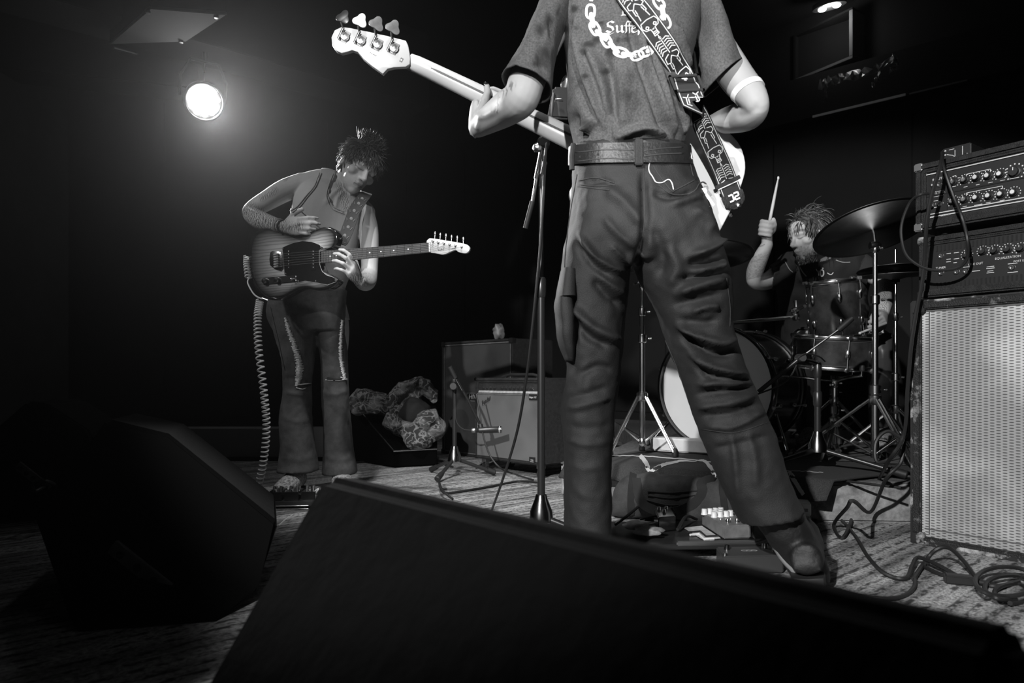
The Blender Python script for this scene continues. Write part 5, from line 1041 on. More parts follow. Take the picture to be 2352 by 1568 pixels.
# picking arm (right): elbow out, forearm runs behind the bass body
ER = P(1739, 246, 1.60)
arm(mb, [(P(1578, 0, 1.71), .042), (P(1642, 100, 1.66), .04), (P(1692, 178, 1.625), .039), (P(1726, 218, 1.605), .0335), (ER, .027), (P(1718, 264, 1.66), .036), (P(1672, 276, 1.78), .033), (P(1632, 287, 1.92), .024)], 18)
WR2 = P(1632, 287, 1.92); hand(mb, WR2, V((-.75, .1, -.6)), V((-.2, -.9, 0)), V((-.5, -.3, .8)), [(.5, .6, .4)]*4, [(.7, .5, .6), (.9, .4, .2), (1, .4, 0)])
me = remesh(mb, .0042, 4, .5); co = get_co(me); q = pixv(co)
ink = np.zeros(len(co))
for pl_, w_ in (([(1176, 195), (1168, 205), (1158, 213)], 8), ([(1150, 222), (1145, 240), (1142, 255)], 6)): d_, _t = dist_poly(q, pl_); ink = np.maximum(ink, np.clip(1.4-d_/w_, 0, 1)*(co[:, 1] < 1.75))
attr(me, 'ink', ink*.9); attr(me, 'shade', np.zeros(len(co)))
# a little tendon and muscle relief on the forearms
folds(me, [([(1090, 262), (1110, 268), (1140, 252)], .004, 7), ([(1094, 300), (1100, 280), (1108, 262)], .003, 5), ([(1690, 268), (1720, 262), (1745, 240)], -.003, 9), ([(1080, 290), (1090, 312), (1086, 326)], .003, 5)])
bbody = link('body', me, 'skin_bass', bp_, 180)
tp_, td_ = tips[4]; MB().ell(tp_+td_*.002+V((-.002, -.0075, .0)), (.0062, .0025, .0075), None, 10, 8).build('nail', 'nail_black', bp_)
hair('hair', bp_, 'hair_dark', HB, RB, FB, UB, 1., 2200, lambda l: .04, lambda l, rn: (FB*.4 if l.z > .6 else -UB*.8), 3, lambda l: l.z > (-.6 if l.y < 0 else .3), .25, .018, .0016, .3)
# wrist band on the picking arm
bb = bvh_of(bbody); bm_ = MB(); cb_ = P(1716, 212, 1.612); axb = (ER-P(1690, 160, 1.64)).normalized(); u1, u2 = perp(axb); r_o, r_i = [], []
for zz in (-.0065, .0065):
    rr_ = []
    for k in range(28):
        d_ = u1*math.cos(2*math.pi*k/28)+u2*math.sin(2*math.pi*k/28); h_ = bb.ray_cast(cb_+axb*zz+d_*.12, -d_); rr_.append((h_[0] if h_[0] is not None and (h_[0]-cb_).length < .075 else cb_+axb*zz+d_*.042)+d_*.0022)
    r_o.append(rr_)
bm_.loft([[p-(p-cb_).normalized()*.003 for p in r_o[0]], r_o[0], r_o[1], [p-(p-cb_).normalized()*.003 for p in r_o[1]]], caps=False).build('arm_band', 'white_plastic', bp_, 60)
base_at(bp_, (P(1440, 400, 1.66).x, 1.66, 0))
# --- T-shirt
mbs = MB()
mbs.loft(loft_px([(1322, 1562, 345, 1.655, .112), (1317, 1568, 322, 1.655, .118), (1308, 1580, 285, 1.655, .132), (1302, 1580, 250, 1.655, .136), (1303, 1568, 205, 1.66, .132), (1302, 1582, 150, 1.665, .134), (1296, 1597, 90, 1.675, .137), (1272, 1610, 30, 1.69, .136), (1268, 1612, -15, 1.705, .12), (1290, 1588, -55, 1.72, .095), (1350, 1525, -85, 1.735, .07), (1375, 1500, -104, 1.74, .068), (1384, 1490, -116, 1.745, .064)], 72, 84, 2.3, ((180, 330), (0, .27))))
sh_t = remesh(mbs, .0055, 3)
shf = [([(1325, 40), (1332, 110), (1345, 170), (1362, 220), (1388, 290)], .011, 8), ([(1312, 60), (1318, 150), (1338, 220), (1370, 285)], -.008, 8), ([(1350, 105), (1368, 150), (1390, 215), (1400, 270)], .010, 9), ([(1385, 120), (1405, 190), (1412, 290)], -.012, 11), ([(1440, 150), (1425, 220), (1430, 300)], .006, 16),
 ([(1440, 40), (1460, 110), (1490, 190), (1515, 270), (1530, 310)], -.011, 9), ([(1465, 60), (1485, 140), (1512, 220), (1540, 300)], .010, 8), ([(1500, 120), (1525, 200), (1540, 260), (1548, 310)], .007, 7), ([(1550, 60), (1566, 110), (1578, 170)], .010, 6), ([(1536, 60), (1556, 120), (1570, 180)], -.008, 6),
 ([(1335, 300), (1355, 290), (1372, 275)], .010, 8), ([(1420, 318), (1460, 298), (1500, 296), (1530, 315)], .012, 8), ([(1425, 328), (1470, 312), (1520, 322)], -.012, 6), ([(1552, 270), (1560, 300), (1556, 320)], -.010, 5), ([(1566, 250), (1574, 280), (1564, 310)], .006, 5), ([(1320, 260), (1326, 295), (1350, 318)], -.006, 8), ([(1405, 260), (1412, 300), (1418, 322)], .007, 5)]
folds(sh_t, [(a_, b_*2.1, c_) for a_, b_, c_ in shf]); wrinkle(sh_t, 22, .0022, 4, (1, 1, .35))
shirt = link('shirt', sh_t, None, bp_, 180)
STAIN = [(1247, 128, 13, 24), (1240, 72, 12, 10), (1262, 50, 12, 14), (1300, 66, 9, 9), (1352, 101, 12, 8), (1343, 118, 8, 7), (1371, 91, 10, 6), (1322, 63, 8, 4), (1232, 148, 8, 6), (1278, 30, 6, 12), (1436, 90, 10, 5), (1420, 92, 7, 5), (1390, 165, 12, 6), (1345, 175, 9, 6), (1345, 285, 12, 9), (1380, 52, 7, 5), (1320, 20, 8, 8), (1402, 120, 8, 10)]
def stain_attr(me, seed=0):
    co = get_co(me); q_ = pixv(co); v_2 = np.zeros(len(co)); nz = np.array([mnoise.noise(V(c)*55+V((seed, 0, 0))) for c in co])
    for x, y, a, b in STAIN: v_2 = np.maximum(v_2, np.clip(1.55-np.hypot((q_[:, 0]-x)/a, (q_[:, 1]-y)/b)+nz*.9, 0, 1)*(co[:, 1] < 1.68))
    attr(me, 'stain', v_2)
stain_attr(sh_t)
def shirt_mat():
    m = mat('shirt_grey', .17, .95, bump=(700, .5)); nt, b = nodes('shirt_grey'); N, L = nt.nodes, nt.links
    tc = N.new('ShaderNodeTexCoord'); n = N.new('ShaderNodeTexNoise'); n.inputs['Scale'].default_value = 9; n.inputs['Detail'].default_value = 3; n.inputs['Distortion'].default_value = .6; L.new(tc.outputs['Object'], n.inputs[0]); r = N.new('ShaderNodeValToRGB'); e = r.color_ramp.elements; e[0].position = .26; e[0].color = (.02,)*3+(1,); e[1].position = .42; e[1].color = (.09,)*3+(1,); e2 = r.color_ramp.elements.new(.8); e2.color = (.14,)*3+(1,); L.new(n.outputs['Fac'], r.inputs[0])
    n2 = N.new('ShaderNodeTexNoise'); n2.inputs['Scale'].default_value = 240; L.new(tc.outputs['Object'], n2.inputs[0]); r2 = N.new('ShaderNodeValToRGB'); r2.color_ramp.elements[0].position = .3; r2.color_ramp.elements[0].color = (.5,)*3+(1,); r2.color_ramp.elements[1].position = .7; L.new(n2.outputs['Fac'], r2.inputs[0])
    x = N.new('ShaderNodeMix'); x.data_type = 'RGBA'; x.blend_type = 'MULTIPLY'; x.inputs[0].default_value = 1; L.new(r.outputs[0], x.inputs[6]); L.new(r2.outputs[0], x.inputs[7]); at = N.new('ShaderNodeAttribute'); at.attribute_name = 'stain'; y_ = N.new('ShaderNodeMix'); y_.data_type = 'RGBA'; L.new(at.outputs['Fac'], y_.inputs[0]); L.new(x.outputs[2], y_.inputs[6]); y_.inputs[7].default_value = (.018, .018, .018, 1); L.new(y_.outputs[2], b.inputs[0])
shirt_mat(); shirt.data.materials.append(M['shirt_grey'])
def sleeve(name, rows, flds, par):
    m_ = MB().loft(tilt_px(rows, 44, 46, 2.1), caps=False).mesh(name); bm = bmesh.new(); bm.from_mesh(m_); bmesh.ops.recalc_face_normals(bm, faces=bm.faces); bm.to_mesh(m_); bm.free(); folds(m_, flds); wrinkle(m_, 30, .002, 9); stain_attr(m_, 3)
    o = link(name, m_, 'shirt_grey', par, 180); s = o.modifiers.new('s', 'SOLIDIFY'); s.thickness = .0035; s.offset = 0; return o
sleeve('sleeve', [(1330, -66, 1350, -55, 1.725, .02), (1290, -58, 1345, -30, 1.722, .065), (1262, -40, 1340, 0, 1.715, .09), (1243, 5, 1315, 45, 1.69, .10), (1220, 60, 1284, 105, 1.66, .10), (1194, 118, 1270, 160, 1.635, .096), (1168, 158, 1266, 202, 1.615, .09), (1154, 178, 1266, 216, 1.605, .088)], [([(1225, 60), (1205, 120), (1180, 160)], .006, 6), ([(1250, 40), (1240, 110), (1245, 170)], -.006, 9), ([(1270, 90), (1262, 150), (1266, 200)], .006, 7), ([(1262, 40), (1268, 90)], -.008, 6)], shirt)
sleeve('sleeve', [(1530, -55, 1545, -66, 1.725, .02), (1545, -25, 1585, -58, 1.72, .065), (1562, 0, 1608, -40, 1.712, .09), (1590, 55, 1632, 10, 1.69, .095), (1600, 115, 1656, 65, 1.665, .092), (1603, 170, 1678, 112, 1.645, .082), (1610, 205, 1692, 138, 1.635, .072), (1615, 216, 1697, 147, 1.632, .07)], [([(1590, 60), (1600, 120), (1608, 190)], -.010, 6), ([(1605, 70), (1618, 130), (1622, 190)], .006, 6), ([(1640, 60), (1660, 110), (1680, 135)], .004, 6)], shirt)
hem = MB(); sb = bvh_of(shirt, *shirt.children)
stroke(hem, sb, [(1692, 133), (1664, 162), (1637, 190), (1612, 211)], 1.6, .0016); stroke(hem, sb, [(1688, 128), (1660, 157), (1633, 185), (1608, 206)], 1.2, .0016)
hem.build('sleeve_stitching', 'trouser_seam', shirt, 0)
# chain print with lettering, laid on the cloth
ts = bvh_of(shirt)
def link_px(c, a, L, W, mbk, wp=5.4, edge=False):
    pts = []
    for t in np.linspace(0, 2*math.pi, 25):
        ex, ey = math.cos(t), math.sin(t); x = math.copysign(abs(ex)**.75, ex)*L/2; y = math.copysign(abs(ey)**.75, ey)*W/2
        if edge: y *= .22
        pts.append((c[0]+x*math.cos(a)-y*math.sin(a), c[1]+x*math.sin(a)+y*math.cos(a)))
    stroke(mbk, ts, pts, wp, .0016, n=26)
chain = [(1360, -14, 95, 1), (1357, 27, 92, 0), (1361, 47, 80, 1), (1367, 66, 62, 0), (1382, 82, 42, 1), (1393, 94, 58, 0), (1410, 110, 50, 1), (1426, 121, 18, 0), (1445, 126, 8, 1), (1464, 128, -20, 0), (1484, 119, -22, 0), (1500, 110, -32, 1), (1513, 8, 55, 0), (1522, 30, 80, 1), (1528, 50, 65, 0), (1505, -10, 50, 1)]
for x, y, a, e in chain:
    m_ = MB(); link_px((x, y), math.radians(a), 31, 19, m_, 5.6 if not e else 7, e); m_.build('chain_print', 'white_print', shirt, 0)
def blackletter(ch, x, y, h, mbk):
    """broken-script strokes in a unit box, y down"""
    G = {'S': [([(.95, .12), (.6, .0), (.15, .15), (.2, .42), (.75, .55), (.9, .8), (.5, 1.02), (.0, .88)], .17), ([(.05, 1.08), (.5, 1.2), (.95, 1.02)], .07)],
         'u': [([(.1, .38), (.2, .5), (.18, .88), (.35, 1.0), (.7, .85)], .16), ([(.72, .38), (.8, .48), (.78, .9), (1., 1.0)], .17)],
         'f': [([(.9, .02), (.55, -.02), (.4, .2), (.42, .9), (.32, 1.05)], .16), ([(.1, .4), (.85, .4)], .1)],
         'e': [([(.2, .68), (.85, .5), (.6, .34), (.22, .5), (.2, .85), (.5, 1.0), (.95, .85)], .15)],
         'r': [([(.2, .36), (.32, .5), (.3, 1.0)], .16), ([(.3, .55), (.6, .38), (.85, .5)], .13)], 'i': [([(.3, .36), (.42, .5), (.4, .95), (.55, 1.02)], .16), ([(.4, .12), (.46, .2)], .14)], 'n': [([(.12, .38), (.22, .5), (.2, 1.0)], .16), ([(.25, .5), (.6, .36), (.75, .5), (.75, .95), (.9, 1.02)], .16)], 'g': [([(.8, .42), (.3, .38), (.18, .6), (.3, .85), (.75, .8), (.78, .45), (.8, 1.1), (.4, 1.25), (.1, 1.15)], .13)],
         'D': [([(.15, .0), (.3, .15), (.28, .95)], .16), ([(.0, 1.0), (.5, .92), (.95, .98)], .15), ([(.3, .1), (.75, .1), (.95, .5), (.7, .9)], .17)]}
    pv = np.array([math.cos(.75), -math.sin(.75)])      # broad-nib pen held at an angle
    for pl, w_ in G[ch]:
        pp = [np.array((x+a*h*.72, y+b*h)) for a, b in pl]; v2 = pv*w_*h*.56
        for p0, p1 in zip(pp[:-1], pp[1:]):
            c4 = [hit(ts, *(p0+v2), .0016), hit(ts, *(p0-v2), .0016), hit(ts, *(p1-v2), .0016), hit(ts, *(p1+v2), .0016)]
            if all(c4): mbk.add(c4, [(0, 1, 2, 3)])
xx = 1393
for ch, w_ in zip('Suffering', (21, 16, 9, 10, 14, 12, 9, 15, 15)):
    m_ = MB(); blackletter(ch, xx, 50+(6 if ch in 'ring' else 0)*.8, 25, m_); xx += w_
    if m_.v: m_.build('lettering', 'white_print', shirt, 0)
m_ = MB(); blackletter('D', 1427, 18, 18, m_); m_.build('lettering', 'white_print', shirt, 0)
# --- trousers
mbt = MB()
mbt.loft(loft_px([(1318, 1572, 326, 1.655, .113), (1316, 1582, 365, 1.655, .117), (1316, 1598, 410, 1.655, .122), (1312, 1622, 470, 1.655, .13), (1303, 1640, 530, 1.655, .135), (1296, 1650, 575, 1.655, .125), (1310, 1640, 610, 1.66, .10)], 56, 40, 2.5, ((380, 540), (.27, 0))))
mbt.loft(tilt_px([(1318, 440, 1462, 440, 1.655, .11), (1306, 520, 1458, 520, 1.655, .118), (1292, 570, 1452, 580, 1.655, .115), (1289, 640, 1442, 640, 1.655, .105), (1283, 690, 1438, 690, 1.655, .098), (1286, 787, 1430, 787, 1.655, .09), (1303, 831, 1424, 835, 1.655, .086), (1298, 880, 1419, 886, 1.655, .082), (1290, 946, 1410, 970, 1.655, .08), (1295, 1028, 1403, 1045, 1.655, .078), (1297, 1127, 1403, 1140, 1.655, .078), (1297, 1215, 1405, 1225, 1.655, .08), (1296, 1285, 1408, 1292, 1.655, .085), (1294, 1308, 1410, 1312, 1.655, .086)], 40, 90, 2.3))
mbt.loft(tilt_px([(1470, 440, 1606, 440, 1.655, .11), (1462, 520, 1636, 520, 1.655, .12), (1458, 600, 1656, 575, 1.652, .115), (1470, 640, 1672, 625, 1.648, .105), (1498, 690, 1680, 690, 1.642, .098), (1529, 771, 1680, 754, 1.636, .09), (1560, 853, 1706, 835, 1.63, .084), (1590, 946, 1738, 915, 1.625, .08), (1622, 1028, 1770, 985, 1.62, .078), (1650, 1094, 1794, 1056, 1.615, .078), (1682, 1158, 1816, 1122, 1.61, .08), (1700, 1192, 1832, 1156, 1.607, .084), (1706, 1204, 1838, 1168, 1.606, .085)], 40, 90, 2.3))
tm = remesh(mbt, .0056, 4, .5)
tf = [([(1334, 540), (1361, 584), (1399, 612), (1430, 624)], .011, 8), ([(1330, 565), (1360, 605), (1400, 632)], -.007, 8), ([(1375, 634), (1399, 655), (1430, 680)], .009, 8), ([(1365, 640), (1390, 672), (1425, 700)], -.007, 9), ([(1312, 699), (1345, 738), (1383, 765), (1425, 784)], .011, 9), ([(1318, 735), (1350, 770), (1400, 795)], -.008, 10),
 ([(1301, 660), (1303, 740), (1309, 812)], .008, 6), ([(1315, 660), (1318, 740), (1322, 800)], -.006, 6), ([(1301, 937), (1345, 930), (1408, 910)], .010, 8), ([(1298, 915), (1345, 905), (1400, 888)], -.008, 8), ([(1298, 1008), (1345, 1020), (1400, 1012)], .006, 7), ([(1300, 975), (1350, 985), (1405, 975)], -.005, 9), ([(1330, 830), (1350, 870), (1345, 905)], .005, 12),
 ([(1330, 860), (1372, 842), (1412, 850)], -.005, 8), ([(1300, 1060), (1340, 1075), (1395, 1070)], .004, 9), ([(1310, 1120), (1350, 1140), (1400, 1135)], .003, 9),
 ([(1390, 430), (1440, 470), (1478, 520)], .006, 14), ([(1385, 500), (1420, 535), (1465, 570)], .005, 11), ([(1400, 560), (1430, 590), (1460, 600)], .007, 9), ([(1478, 400), (1482, 470), (1478, 560), (1452, 630)], -.012, 8), ([(1440, 622), (1460, 600), (1478, 560)], -.008, 7),
 ([(1586, 586), (1635, 568), (1660, 548)], .013, 9), ([(1580, 605), (1625, 598), (1662, 580)], -.014, 8), ([(1597, 624), (1640, 616), (1664, 606)], .010, 7), ([(1560, 640), (1610, 632), (1664, 622)], -.010, 7), ([(1555, 674), (1612, 655), (1662, 642)], .012, 9), ([(1545, 700), (1600, 688), (1660, 672)], -.006, 9), ([(1586, 718), (1625, 705), (1650, 706)], .008, 8), ([(1566, 735), (1610, 740), (1650, 735)], -.006, 8),
 ([(1556, 748), (1602, 771), (1652, 789), (1690, 781)], .012, 8), ([(1560, 770), (1600, 795), (1650, 812), (1692, 806)], -.013, 9), ([(1586, 815), (1635, 842), (1674, 854), (1712, 862)], .012, 8), ([(1600, 845), (1640, 866), (1690, 872), (1722, 868)], -.011, 6), ([(1602, 884), (1663, 878), (1722, 878)], .009, 8), ([(1600, 906), (1660, 900), (1735, 888)], -.012, 7), ([(1597, 935), (1674, 926), (1735, 905)], .009, 8), ([(1606, 956), (1680, 950), (1748, 925)], -.007, 7), ([(1619, 976), (1690, 979), (1760, 938)], .007, 8), ([(1680, 1000), (1690, 1060), (1700, 1150)], .006, 8), ([(1720, 990), (1732, 1060), (1738, 1120)], .005, 10), ([(1640, 1030), (1700, 1018), (1770, 1000)], -.005, 8),
 ([(1590, 480), (1625, 500), (1640, 530)], .006, 10), ([(1540, 470), (1570, 462), (1612, 445)], .007, 8), ([(1500, 440), (1540, 452), (1600, 440)], -.007, 7), ([(1345, 420), (1385, 415), (1418, 425)], -.004, 5), ([(1530, 560), (1555, 610), (1540, 660)], .006, 14), ([(1500, 520), (1520, 580), (1510, 640)], -.006, 14)]
folds(tm, [(a_, b_*1.9*((.45 if np.mean([p[0] for p in a_]) < 1425 else .75) if np.mean([p[1] for p in a_]) > 855 else 1), c_) for a_, b_, c_ in tf]); wrinkle(tm, 14, .004, 3, (1, 1, .7)); wrinkle(tm, 45, .002, 8)
tr = link('trousers', tm, 'trouser', bp_, 180); tb = bvh_of(tr)
def seam(name, pl, r, mt='trouser_seam', par=tr, lift=.001, bv=tb):
    h_ = hits(bv, pl, lift)
    if len(h_) > 2: MB().tube(h_, r*(.7 if mt == 'trouser_seam' else 1), 5).build(name, mt, par, 180)
seam('back_seam', [(1476, 375), (1481, 430), (1480, 500), (1473, 560), (1452, 622)], .0014); seam('side_seam', [(1326, 400), (1312, 480), (1300, 570), (1296, 640)], .0014); seam('side_seam', [(1668, 640), (1676, 700), (1676, 750)], .0012)
for pl in ([(1330, 415), (1370, 408), (1412, 420)], [(1332, 424), (1372, 428), (1414, 424)], [(1328, 428), (1360, 432), (1400, 437)]): seam('pocket_welt', pl, .0016)
seam('pocket_flap_edge', [(1500, 380), (1512, 400), (1540, 436), (1552, 436), (1598, 412)], .0018); seam('pocket_edge', [(1512, 425), (1545, 446), (1590, 442), (1606, 420)], .0016); seam('pocket_edge', [(1515, 378), (1575, 365), (1592, 405)], .0012)
seam('inseam', [(1462, 640), (1500, 720), (1550, 830), (1585, 930)], .0012); seam('knee_seam', [(1612, 985), (1690, 992), (1768, 968)], .001)
# cargo pocket on the outer thigh
cpk = [P(1296, 630, 1.625), P(1276, 690, 1.62), P(1280, 780, 1.62), P(1300, 826, 1.625)]
me = MB().loft(tilt_px([(1288, 628, 1318, 630, 1.63, .06), (1275, 690, 1316, 690, 1.63, .075), (1277, 740, 1318, 742, 1.63, .078), (1284, 790, 1318, 795, 1.63, .07), (1300, 828, 1316, 830, 1.635, .05)], 24, 24, 3)).mesh('p'); wrinkle(me, 30, .003, 2); link('cargo_pocket', me, 'trouser', tr, 180)
MB().loft(tilt_px([(1288, 622, 1322, 626, 1.63, .066), (1276, 688, 1322, 686, 1.63, .082)], 20, 6, 3)).build('pocket_flap', 'trouser', tr, 60)
# belt, in two layers with loop
def ring_band(rows, off, th, mt, name, par, n=72, t0=0., t1=2*math.pi):
    R = loft_px(rows, n, len(rows), 2.5, ((0, 1), (.27, .27))); k0 = int(t0/(2*math.pi)*n); k1 = int(t1/(2*math.pi)*n); inner = []
    A = []
    for j in range(k0, k1+1):
        col = [r[j % n] for r in R]; c = sum((r_[j % n] for r_ in R), V((0, 0, 0)))/len(R); ctr = sum((sum(r_, V((0, 0, 0)))/n for r_ in R), V((0, 0, 0)))/len(R); d = V((c.x-ctr.x, c.y-ctr.y, 0)).normalized(); A.append([q+d*off for q in col]+[q+d*(off+th) for q in col[::-1]])
    return MB().loft(A, loop=(k1-k0 >= n), caps=True).build(name, mt, par, 40)
belt = ring_band([(1312, 1580, 379, 1.655, .122), (1312, 1577, 362, 1.655, .121), (1313, 1575, 337, 1.655, .12)], .002, .0045, 'leather', 'belt', bp_)
bt = bvh_of(belt)
seam('belt_groove', [(1322, 350), (1390, 344), (1455, 345)], .0011, 'leather_edge', belt, .0005, bt); seam('belt_groove', [(1322, 371), (1390, 364), (1455, 367)], .0011, 'leather_edge', belt, .0005, bt); seam('belt_groove', [(1478, 347), (1520, 341), (1568, 338)], .0011, 'leather_edge', belt, .0005, bt); seam('belt_groove', [(1478, 359), (1520, 354), (1568, 352)], .0014, 'leather_edge', belt, .0005, bt)
for q in ((1333, 360), (1374, 355)):
    h_ = hit(bt, *q, .0003) or P(*q, 1.52); MB().lathe(h_, (0, -1, 0), [(.0028, 0), (.0028, .0006), (0, .0006)], 10).build('belt_hole', 'black_matte', belt)
def loop_at(px0, px1, y0, y1):
    c = hit(bt, (px0[0]+px1[0])/2, (y0+y1)/2, .002) or P((px0[0]+px1[0])/2, (y0+y1)/2, 1.52); f_ = Fr(c, (1, -.05, 0), (0, 0, 1)); hh_ = (y1-y0)/F*c.y; ww = (px1[0]-px0[0])/F*c.y
    MB().box(f_, -.0092, .0092, -hh_/2-.004, hh_/2+.004, -.004, .0035).build('belt_loop', 'trouser', tr, 40, .002)
    for s in (-.005, .005): MB().box(f_, s-.0006, s+.0006, -hh_/2, hh_/2, .0033, .0042).build('loop_stitch', 'trouser_seam', tr, 0)
loop_at((1458,), (1476,), 324, 376)
MB().tube([P(1317, 330, 1.60), P(1313, 360, 1.60), P(1314, 390, 1.60)], .006, 8).build('belt_loop', 'trouser', tr)
# loose white thread
seam('loose_thread', [(1500, 367), (1492, 375), (1490, 392), (1499, 408), (1506, 419), (1520, 420), (1534, 413), (1542, 420), (1546, 436)], .0013, 'white_print', tr, .002)
# keys, carabiner, knife pouch and wallet chain at the hip
ky = thing('key_ring', 'bunch of keys on a steel clip hanging from the bass player\'s belt', 'keys')
YK = 1.575
MB().tube([V(q) for q in spl([P(1606, 424, YK), P(1614, 418, YK), P(1622, 424, YK), P(1618, 434, YK), P(1608, 434, YK), P(1606, 424, YK)], 24)], .0018, 6).build('ring', 'chrome', ky)
def keyb(a, b, w_, mt): 
    d = (b-a); f_ = Fr(a, d, (0, 0, 1)); f_.v = (f_.v-f_.u*f_.v.dot(f_.u)).normalized(); f_.n = f_.u.cross(f_.v); L_ = d.length
    o = MB().box(f_, L_*.35, L_, -w_*.35, w_*.35, -.001, .001).build('key', mt, ky, 30, .0006); MB().lathe(f_.p(L_*.18, 0, -.0012), f_.n, [(w_*.25, 0), (w_*.9, 0), (w_*.9, .0024), (w_*.25, .0024)], 18, close=True).build('key_bow', mt, o)
for a, b, w_, m_ in (((1611, 432), (1640, 472), .008, 'white_plastic'), ((1616, 430), (1644, 460), .006, 'chrome'), ((1610, 434), (1628, 476), .006, 'chrome'), ((1618, 428), (1634, 450), .007, 'dark_chrome'), ((1605, 430), (1622, 468), .006, 'dull_steel')): keyb(P(*a, YK-.004), P(*b, YK-.006), w_, m_)
MB().tube([V(q) for q in spl([P(1590, 365, 1.59), P(1584, 345, 1.59), P(1577, 360, 1.585), P(1586, 385, 1.585), P(1597, 405, 1.59), P(1608, 424, 1.6)], 30)], .0022, 6).build('lanyard', 'chrome', ky)
base_at(ky, P(1608, 424, YK))
kn = thing('belt_pouch', 'black folding tool in a clip pouch hanging on the trouser hip', 'pouch')
fkn = Fr(P(1610, 470, 1.585), (P(1628, 520, 1.585)-P(1600, 430, 1.585)).normalized(), (1, 0, 0)); fkn.v = (fkn.v-fkn.u*fkn.v.dot(fkn.u)).normalized(); fkn.n = fkn.u.cross(fkn.v)
MB().box(fkn, -.035, .04, -.011, .011, -.008, .008).build('pouch_body', 'leather', kn, 30, .004)
MB().tube([V(q) for q in spl([P(1603, 480, 1.585), P(1604, 510, 1.58), P(1612, 535, 1.58), P(1622, 536, 1.58), P(1623, 515, 1.585)], 20)], .0034, 8).build('clip', 'black_metal', kn); MB().tube([P(1614, 528, 1.577), P(1621, 532, 1.577), P(1622, 516, 1.58)], .003, 8).build('clip_gate', 'chrome', kn); base_at(kn, P(1603, 440, 1.585))
wc = thing('wallet_chain', 'fine bead chain hanging along the trouser hip', 'chain')
cq = spl([P(1616, 440, 1.592), P(1626, 480, 1.59), P(1628, 505, 1.588), P(1634, 530, 1.585), P(1645, 560, 1.572)], 34)
bead = MB().ell((0, 0, 0), (.0024,)*3, None, 8, 6).mesh('bead')
bead.materials.append(M['chrome']); bead.shade_smooth()
for a in cq:
    o = bpy.data.objects.new('bead', bead); COL.objects.link(o); o.parent = wc; o.location = V(a)
wc.location = (0, 0, 0)
# --- boots
def boot(name, sole, ankle, par, hs=1.):
    """sole: ankle ground point, toe direction; built as a lofted upper with welt and heel"""
    t = par; g0, fwd, up = sole; sd = fwd.cross(up).normalized(); mb = MB(); rg = []
    for a, w_, h0, h1 in ((-.07, .028, .02, .10*hs), (-.055, .036, .015, .19*hs), (.0, .039, .012, .20*hs), (.04, .040, .01, .13), (.10, .045, .008, .085), (.15, .045, .008, .07), (.19, .035, .01, .055), (.205, .015, .015, .04)):
        c = g0+fwd*a+up*((h0+h1)/2); rg.append([c+sd*math.cos(p)*w_+up*math.sin(p)*(h1-h0)/2 for p in np.linspace(0, 2*math.pi, 20, endpoint=False)])
    mb.loft(rg); arm(mb, ankle)
    me = remesh(mb, .005, 4); wrinkle(me, 40, .0025, 1); o = link(name, me, 'boot_leather', t, 180)
    ol = [(-.078, 0), (-.07, .03), (-.03, .036), (.02, .034), (.08, .044), (.14, .048), (.19, .036), (.212, 0), (.19, -.036), (.14, -.048), (.08, -.044), (.02, -.034), (-.03, -.036), (-.07, -.03)]
    MB().prism(Fr(g0, fwd, sd, up), ol, -.012, .014, .003).build('sole', 'black_rubber', o); MB().prism(Fr(g0, fwd, sd, up), [(-.078, -.02), (-.07, -.034), (-.01, -.035), (-.005, 0), (-.01, .035), (-.07, .034), (-.08, 0)], -.03, -.011, .002).build('heel', 'black_rubber', o); return o
fw1 = V((.05, .97, 0)).normalized(); boot('boot', (V((P(1352, 1250, 1.66).x, 1.63, .03)), fw1, V((0, 0, 1))), [(P(1352, 1320, 1.65), .042), (P(1352, 1300, 1.655), .044), (P(1352, 1270, 1.66), .044)], bp_, .45)
g2 = V((P(1862, 1330, 1.57).x, 1.585, .032)); up2 = (P(1800, 1195, 1.60)-P(1868, 1335, 1.575)).normalized(); fw2 = V((.35, .9, -.0)); fw2 = (fw2-V((0, 0, 1))*fw2.z).normalized()
boot('boot', (g2, fw2, V((-.10, 0, 1)).normalized()), [(P(1868, 1322, 1.59), .038), (P(1850, 1290, 1.592), .045), (P(1822, 1240, 1.596), .05), (P(1788, 1182, 1.603), .054)], bp_, .45)
# --- strap across the back, printed with skeletons
st = thing('guitar_strap', 'wide black guitar strap printed with white skeletons across the bass player\'s back', 'guitar strap')
sbv = bvh_of(shirt, tr, belt)
def clearY(x, y, d=.014):
    h_ = hit(sbv, x, y); return (h_.y-d) if h_ else None
cl_px = [(1420, -45), (1447, -2), (1480, 40), (1512, 84), (1540, 125), (1562, 165), (1575, 190), (1590, 228), (1606, 268), (1622, 305), (1640, 345), (1658, 385), (1673, 424), (1686, 460), (1690, 480)]
q = spl(cl_px, 58); Ys = [clearY(*a) for a in q]; last = [y for y in Ys if y][-1]; k_last = max(i for i, y in enumerate(Ys) if y); 
for i in range(len(Ys)):
    if i > 30: t = (i-30)/(len(Ys)-31); Ys[i] = None
lo = min(y for y in Ys[:31] if y)
Yk = [y if y else lo for y in Ys[:31]]
for _ in range(6): Yk = [min(Yk[i], (Yk[max(i-1, 0)]+Yk[i]+Yk[min(i+1, 30)])/3) for i in range(31)]
Yall = Yk+[lerp(Yk[-1], 1.784, ((i-30)/27)**.16) for i in range(31, 58)]
sp_ = [P(a[0], a[1], y) for a, y in zip(q, Yall)]
p_ = sp_[0]; dd0 = (sp_[0]-sp_[2]).normalized()
over = [p_+dd0*.05, P(1372, -92, 1.64), P(1352, -104, 1.735), P(1345, -70, 1.84), P(1340, 40, 1.87), P(1335, 200, 1.82)]; over = [V(a) for a in spl(over, 26)]
sides = []
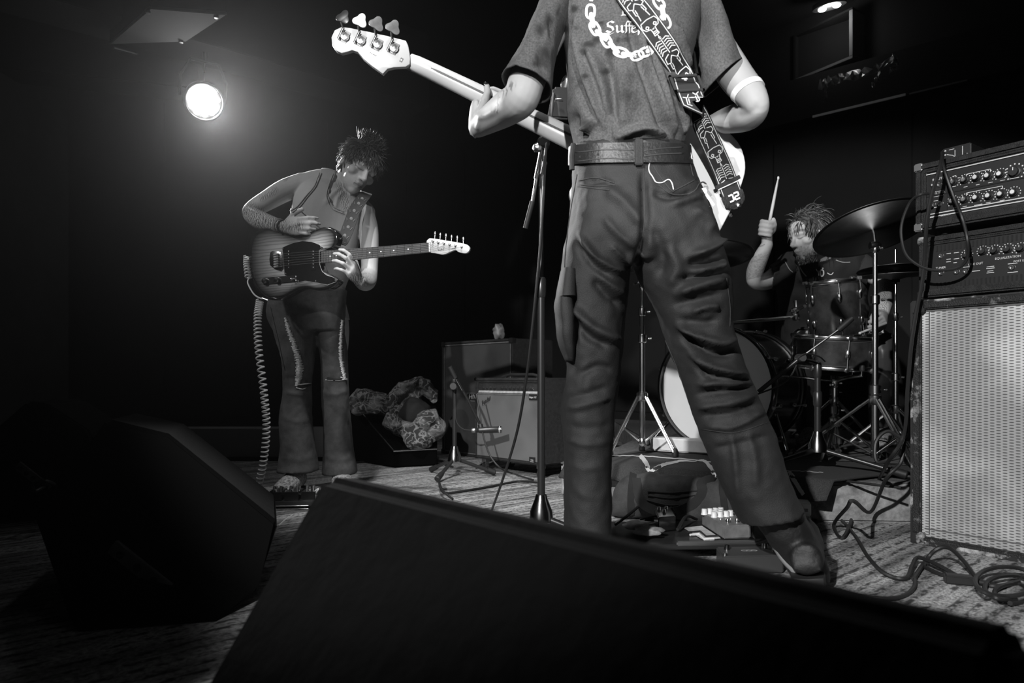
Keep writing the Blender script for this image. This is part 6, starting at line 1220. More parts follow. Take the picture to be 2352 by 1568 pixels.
for i in range(58):
    d = (sp_[min(i+1, 57)]-sp_[max(i-1, 0)]).normalized(); sides.append(d.cross(V((0, 1, 0))).normalized())
wS = .052; wid = [wS*(1 if i < 52 else lerp(1, .62, (i-52)/5)) for i in range(58)]
body_s = MB().band(sp_[:53], sides[:53], wS, .003).build('webbing', 'webbing', st, 40)
MB().band(over[::-1]+sp_[:2], [V((.8, 0, .35))]*28, wS, .003).build('webbing', 'webbing', st, 40)
MB().band(sp_[51:], sides[51:], [wS*1.12, wS*1.12, wS*1.1, wS*1.0, wS*.8, wS*.5, wS*.2][:len(sp_[51:])], .005).build('end_tab', 'leather', st, 40, .001)
for s in (-1, 1): MB().tube([p+sd*s*(wS/2-.0035)-V((0, .002, 0)) for p, sd in zip(sp_[:52], sides[:52])], .0011, 5).build('piping', 'cream', st, 180)
# slider, keepers, stud and mark
def sf(i, off=.003):
    i = min(i, 56); d = (sp_[i+1]-sp_[i]).normalized(); f_ = Fr(sp_[i]-V((0, off, 0)), sides[i], d); 
    if f_.n.y > 0: f_.u = -f_.u; f_.n = -f_.n
    return f_
k_ = min(range(58), key=lambda i: abs(q[i][1]-197)); f_ = sf(k_); MB().box(f_, -.033, .033, -.022, -.016, -.004, .004).box(f_, -.033, .033, .012, .018, -.004, .004).box(f_, -.033, -.027, -.022, .018, -.004, .004).box(f_, .027, .033, -.022, .018, -.004, .004).build('slider', 'black_plastic', st, 30, .001)
k_ = min(range(58), key=lambda i: abs(q[i][1]-424)); f_ = sf(k_, .005); MB().box(f_, -.031, .031, -.0012, .0012, 0, .001).box(f_, -.031, .031, -.0055, -.0035, 0, .001).build('tab_stitch', 'cream', st, 0); MB().box(f_, -.033, .033, -.012, -.002, -.004, .002).build('keeper', 'black_plastic', st, 30, .001)
k_ = min(range(58), key=lambda i: abs(q[i][1]-455)); f_ = sf(k_, .0055)
m_ = MB()
def pls(fr, pts, w_, mbk, c=.0006):
    for p0, p1 in zip(pts[:-1], pts[1:]):
        d = V((p1[0]-p0[0], p1[1]-p0[1], 0)); L_ = d.length or 1e-6; n_ = V((-d.y, d.x, 0))/L_*w_/2; mbk.add([fr.p(p0[0]+n_.x, p0[1]+n_.y, c), fr.p(p0[0]-n_.x, p0[1]-n_.y, c), fr.p(p1[0]-n_.x, p1[1]-n_.y, c), fr.p(p1[0]+n_.x, p1[1]+n_.y, c)], [(0, 1, 2, 3)])
for pts in ([(-.012, .008), (-.002, .008), (-.002, -.006), (-.012, -.006)], [(.013, .008), (.002, .008), (.002, .001), (.012, .001), (.012, -.007), (.001, -.007)]): pls(f_, [(-a*1.1, b*1.1) for a, b in pts], .0042, m_)
m_.build('tab_mark', 'white_print', st, 0)
MB().lathe(sp_[55]-V((0, .003, 0))+V((.008, 0, 0)), (0, -1, 0), [(.007, 0), (.006, .004), (0, .006)], 14).build('stud', 'chrome', st)
# skeleton figures: skull, jaw, spine, ribs, pelvis, limbs drawn along the strap
SK = [[(0.0, .35), (.22, .42), (.40, .32), (.44, .12), (.60, .10), (.78, .12), (.80, -.12), (.60, -.10), (.44, -.12), (.40, -.32), (.22, -.42), (.0, -.35), (-.05, 0), (.0, .35)],
      [(.22, .2), (.30, .28), (.38, .2), (.30, .12), (.22, .2)], [(.22, -.2), (.30, -.28), (.38, -.2), (.30, -.12), (.22, -.2)], [(.46, .05), (.5, 0), (.46, -.05)], [(.62, .1), (.62, -.1)], [(.70, .1), (.70, -.1)],
      [(.82, 0), (.95, 0)], [(.95, -.05), (.97, .05)], [(1.02, -.05), (1.04, .05)]]
for k in range(5): SK += [[(1.12+k*.13, .06), (1.08+k*.13, .25), (1.2+k*.13, .38)], [(1.12+k*.13, -.06), (1.08+k*.13, -.25), (1.2+k*.13, -.38)]]
SK += [[(1.08, 0), (1.8, 0)], [(1.82, .1), (1.9, .34), (2.1, .38), (2.2, .2), (2.06, .1), (1.95, 0), (2.06, -.1), (2.2, -.2), (2.1, -.38), (1.9, -.34), (1.82, -.1)], [(2.2, .25), (2.5, .28), (2.55, .2), (2.85, .24)], [(2.2, -.25), (2.5, -.28), (2.55, -.2), (2.85, -.24)], [(2.25, .16), (2.5, .18)], [(2.25, -.16), (2.5, -.18)]]
arc = [0.]
for i in range(1, 53): arc.append(arc[-1]+(sp_[i]-sp_[i-1]).length)
def strap_pt(s, b):
    i = int(np.clip(np.searchsorted(arc, s)-1, 0, 51)); t = (s-arc[i])/(arc[i+1]-arc[i]); p = lerp(sp_[i], sp_[i+1], t); a = sides[i]; dn = (sp_[i+1]-sp_[i]).normalized().cross(a); dn = dn if dn.y < 0 else -dn
    return p+a*b+dn*.0026
unit = .046; s0 = -.02; fig = 0
while s0 < arc[52]-.01:
    m_ = MB()
    for pl in SK:
        for (a0, b0), (a1, b1) in zip(pl[:-1], pl[1:]):
            sa_, sb__ = s0+a0*unit, s0+a1*unit
            if min(sa_, sb__) < 0 or max(sa_, sb__) > arc[min(range(53), key=lambda i: abs(q[i][1]-412))]: continue
            if abs((sa_+sb__)/2-arc[min(range(53), key=lambda i: abs(q[i][1]-197))]) < .024: continue
            p0, p1 = strap_pt(sa_, b0*wS*.95), strap_pt(sb__, b1*wS*.95); m_.tube([p0, p1], .0011, 4)
    if m_.v: m_.build('skeleton_print', 'white_print', st, 0)
    s0 += unit*3.0; fig += 1
base_at(st, sp_[-1])
# ================================================================ guitar player
gp = thing('person', 'person in a ribbed tank top and ripped jeans bending over a sunburst guitar', 'person')
mb = MB(); Yg = 3.0
# torso: leaning over to the picture's right
def G(x, y, Y=Yg): return P(x, y, Y)
mb.loft(tilt_px([(640, 700, 780, 700, 3.0, .10), (655, 650, 790, 655, 3.0, .10), (668, 590, 808, 610, 3.0, .10), (672, 530, 822, 560, 2.99, .112), (674, 480, 832, 520, 2.985, .115), (682, 448, 838, 490, 2.98, .105), (700, 420, 832, 462, 2.985, .085), (735, 405, 812, 440, 3.0, .06)], 36, 60, 2.4))
arm(mb, [(G(692, 424, 2.97), .048), (G(760, 425, 2.99), .06), (G(838, 488, 2.985), .046)])
RG, FG, UG = V((.62, .70, -.33)).normalized(), V((.60, -.62, -.52)), V((0, 0, 1))
FG = (FG-RG*FG.dot(RG)).normalized(); UG = RG.cross(FG).normalized(); UG = UG if UG.z > 0 else -UG
HG = G(826, 382, 2.93); head(mb, HG, RG, FG, UG, .93, .92)
arm(mb, [(G(778, 440, 3.0), .052), (G(794, 415, 2.985), .047), (HG-FG*.03*.93-UG*.03, .05)])
# strumming arm: elbow out to the left, forearm crossing to the strings
E1, W1 = G(585, 478, 2.90), G(648, 520, 2.70)
arm(mb, [(G(694, 422, 2.97), .046), (G(655, 437, 2.95), .046), (G(618, 458, 2.92), .041), (E1, .036), (G(576, 490, 2.87), .034), (G(596, 505, 2.81), .038), (G(625, 514, 2.75), .031), (W1, .0235)], 18)
th1 = hand(mb, G(652, 521, 2.69), G(705, 517, 2.63)-G(652, 521, 2.69), V((.1, .6, -.75)), V((.35, -.3, .85)), [(.45, .7, .4), (.5, .75, .5), (.55, .8, .5), (.6, .8, .5)], [(.75, .1, .75), (1., -.05, .28), (1., -.1, .22)], .92, .07)
# fretting arm: upper arm hangs, forearm comes forward to the neck
E2, W2 = G(848, 628, 2.93), G(826, 645, 2.70)
arm(mb, [(G(836, 490, 2.985), .046), (G(846, 530, 2.98), .043), (G(849, 580, 2.96), .038), (E2, .035), (G(843, 645, 2.85), .037), (G(835, 650, 2.77), .030), (W2, .0235)], 18)
fd_ = G(800, 606, 2.60)-G(824, 643, 2.69)
hand(mb, G(824, 643, 2.69), fd_, V((-.75, .1, .25)), V((.35, .55, .75)), [(.15, .65, .8), (.2, .75, .8), (.25, .85, .8), (.35, .95, .8)], [(.7, .3, .7), (.9, .5, .1), (.8, .6, -.1)], .94, .11)
# legs
for L_ in ([(680, 700, .075), (672, 760, .07), (684, 885, .047), (682, 985, .045), (680, 1075, .034), (678, 1105, .034)], [(752, 700, .075), (765, 760, .07), (768, 875, .047), (776, 985, .045), (784, 1070, .034)]):
    arm(mb, [(G(a, b, 3.0 if a < 740 else 3.06), r) for a, b, r in L_])
gme = remesh(mb, .0042, 4, .5); co = get_co(gme); q = pixv(co)
fr_near = co[:, 1] < 2.94
folds(gme, [([(745, 470), (765, 445), (785, 430)], .006, 5), ([(770, 480), (776, 455), (790, 440)], .005, 4), ([(700, 440), (725, 425), (760, 428)], .004, 6), ([(655, 522), (690, 512)], .002, 4)])
co = get_co(gme)
ink = np.zeros(len(co))
d_, t_ = dist_poly(q, [(566, 490), (596, 508), (640, 522)]); ink = np.maximum(ink, (np.clip(1.5-d_/24, 0, 1))*(co[:, 1] < 2.90))
for pl_, w_ in (([(602, 455), (625, 442), (632, 436)], 8), ([(655, 412), (664, 404)], 5), ([(655, 524), (690, 520)], 12), ([(812, 648), (828, 640)], 22)): d_, t_ = dist_poly(q, pl_); ink = np.maximum(ink, .8*np.clip(1.3-d_/w_, 0, 1)*(co[:, 1] < 2.95))
d_, t_ = dist_poly(q, [(783, 430), (790, 455), (800, 480)]); ink = np.maximum(ink, .75*np.clip(1.4-d_/13, 0, 1)*fr_near*0.9)
attr(gme, 'ink', np.clip(ink, 0, 1)); attr(gme, 'shade', face_marks(co, HG, np.array(RG), np.array(FG), np.array(UG), .93))
gbody = link('body', gme, 'skin_guitar', gp, 180)
# tank top cut from the torso
poly = [(738, 388), (772, 390), (768, 410), (757, 432), (755, 455), (766, 474), (790, 486), (815, 492), (818, 470), (826, 452), (832, 462), (824, 500), (818, 540), (818, 700), (640, 715), (650, 600), (664, 520), (662, 480), (684, 474), (703, 451), (722, 428), (733, 405)]
r_, f_, u_2 = local(co, HG, np.array(RG), np.array(FG), np.array(UG), .93)
tors = inside(q, poly) & (co[:, 1] > 2.86) & (co[:, 2] > .74) & ~((np.abs(r_) < .1) & (u_2 > -.13) & (f_ > -.02))
back = (co[:, 1] > 3.0) & (q[:, 1] > 425) & (q[:, 0] > 660) & (q[:, 0] < 818) & (co[:, 2] > .74)
tank = garment('tank_top', gme, tors | back, .005, 'tank', gp); tkb = bvh_of(tank)
def gseam(name, pl, r, mt, par, bv, lift=.002): 
    h_ = hits(bv, pl, lift)
    if len(h_) > 2: MB().tube(h_, r, 5).build(name, mt, par, 180)
gb2 = bvh_of(gbody, tank)
for off in (0, 4): gseam('armhole_binding', [(734+off, 398), (722+off, 428), (703+off, 451+off*.4), (684+off, 474+off*.6), (668+off, 484+off)], .0022, 'tank', tank, gb2, .003); gseam('neck_binding', [(769-off, 400), (757-off, 432), (755-off, 455+off*.4), (766-off, 474+off), (790, 487+off)], .0022, 'tank', tank, gb2, .003)
# wrist band, bracelet, nose ring
ax1 = (W1-G(625, 514, 2.75)).normalized(); MB().lathe(lerp(G(625, 514, 2.75), W1, .72)-ax1*.008, ax1, [(.0275, 0), (.0285, .008), (.0268, .017)], 24).build('wrist_band', 'pedal_grey', gp); MB().lathe(W1+ax1*.004, ax1, [(.027, 0), (.027, .005)], 24).build('bracelet', 'black_rubber', gp)
nc = HG+(FG*.1-UG*.045)*.93; MB().tube([nc+RG*math.cos(t)*.005+(-UG)*math.sin(t)*.005 for t in np.linspace(.2, 2.9, 10)], .0009, 5).build('nose_ring', 'chrome', gp)
# hair: short, swept towards the fringe
def keepG(l): return l.z > (-.7 if l.y < -.15 else (-.12 if abs(l.x) > .5 and l.y < .5 else .2))
hair('hair', gp, 'hair_dark', HG, RG, FG, UG, .93, 5200, lambda l: .046 if l.z > .3 else .04, lambda l, rn: (FG*.3+UG*.2+V((0, 0, .3)) if l.z > .7 else (FG*.25-UG*.75 if l.y > .1 else -UG*.9-FG*.1)), 5, keepG, .3, .018, .0014, .15)
# jeans
mbj = MB()
mbj.loft(loft_px([(628, 796, 664, 3.0, .115), (618, 794, 700, 3.0, .12), (616, 790, 730, 3.0, .118), (630, 788, 760, 3.0, .10)], 40, 20, 2.4))
mbj.loft(tilt_px([(617, 700, 720, 700, 2.99, .10), (630, 760, 724, 760, 2.98, .095), (649, 824, 720, 824, 2.97, .085), (653, 885, 714, 885, 2.965, .072), (646, 930, 714, 935, 2.97, .072), (643, 973, 717, 975, 2.975, .075), (644, 1023, 722, 1023, 2.98, .082), (642, 1066, 727, 1060, 2.975, .092), (640, 1082, 728, 1082, 2.97, .098)], 36, 60, 2.3))
mbj.loft(tilt_px([(722, 700, 790, 700, 3.03, .10), (730, 766, 794, 766, 3.04, .095), (738, 824, 796, 824, 3.04, .085), (740, 872, 799, 872, 3.04, .072), (742, 930, 800, 925, 3.05, .072), (745, 977, 806, 977, 3.06, .076), (745, 1030, 812, 1030, 3.07, .084), (745, 1072, 817, 1065, 3.07, .094), (744, 1088, 818, 1086, 3.07, .098)], 36, 60, 2.3))
jm = remesh(mbj, .006, 4); folds(jm, [([(655, 900), (690, 905), (712, 898)], .006, 6), ([(650, 870), (690, 868), (714, 872)], -.006, 6), ([(648, 960), (690, 968), (716, 960)], .004, 8), ([(650, 1050), (690, 1055), (722, 1045)], .005, 8), ([(742, 900), (770, 905), (798, 895)], .006, 6), ([(745, 1045), (780, 1055), (812, 1045)], .005, 7), ([(725, 720), (728, 800), (730, 900)], -.004, 6), ([(690, 760), (700, 800)], .004, 9)])
wrinkle(jm, 16, .005, 6, (1, 1, .6)); wrinkle(jm, 50, .0015, 2)
jn = link('jeans', jm, 'denim', gp, 180); jb = bvh_of(jn)
rnd = random.Random(11)
def rip(pl, w_):
    q_ = spl(pl, 90); m_ = MB()
    for i in range(0, 90):
        ww = np.interp(i/89, np.linspace(0, 1, len(w_)), w_)*rnd.uniform(.65, 1.2); x, y = q_[i][0]+rnd.uniform(-1, 1), q_[i][1]; h_ = [hit(jb, x-ww/2, y+rnd.uniform(-1, 1), .0015), hit(jb, x, y, .004), hit(jb, x+ww/2, y+rnd.uniform(-1, 1), .0015)]
        if all(h_): m_.tube(h_, .0019, 4)
    m_.build('frayed_threads', 'denim_thread', jn, 180)
rip([(655, 730), (664, 760), (678, 800), (688, 840), (686, 865), (682, 886)], [5, 11, 13, 17, 14, 8]); rip([(786, 735), (783, 770), (782, 810), (786, 845), (792, 868)], [5, 7, 8, 8, 6])
for pl in ([(680, 884), (696, 882), (713, 880)], [(680, 890), (695, 893), (710, 884)], [(748, 872), (775, 873), (796, 870)], [(782, 866), (796, 872)]): gseam('frayed_edge', pl, .0025, 'denim_thread', jn, jb)
for pl in ([(683, 886), (700, 888), (712, 883)], [(752, 869), (770, 871), (784, 869)]): gseam('torn_knee', pl, .006, 'black_matte', jn, jb, .001)
gseam('side_seam', [(622, 705), (640, 780), (655, 850)], .0012, 'denim_seam', jn, jb)
# shoes
def shoe(name, g0, fwd, par):
    up = V((0, 0, 1)); sd = fwd.cross(up).normalized(); rg = []
    for a, w_, h0, h1 in ((-.08, .022, .02, .075), (-.06, .034, .015, .09), (.0, .038, .012, .10), (.05, .042, .01, .085), (.11, .045, .01, .065), (.15, .038, .012, .052), (.175, .018, .016, .04)):
        c = g0+fwd*a+up*((h0+h1)/2); rg.append([c+sd*math.cos(p)*w_+up*math.sin(p)*(h1-h0)/2 for p in np.linspace(0, 2*math.pi, 20, endpoint=False)])
    o = MB().loft(rg).build(name, 'sock', par, 180); MB().prism(Fr(g0, fwd, sd, up), [(-.085, 0), (-.07, .032), (0, .036), (.08, .046), (.14, .046), (.18, .02), (.18, -.02), (.14, -.046), (.08, -.046), (0, -.036), (-.07, -.032)], 0, .018, .004).build('sole', 'black_rubber', o); return o
shoe('shoe', V((G(676, 1100, 2.95).x, 2.95, .001)), V((-.05, -1, 0)).normalized(), gp); shoe('shoe', V((G(780, 1090, 3.05).x, 3.07, .001)), V((.3, -.95, 0)).normalized(), gp)
base_at(gp, (G(720, 700).x, 3.0, 0))
# guitar strap
gs = thing('guitar_strap', 'patterned black guitar strap over the guitar player\'s shoulder', 'guitar strap')
gall = bvh_of(gbody, tank); cl2 = [(836, 452), (828, 462), (815, 482), (806, 505), (797, 530), (787, 552), (780, 560)]; q_ = spl(cl2, 24); pts = []
for i, a in enumerate(q_):
    h_ = hit(gall, a[0], a[1]); pts.append(P(a[0], a[1], min((h_.y-.012) if h_ else 2.85, lerp(2.86, 2.69, i/23))))
sd2 = [(pts[min(i+1, 23)]-pts[max(i-1, 0)]).cross(V((0, 1, 0))).normalized() for i in range(24)]
MB().band(pts, sd2, .048, .003).build('webbing', 'webbing', gs, 40); bk_ = [pts[0], G(842, 444, 2.98), G(835, 450, 3.07), G(800, 520, 3.13), G(700, 620, 3.12), G(625, 640, 3.0), G(590, 628, 2.80)]
MB().band([V(a) for a in spl(bk_, 30)], [sd2[0]]*30, .046, .003).build('webbing', 'webbing', gs, 40)
for i in range(2, 22, 3):
    m_ = MB()
    p = pts[i]-V((0, .004, 0)); m_.lathe(p, (0, -1, 0), [(.001, 0), (.0065, .0004), (.001, .0006)], 7, close=True)
    for s in (-1, 1): m_.tube([p+sd2[i]*s*.017, pts[i+1]-V((0, .004, 0))+sd2[i]*s*.012], .0012, 4)
    m_.build('strap_print', 'strap_print', gs, 0)
base_at(gs, pts[-1])
# ================================================================ drummer
dp = thing('person', 'bearded person in a black T-shirt drumming with one stick raised', 'person')
mb = MB(); D_ = lambda x, y, Y=3.62: P(x, y, Y)
mb.loft(tilt_px([(1805, 800, 1985, 800, 3.80, .12), (1800, 740, 1985, 740, 3.78, .12), (1795, 680, 1985, 680, 3.72, .12), (1790, 630, 1985, 625, 3.66, .12), (1795, 600, 1975, 590, 3.63, .11), (1825, 580, 1945, 572, 3.62, .085), (1860, 570, 1915, 566, 3.60, .06)], 32, 50, 2.4))
RD, FD = V((.25, -.966, .03)).normalized(), V((-.966, -.25, -.22)); FD = (FD-RD*FD.dot(RD)).normalized(); UD = RD.cross(FD).normalized(); UD = UD if UD.z > 0 else -UD
# his right is to the picture's left of his face: R axis is mirrored freely, the head is symmetric
HD = D_(1858, 541, 3.46); head(mb, HD, RD, FD, UD, 1.0, 1.08); arm(mb, [(D_(1885, 592, 3.58), .062), (D_(1876, 572, 3.53), .056), (HD-UD*.05-FD*.03, .056)])
SE, SW = D_(1733, 645, 3.46), D_(1762, 562, 3.36)
arm(mb, [(D_(1812, 608, 3.62), .056), (D_(1785, 632, 3.57), .05), (D_(1755, 648, 3.51), .042), (SE, .037), (D_(1735, 620, 3.43), .041), (D_(1748, 590, 3.39), .036), (SW, .028)], 18)
FC = D_(1764, 527, 3.335); fist(mb, FC, D_(1787, 412, 3.29)-FC, V((-.75, -.65, 0)), SW)
SE2, SW2 = D_(2030, 650, 3.45), D_(2030, 716, 3.28)
arm(mb, [(D_(1968, 606, 3.63), .056), (D_(1998, 625, 3.56), .05), (SE2, .04), (D_(2034, 675, 3.40), .039), (D_(2033, 700, 3.33), .033), (SW2, .026)], 18)
W3 = D_(2030, 720, 3.275); hand(mb, W3, D_(2027, 760, 3.16)-W3, V((-.6, .2, -.6)), V((-.5, -.7, .2)), [(.6, .9, .6)]*4, [(.8, .4, .5), (.95, .4, .1), (1, .3, 0)], 1.0, .05)
for x0, x1, y1 in ((1870, 1850, 3.52), (1965, 2022, 3.42)): arm(mb, [(D_(x0, 775, 3.80), .085), (D_(lerp(x0, x1, .5), 790, 3.62), .08), (D_(x1, 795, y1), .062), (D_(x1, 930, y1+.06), .048), (V((D_(x1, 930, y1+.1).x, y1+.10, RZ+.09)), .036)])
dme = remesh(mb, .0046, 4); co = get_co(dme); q = pixv(co); ink = np.zeros(len(co))
for pl_, w_ in (([(2034, 660), (2032, 705)], 14),): d_, t_ = dist_poly(q, pl_); ink = np.maximum(ink, np.clip(1.2-d_/w_, 0, 1)*.8)
attr(dme, 'ink', ink); attr(dme, 'shade', face_marks(co, HD, np.array(RD), np.array(FD), np.array(UD), 1., .8)); db_ = link('body', dme, 'skin_drum', dp, 180)
r_, f_, u_2 = local(co, HD, np.array(RD), np.array(FD), np.array(UD)); isarm = np.zeros(len(co), bool)
d1, _t = dist_poly(q, [(1733, 650), (1740, 600), (1765, 520)]); d2, t2 = dist_poly(q, [(1733, 650), (1770, 640), (1815, 605)]); 
armv = ((q[:, 0] < 1772+(640-q[:, 1])*.0) & (co[:, 1] < 3.66)) | ((q[:, 0] > 2012) & (co[:, 1] < 3.6)) | ((q[:, 1] > 640) & (q[:, 0] > 1995))
torso = (co[:, 2] > .66) & ~armv & ~((u_2 > -.128) & (np.abs(r_) < .10) & (np.linalg.norm(co-np.array(HD), axis=1) < .175)) & (q[:, 1] > 572) & ~((q[:, 1] > 760) & (co[:, 1] < 3.55))
ts_ = garment('shirt', dme, torso, .010, 'shirt_black', dp, .004); wrinkle(ts_.data, 14, .010, 3); folds(ts_.data, [([(1778, 612), (1790, 606), (1800, 600)], .006, 3), ([(1776, 622), (1792, 614), (1808, 606)], .006, 3), ([(1772, 632), (1790, 624)], .005, 3), ([(1820, 600), (1832, 625), (1840, 650)], .006, 5)])
legs = (co[:, 2] < .70) & (q[:, 1] > 740) & ~((q[:, 0] > 2000) & (q[:, 1] < 758) & (co[:, 1] < 3.3)); lg = garment('trousers', dme, legs, .008, 'pedal_dark', dp, .004); wrinkle(lg.data, 14, .008, 5)
tsb = bvh_of(ts_)
def dmark(pl, w_, m_='white_print', n=None):
    m2_ = MB(); stroke(m2_, tsb, pl, w_, .003, n); 
    if m2_.v: m2_.build('shirt_print', m_, ts_, 0)
dmark([(1883, 622), (1884, 630), (1887, 634), (1891, 630), (1891, 622), (1887, 619), (1883, 622)], 3.2); dmark([(1889, 614), (1889.5, 617)], 3); dmark([(1878, 621), (1880, 632)], 2); dmark([(1874, 617), (1876, 622)], 1.6); dmark([(1900, 626), (1908, 630), (1914, 625)], 2); dmark([(1919, 597), (1935, 602), (1952, 602)], 1.6, 'grey_print')
dmark([(1802, 600), (1812, 618), (1820, 625)], 1.8, 'grey_print'); dmark([(1830, 600), (1842, 622), (1852, 634)], 2.4, 'grey_print')
def keepD(l): return l.z > (-.5 if l.y < .0 else (-.1 if abs(l.x) > .5 and l.y < .55 else .36))
hair('hair', dp, 'hair_brown', HD, RD, FD, UD, 1., 4200, lambda l: .05 if l.y > .3 else .085, lambda l, rn: (V((.7, .1, -.1)) if l.z > .55 else (FD*.35-UD*.6 if l.y > .2 else -UD*.6-FD*.5)), 8, keepD, .1, .018, .0016, 1.1)
bd = MB(); rn = random.Random(4)
for _ in range(420):
    r, u = rn.uniform(-.052, .052), rn.uniform(-.125, -.045)
    if u > -.08 and abs(r) < .026 and u < -.062: continue
    f_2 = .092-.012*(abs(r)/.02)**1.6-.12*max(0, -.09-u); p = HD+RD*r+FD*(f_2-.012)+UD*u; bd.tube([p, p+FD*.010-UD*.006+RD*r*.1, p+FD*.014-UD*.016+RD*r*.15], [.0012, .001, .0003], 4)
bd.build('beard', 'hair_brown', dp, 180)
for x in (1850, 2020):
    shoe('shoe', V((D_(x, 930, 3.5).x, 3.46, RZ+.012)), V((-.5, -.85, 0)).normalized(), dp)
base_at(dp, (D_(1900, 800, 3.8).x, 3.8, RZ))
sk = thing('drumstick', 'pale wooden drumstick raised in the drummer\'s fist', 'drumstick')
s1 = D_(1787, 412, 3.29); s0 = FC-(s1-FC).normalized()*.05; MB().tube([s0, lerp(s0, s1, .6), lerp(s0, s1, .9), s1], [.0075, .0075, .0055, .0035], 10).build('shaft', 'wood_stick', sk); MB().ell(s1+(s1-s0).normalized()*.006, (.0052, .0052, .009), None, 10, 8).build('tip', 'cream', sk); base_at(sk, s0)
sk2 = thing('drumstick', 'wooden drumstick held low beside the hi-hat', 'drumstick'); s0, s1 = D_(2034, 742, 3.19), D_(1975, 765, 3.1); MB().tube([s0, s1], [.0072, .005], 10).build('shaft', 'wood_stick', sk2); MB().ell(s1, (.006, .006, .006)).build('tip', 'cream', sk2); base_at(sk2, s0)
# ---------------------------------------------------------------- bag, pedals, leads on the floor
bg = thing('duffel_bag', 'grey canvas duffel bag with zip pocket and dark handles beside the pedals', 'bag')
ba, bb_ = FL(1392, 1188), FL(1712, 1208); ba = V((ba.x-.01, 2.37, 0)); bb_ = V((bb_.x+.0, 2.15, 0)); bu = (bb_-ba).normalized(); fbg = Fr(ba, bu, (0, 0, 1)); Lb = (bb_-ba).length
rg = []
for t in np.linspace(0, 1, 30):
    e = math.sin(math.pi*min(1, max(0, t)))**.18 if 0 < t < 1 else .3; hh = .155*e*(1+.05*math.sin(t*9)); dd = .085*e; ring = []
    for k in range(26):
        a = 2*math.pi*k/26; x, y = math.cos(a), math.sin(a); ring.append(fbg.p(Lb*t, .004+hh/2+math.copysign(abs(y)**.6, y)*hh/2, math.copysign(abs(x)**.7, x)*dd-.09))
    rg.append(ring)
me = MB().loft(rg).mesh('bag'); wrinkle(me, 18, .012, 2, (1, 1, 1.4)); wrinkle(me, 45, .004, 6); o = link('bag_body', me, 'bag', bg, 180); sub = bvh_of(o)
def bline(name, pl, r, mt, lift=.001): 
    h_ = hits(sub, pl, lift)
    if len(h_) > 2: MB().tube(h_, r, 6).build(name, mt, bg, 180)
bline('zip', [(1488, 1138), (1540, 1144), (1605, 1136)], .0022, 'black_matte'); bline('zip_band', [(1488, 1128), (1540, 1131), (1608, 1126)], .003, 'bag_strap'); bline('pocket_seam', [(1486, 1148), (1540, 1160), (1600, 1152)], .002, 'bag_strap')
def handle(pl, w_=.03):
    h_ = hits(sub, pl, .006)
    if len(h_) > 3:
        sd_2 = []
        for i in range(len(h_)): d = h_[min(i+1, len(h_)-1)]-h_[max(i-1, 0)]; sd_2.append(d.cross(V((0, 1, 0))).normalized())
        MB().band(h_, sd_2, w_, .004).build('handle', 'bag_strap', bg, 60)
handle([(1462, 1100), (1466, 1130), (1478, 1156), (1510, 1172), (1550, 1178)]); handle([(1640, 1104), (1612, 1110), (1614, 1130), (1600, 1152), (1572, 1168), (1550, 1174)]); handle([(1455, 1090), (1452, 1130), (1450, 1180)], .024); handle([(1655, 1098), (1660, 1130), (1665, 1170)], .02)
base_at(bg, ba)
# bass pedal board: a low board with rails, pedals are things on it
pbd = thing('pedal_board', 'low dark pedal board with a pale front rail in front of the duffel bag', 'pedal board')
p0, p1 = FL(1414, 1246, .05), FL(1738, 1243, .05); fpb = Fr(V((p0.x, p0.y, 0)), (p1-p0).normalized(), (0, 0, 1)); fpb.n = fpb.u.cross(fpb.v); Lp = (p1-p0).length
MB().box(fpb, 0, Lp, .03, .044, -.30, 0).build('deck', 'black_metal', pbd, 30, .002); MB().box(fpb, Lp*.43, Lp, .04, .052, -.012, .004).build('rail', 'dull_steel', pbd, 30, .003)
for a in (.03, Lp-.03):
    for c in (-.02, -.28): MB().cyl(fpb.p(a, 0, c), fpb.p(a, .032, c), .012).build('foot', 'black_rubber', pbd)
PBZ = .046
def pap(pl, name, mt, par, z, th=.0012):
    w_ = [FL(a, b, z) for a, b in pl]; MB().loft([w_, [p+V((0, 0, th)) for p in w_]]).build(name, mt, par, 0)
pap([(1570, 1212), (1612, 1208), (1655, 1236), (1620, 1242)], 'printed_sheet', 'paper', pbd, PBZ); 
for pl in ([(1580, 1222), (1608, 1220), (1622, 1232), (1650, 1230)], [(1585, 1228), (1606, 1226), (1618, 1238), (1640, 1237)]): MB().tube([FL(a, b, PBZ+.003) for a, b in pl], .0035, 5).build('sheet_line', 'black_matte' if pl[0][0] == 1580 else 'white_print', pbd, 0)
base_at(pbd, fpb.o)
for i, (pl, lb) in enumerate([([(1428, 1214), (1500, 1210), (1515, 1222), (1440, 1228)], 'crumpled printed cloth lying on the pedal board'), ([(1428, 1232), (1488, 1224), (1545, 1226), (1536, 1240), (1450, 1243)], 'pale crumpled cloth at the front of the pedal board')]):
    c = sum((FL(a, b, PBZ) for a, b in pl), V((0, 0, 0)))/len(pl); ex = abs(FL(pl[1][0], pl[1][1], PBZ).x-FL(pl[0][0], pl[0][1], PBZ).x)*.5; me = blob(c+V((0, 0, .016)), (ex, .03, .013), i+9, .3); tag(link('rag', me, 'paper', None, 180), lb, 'rag')
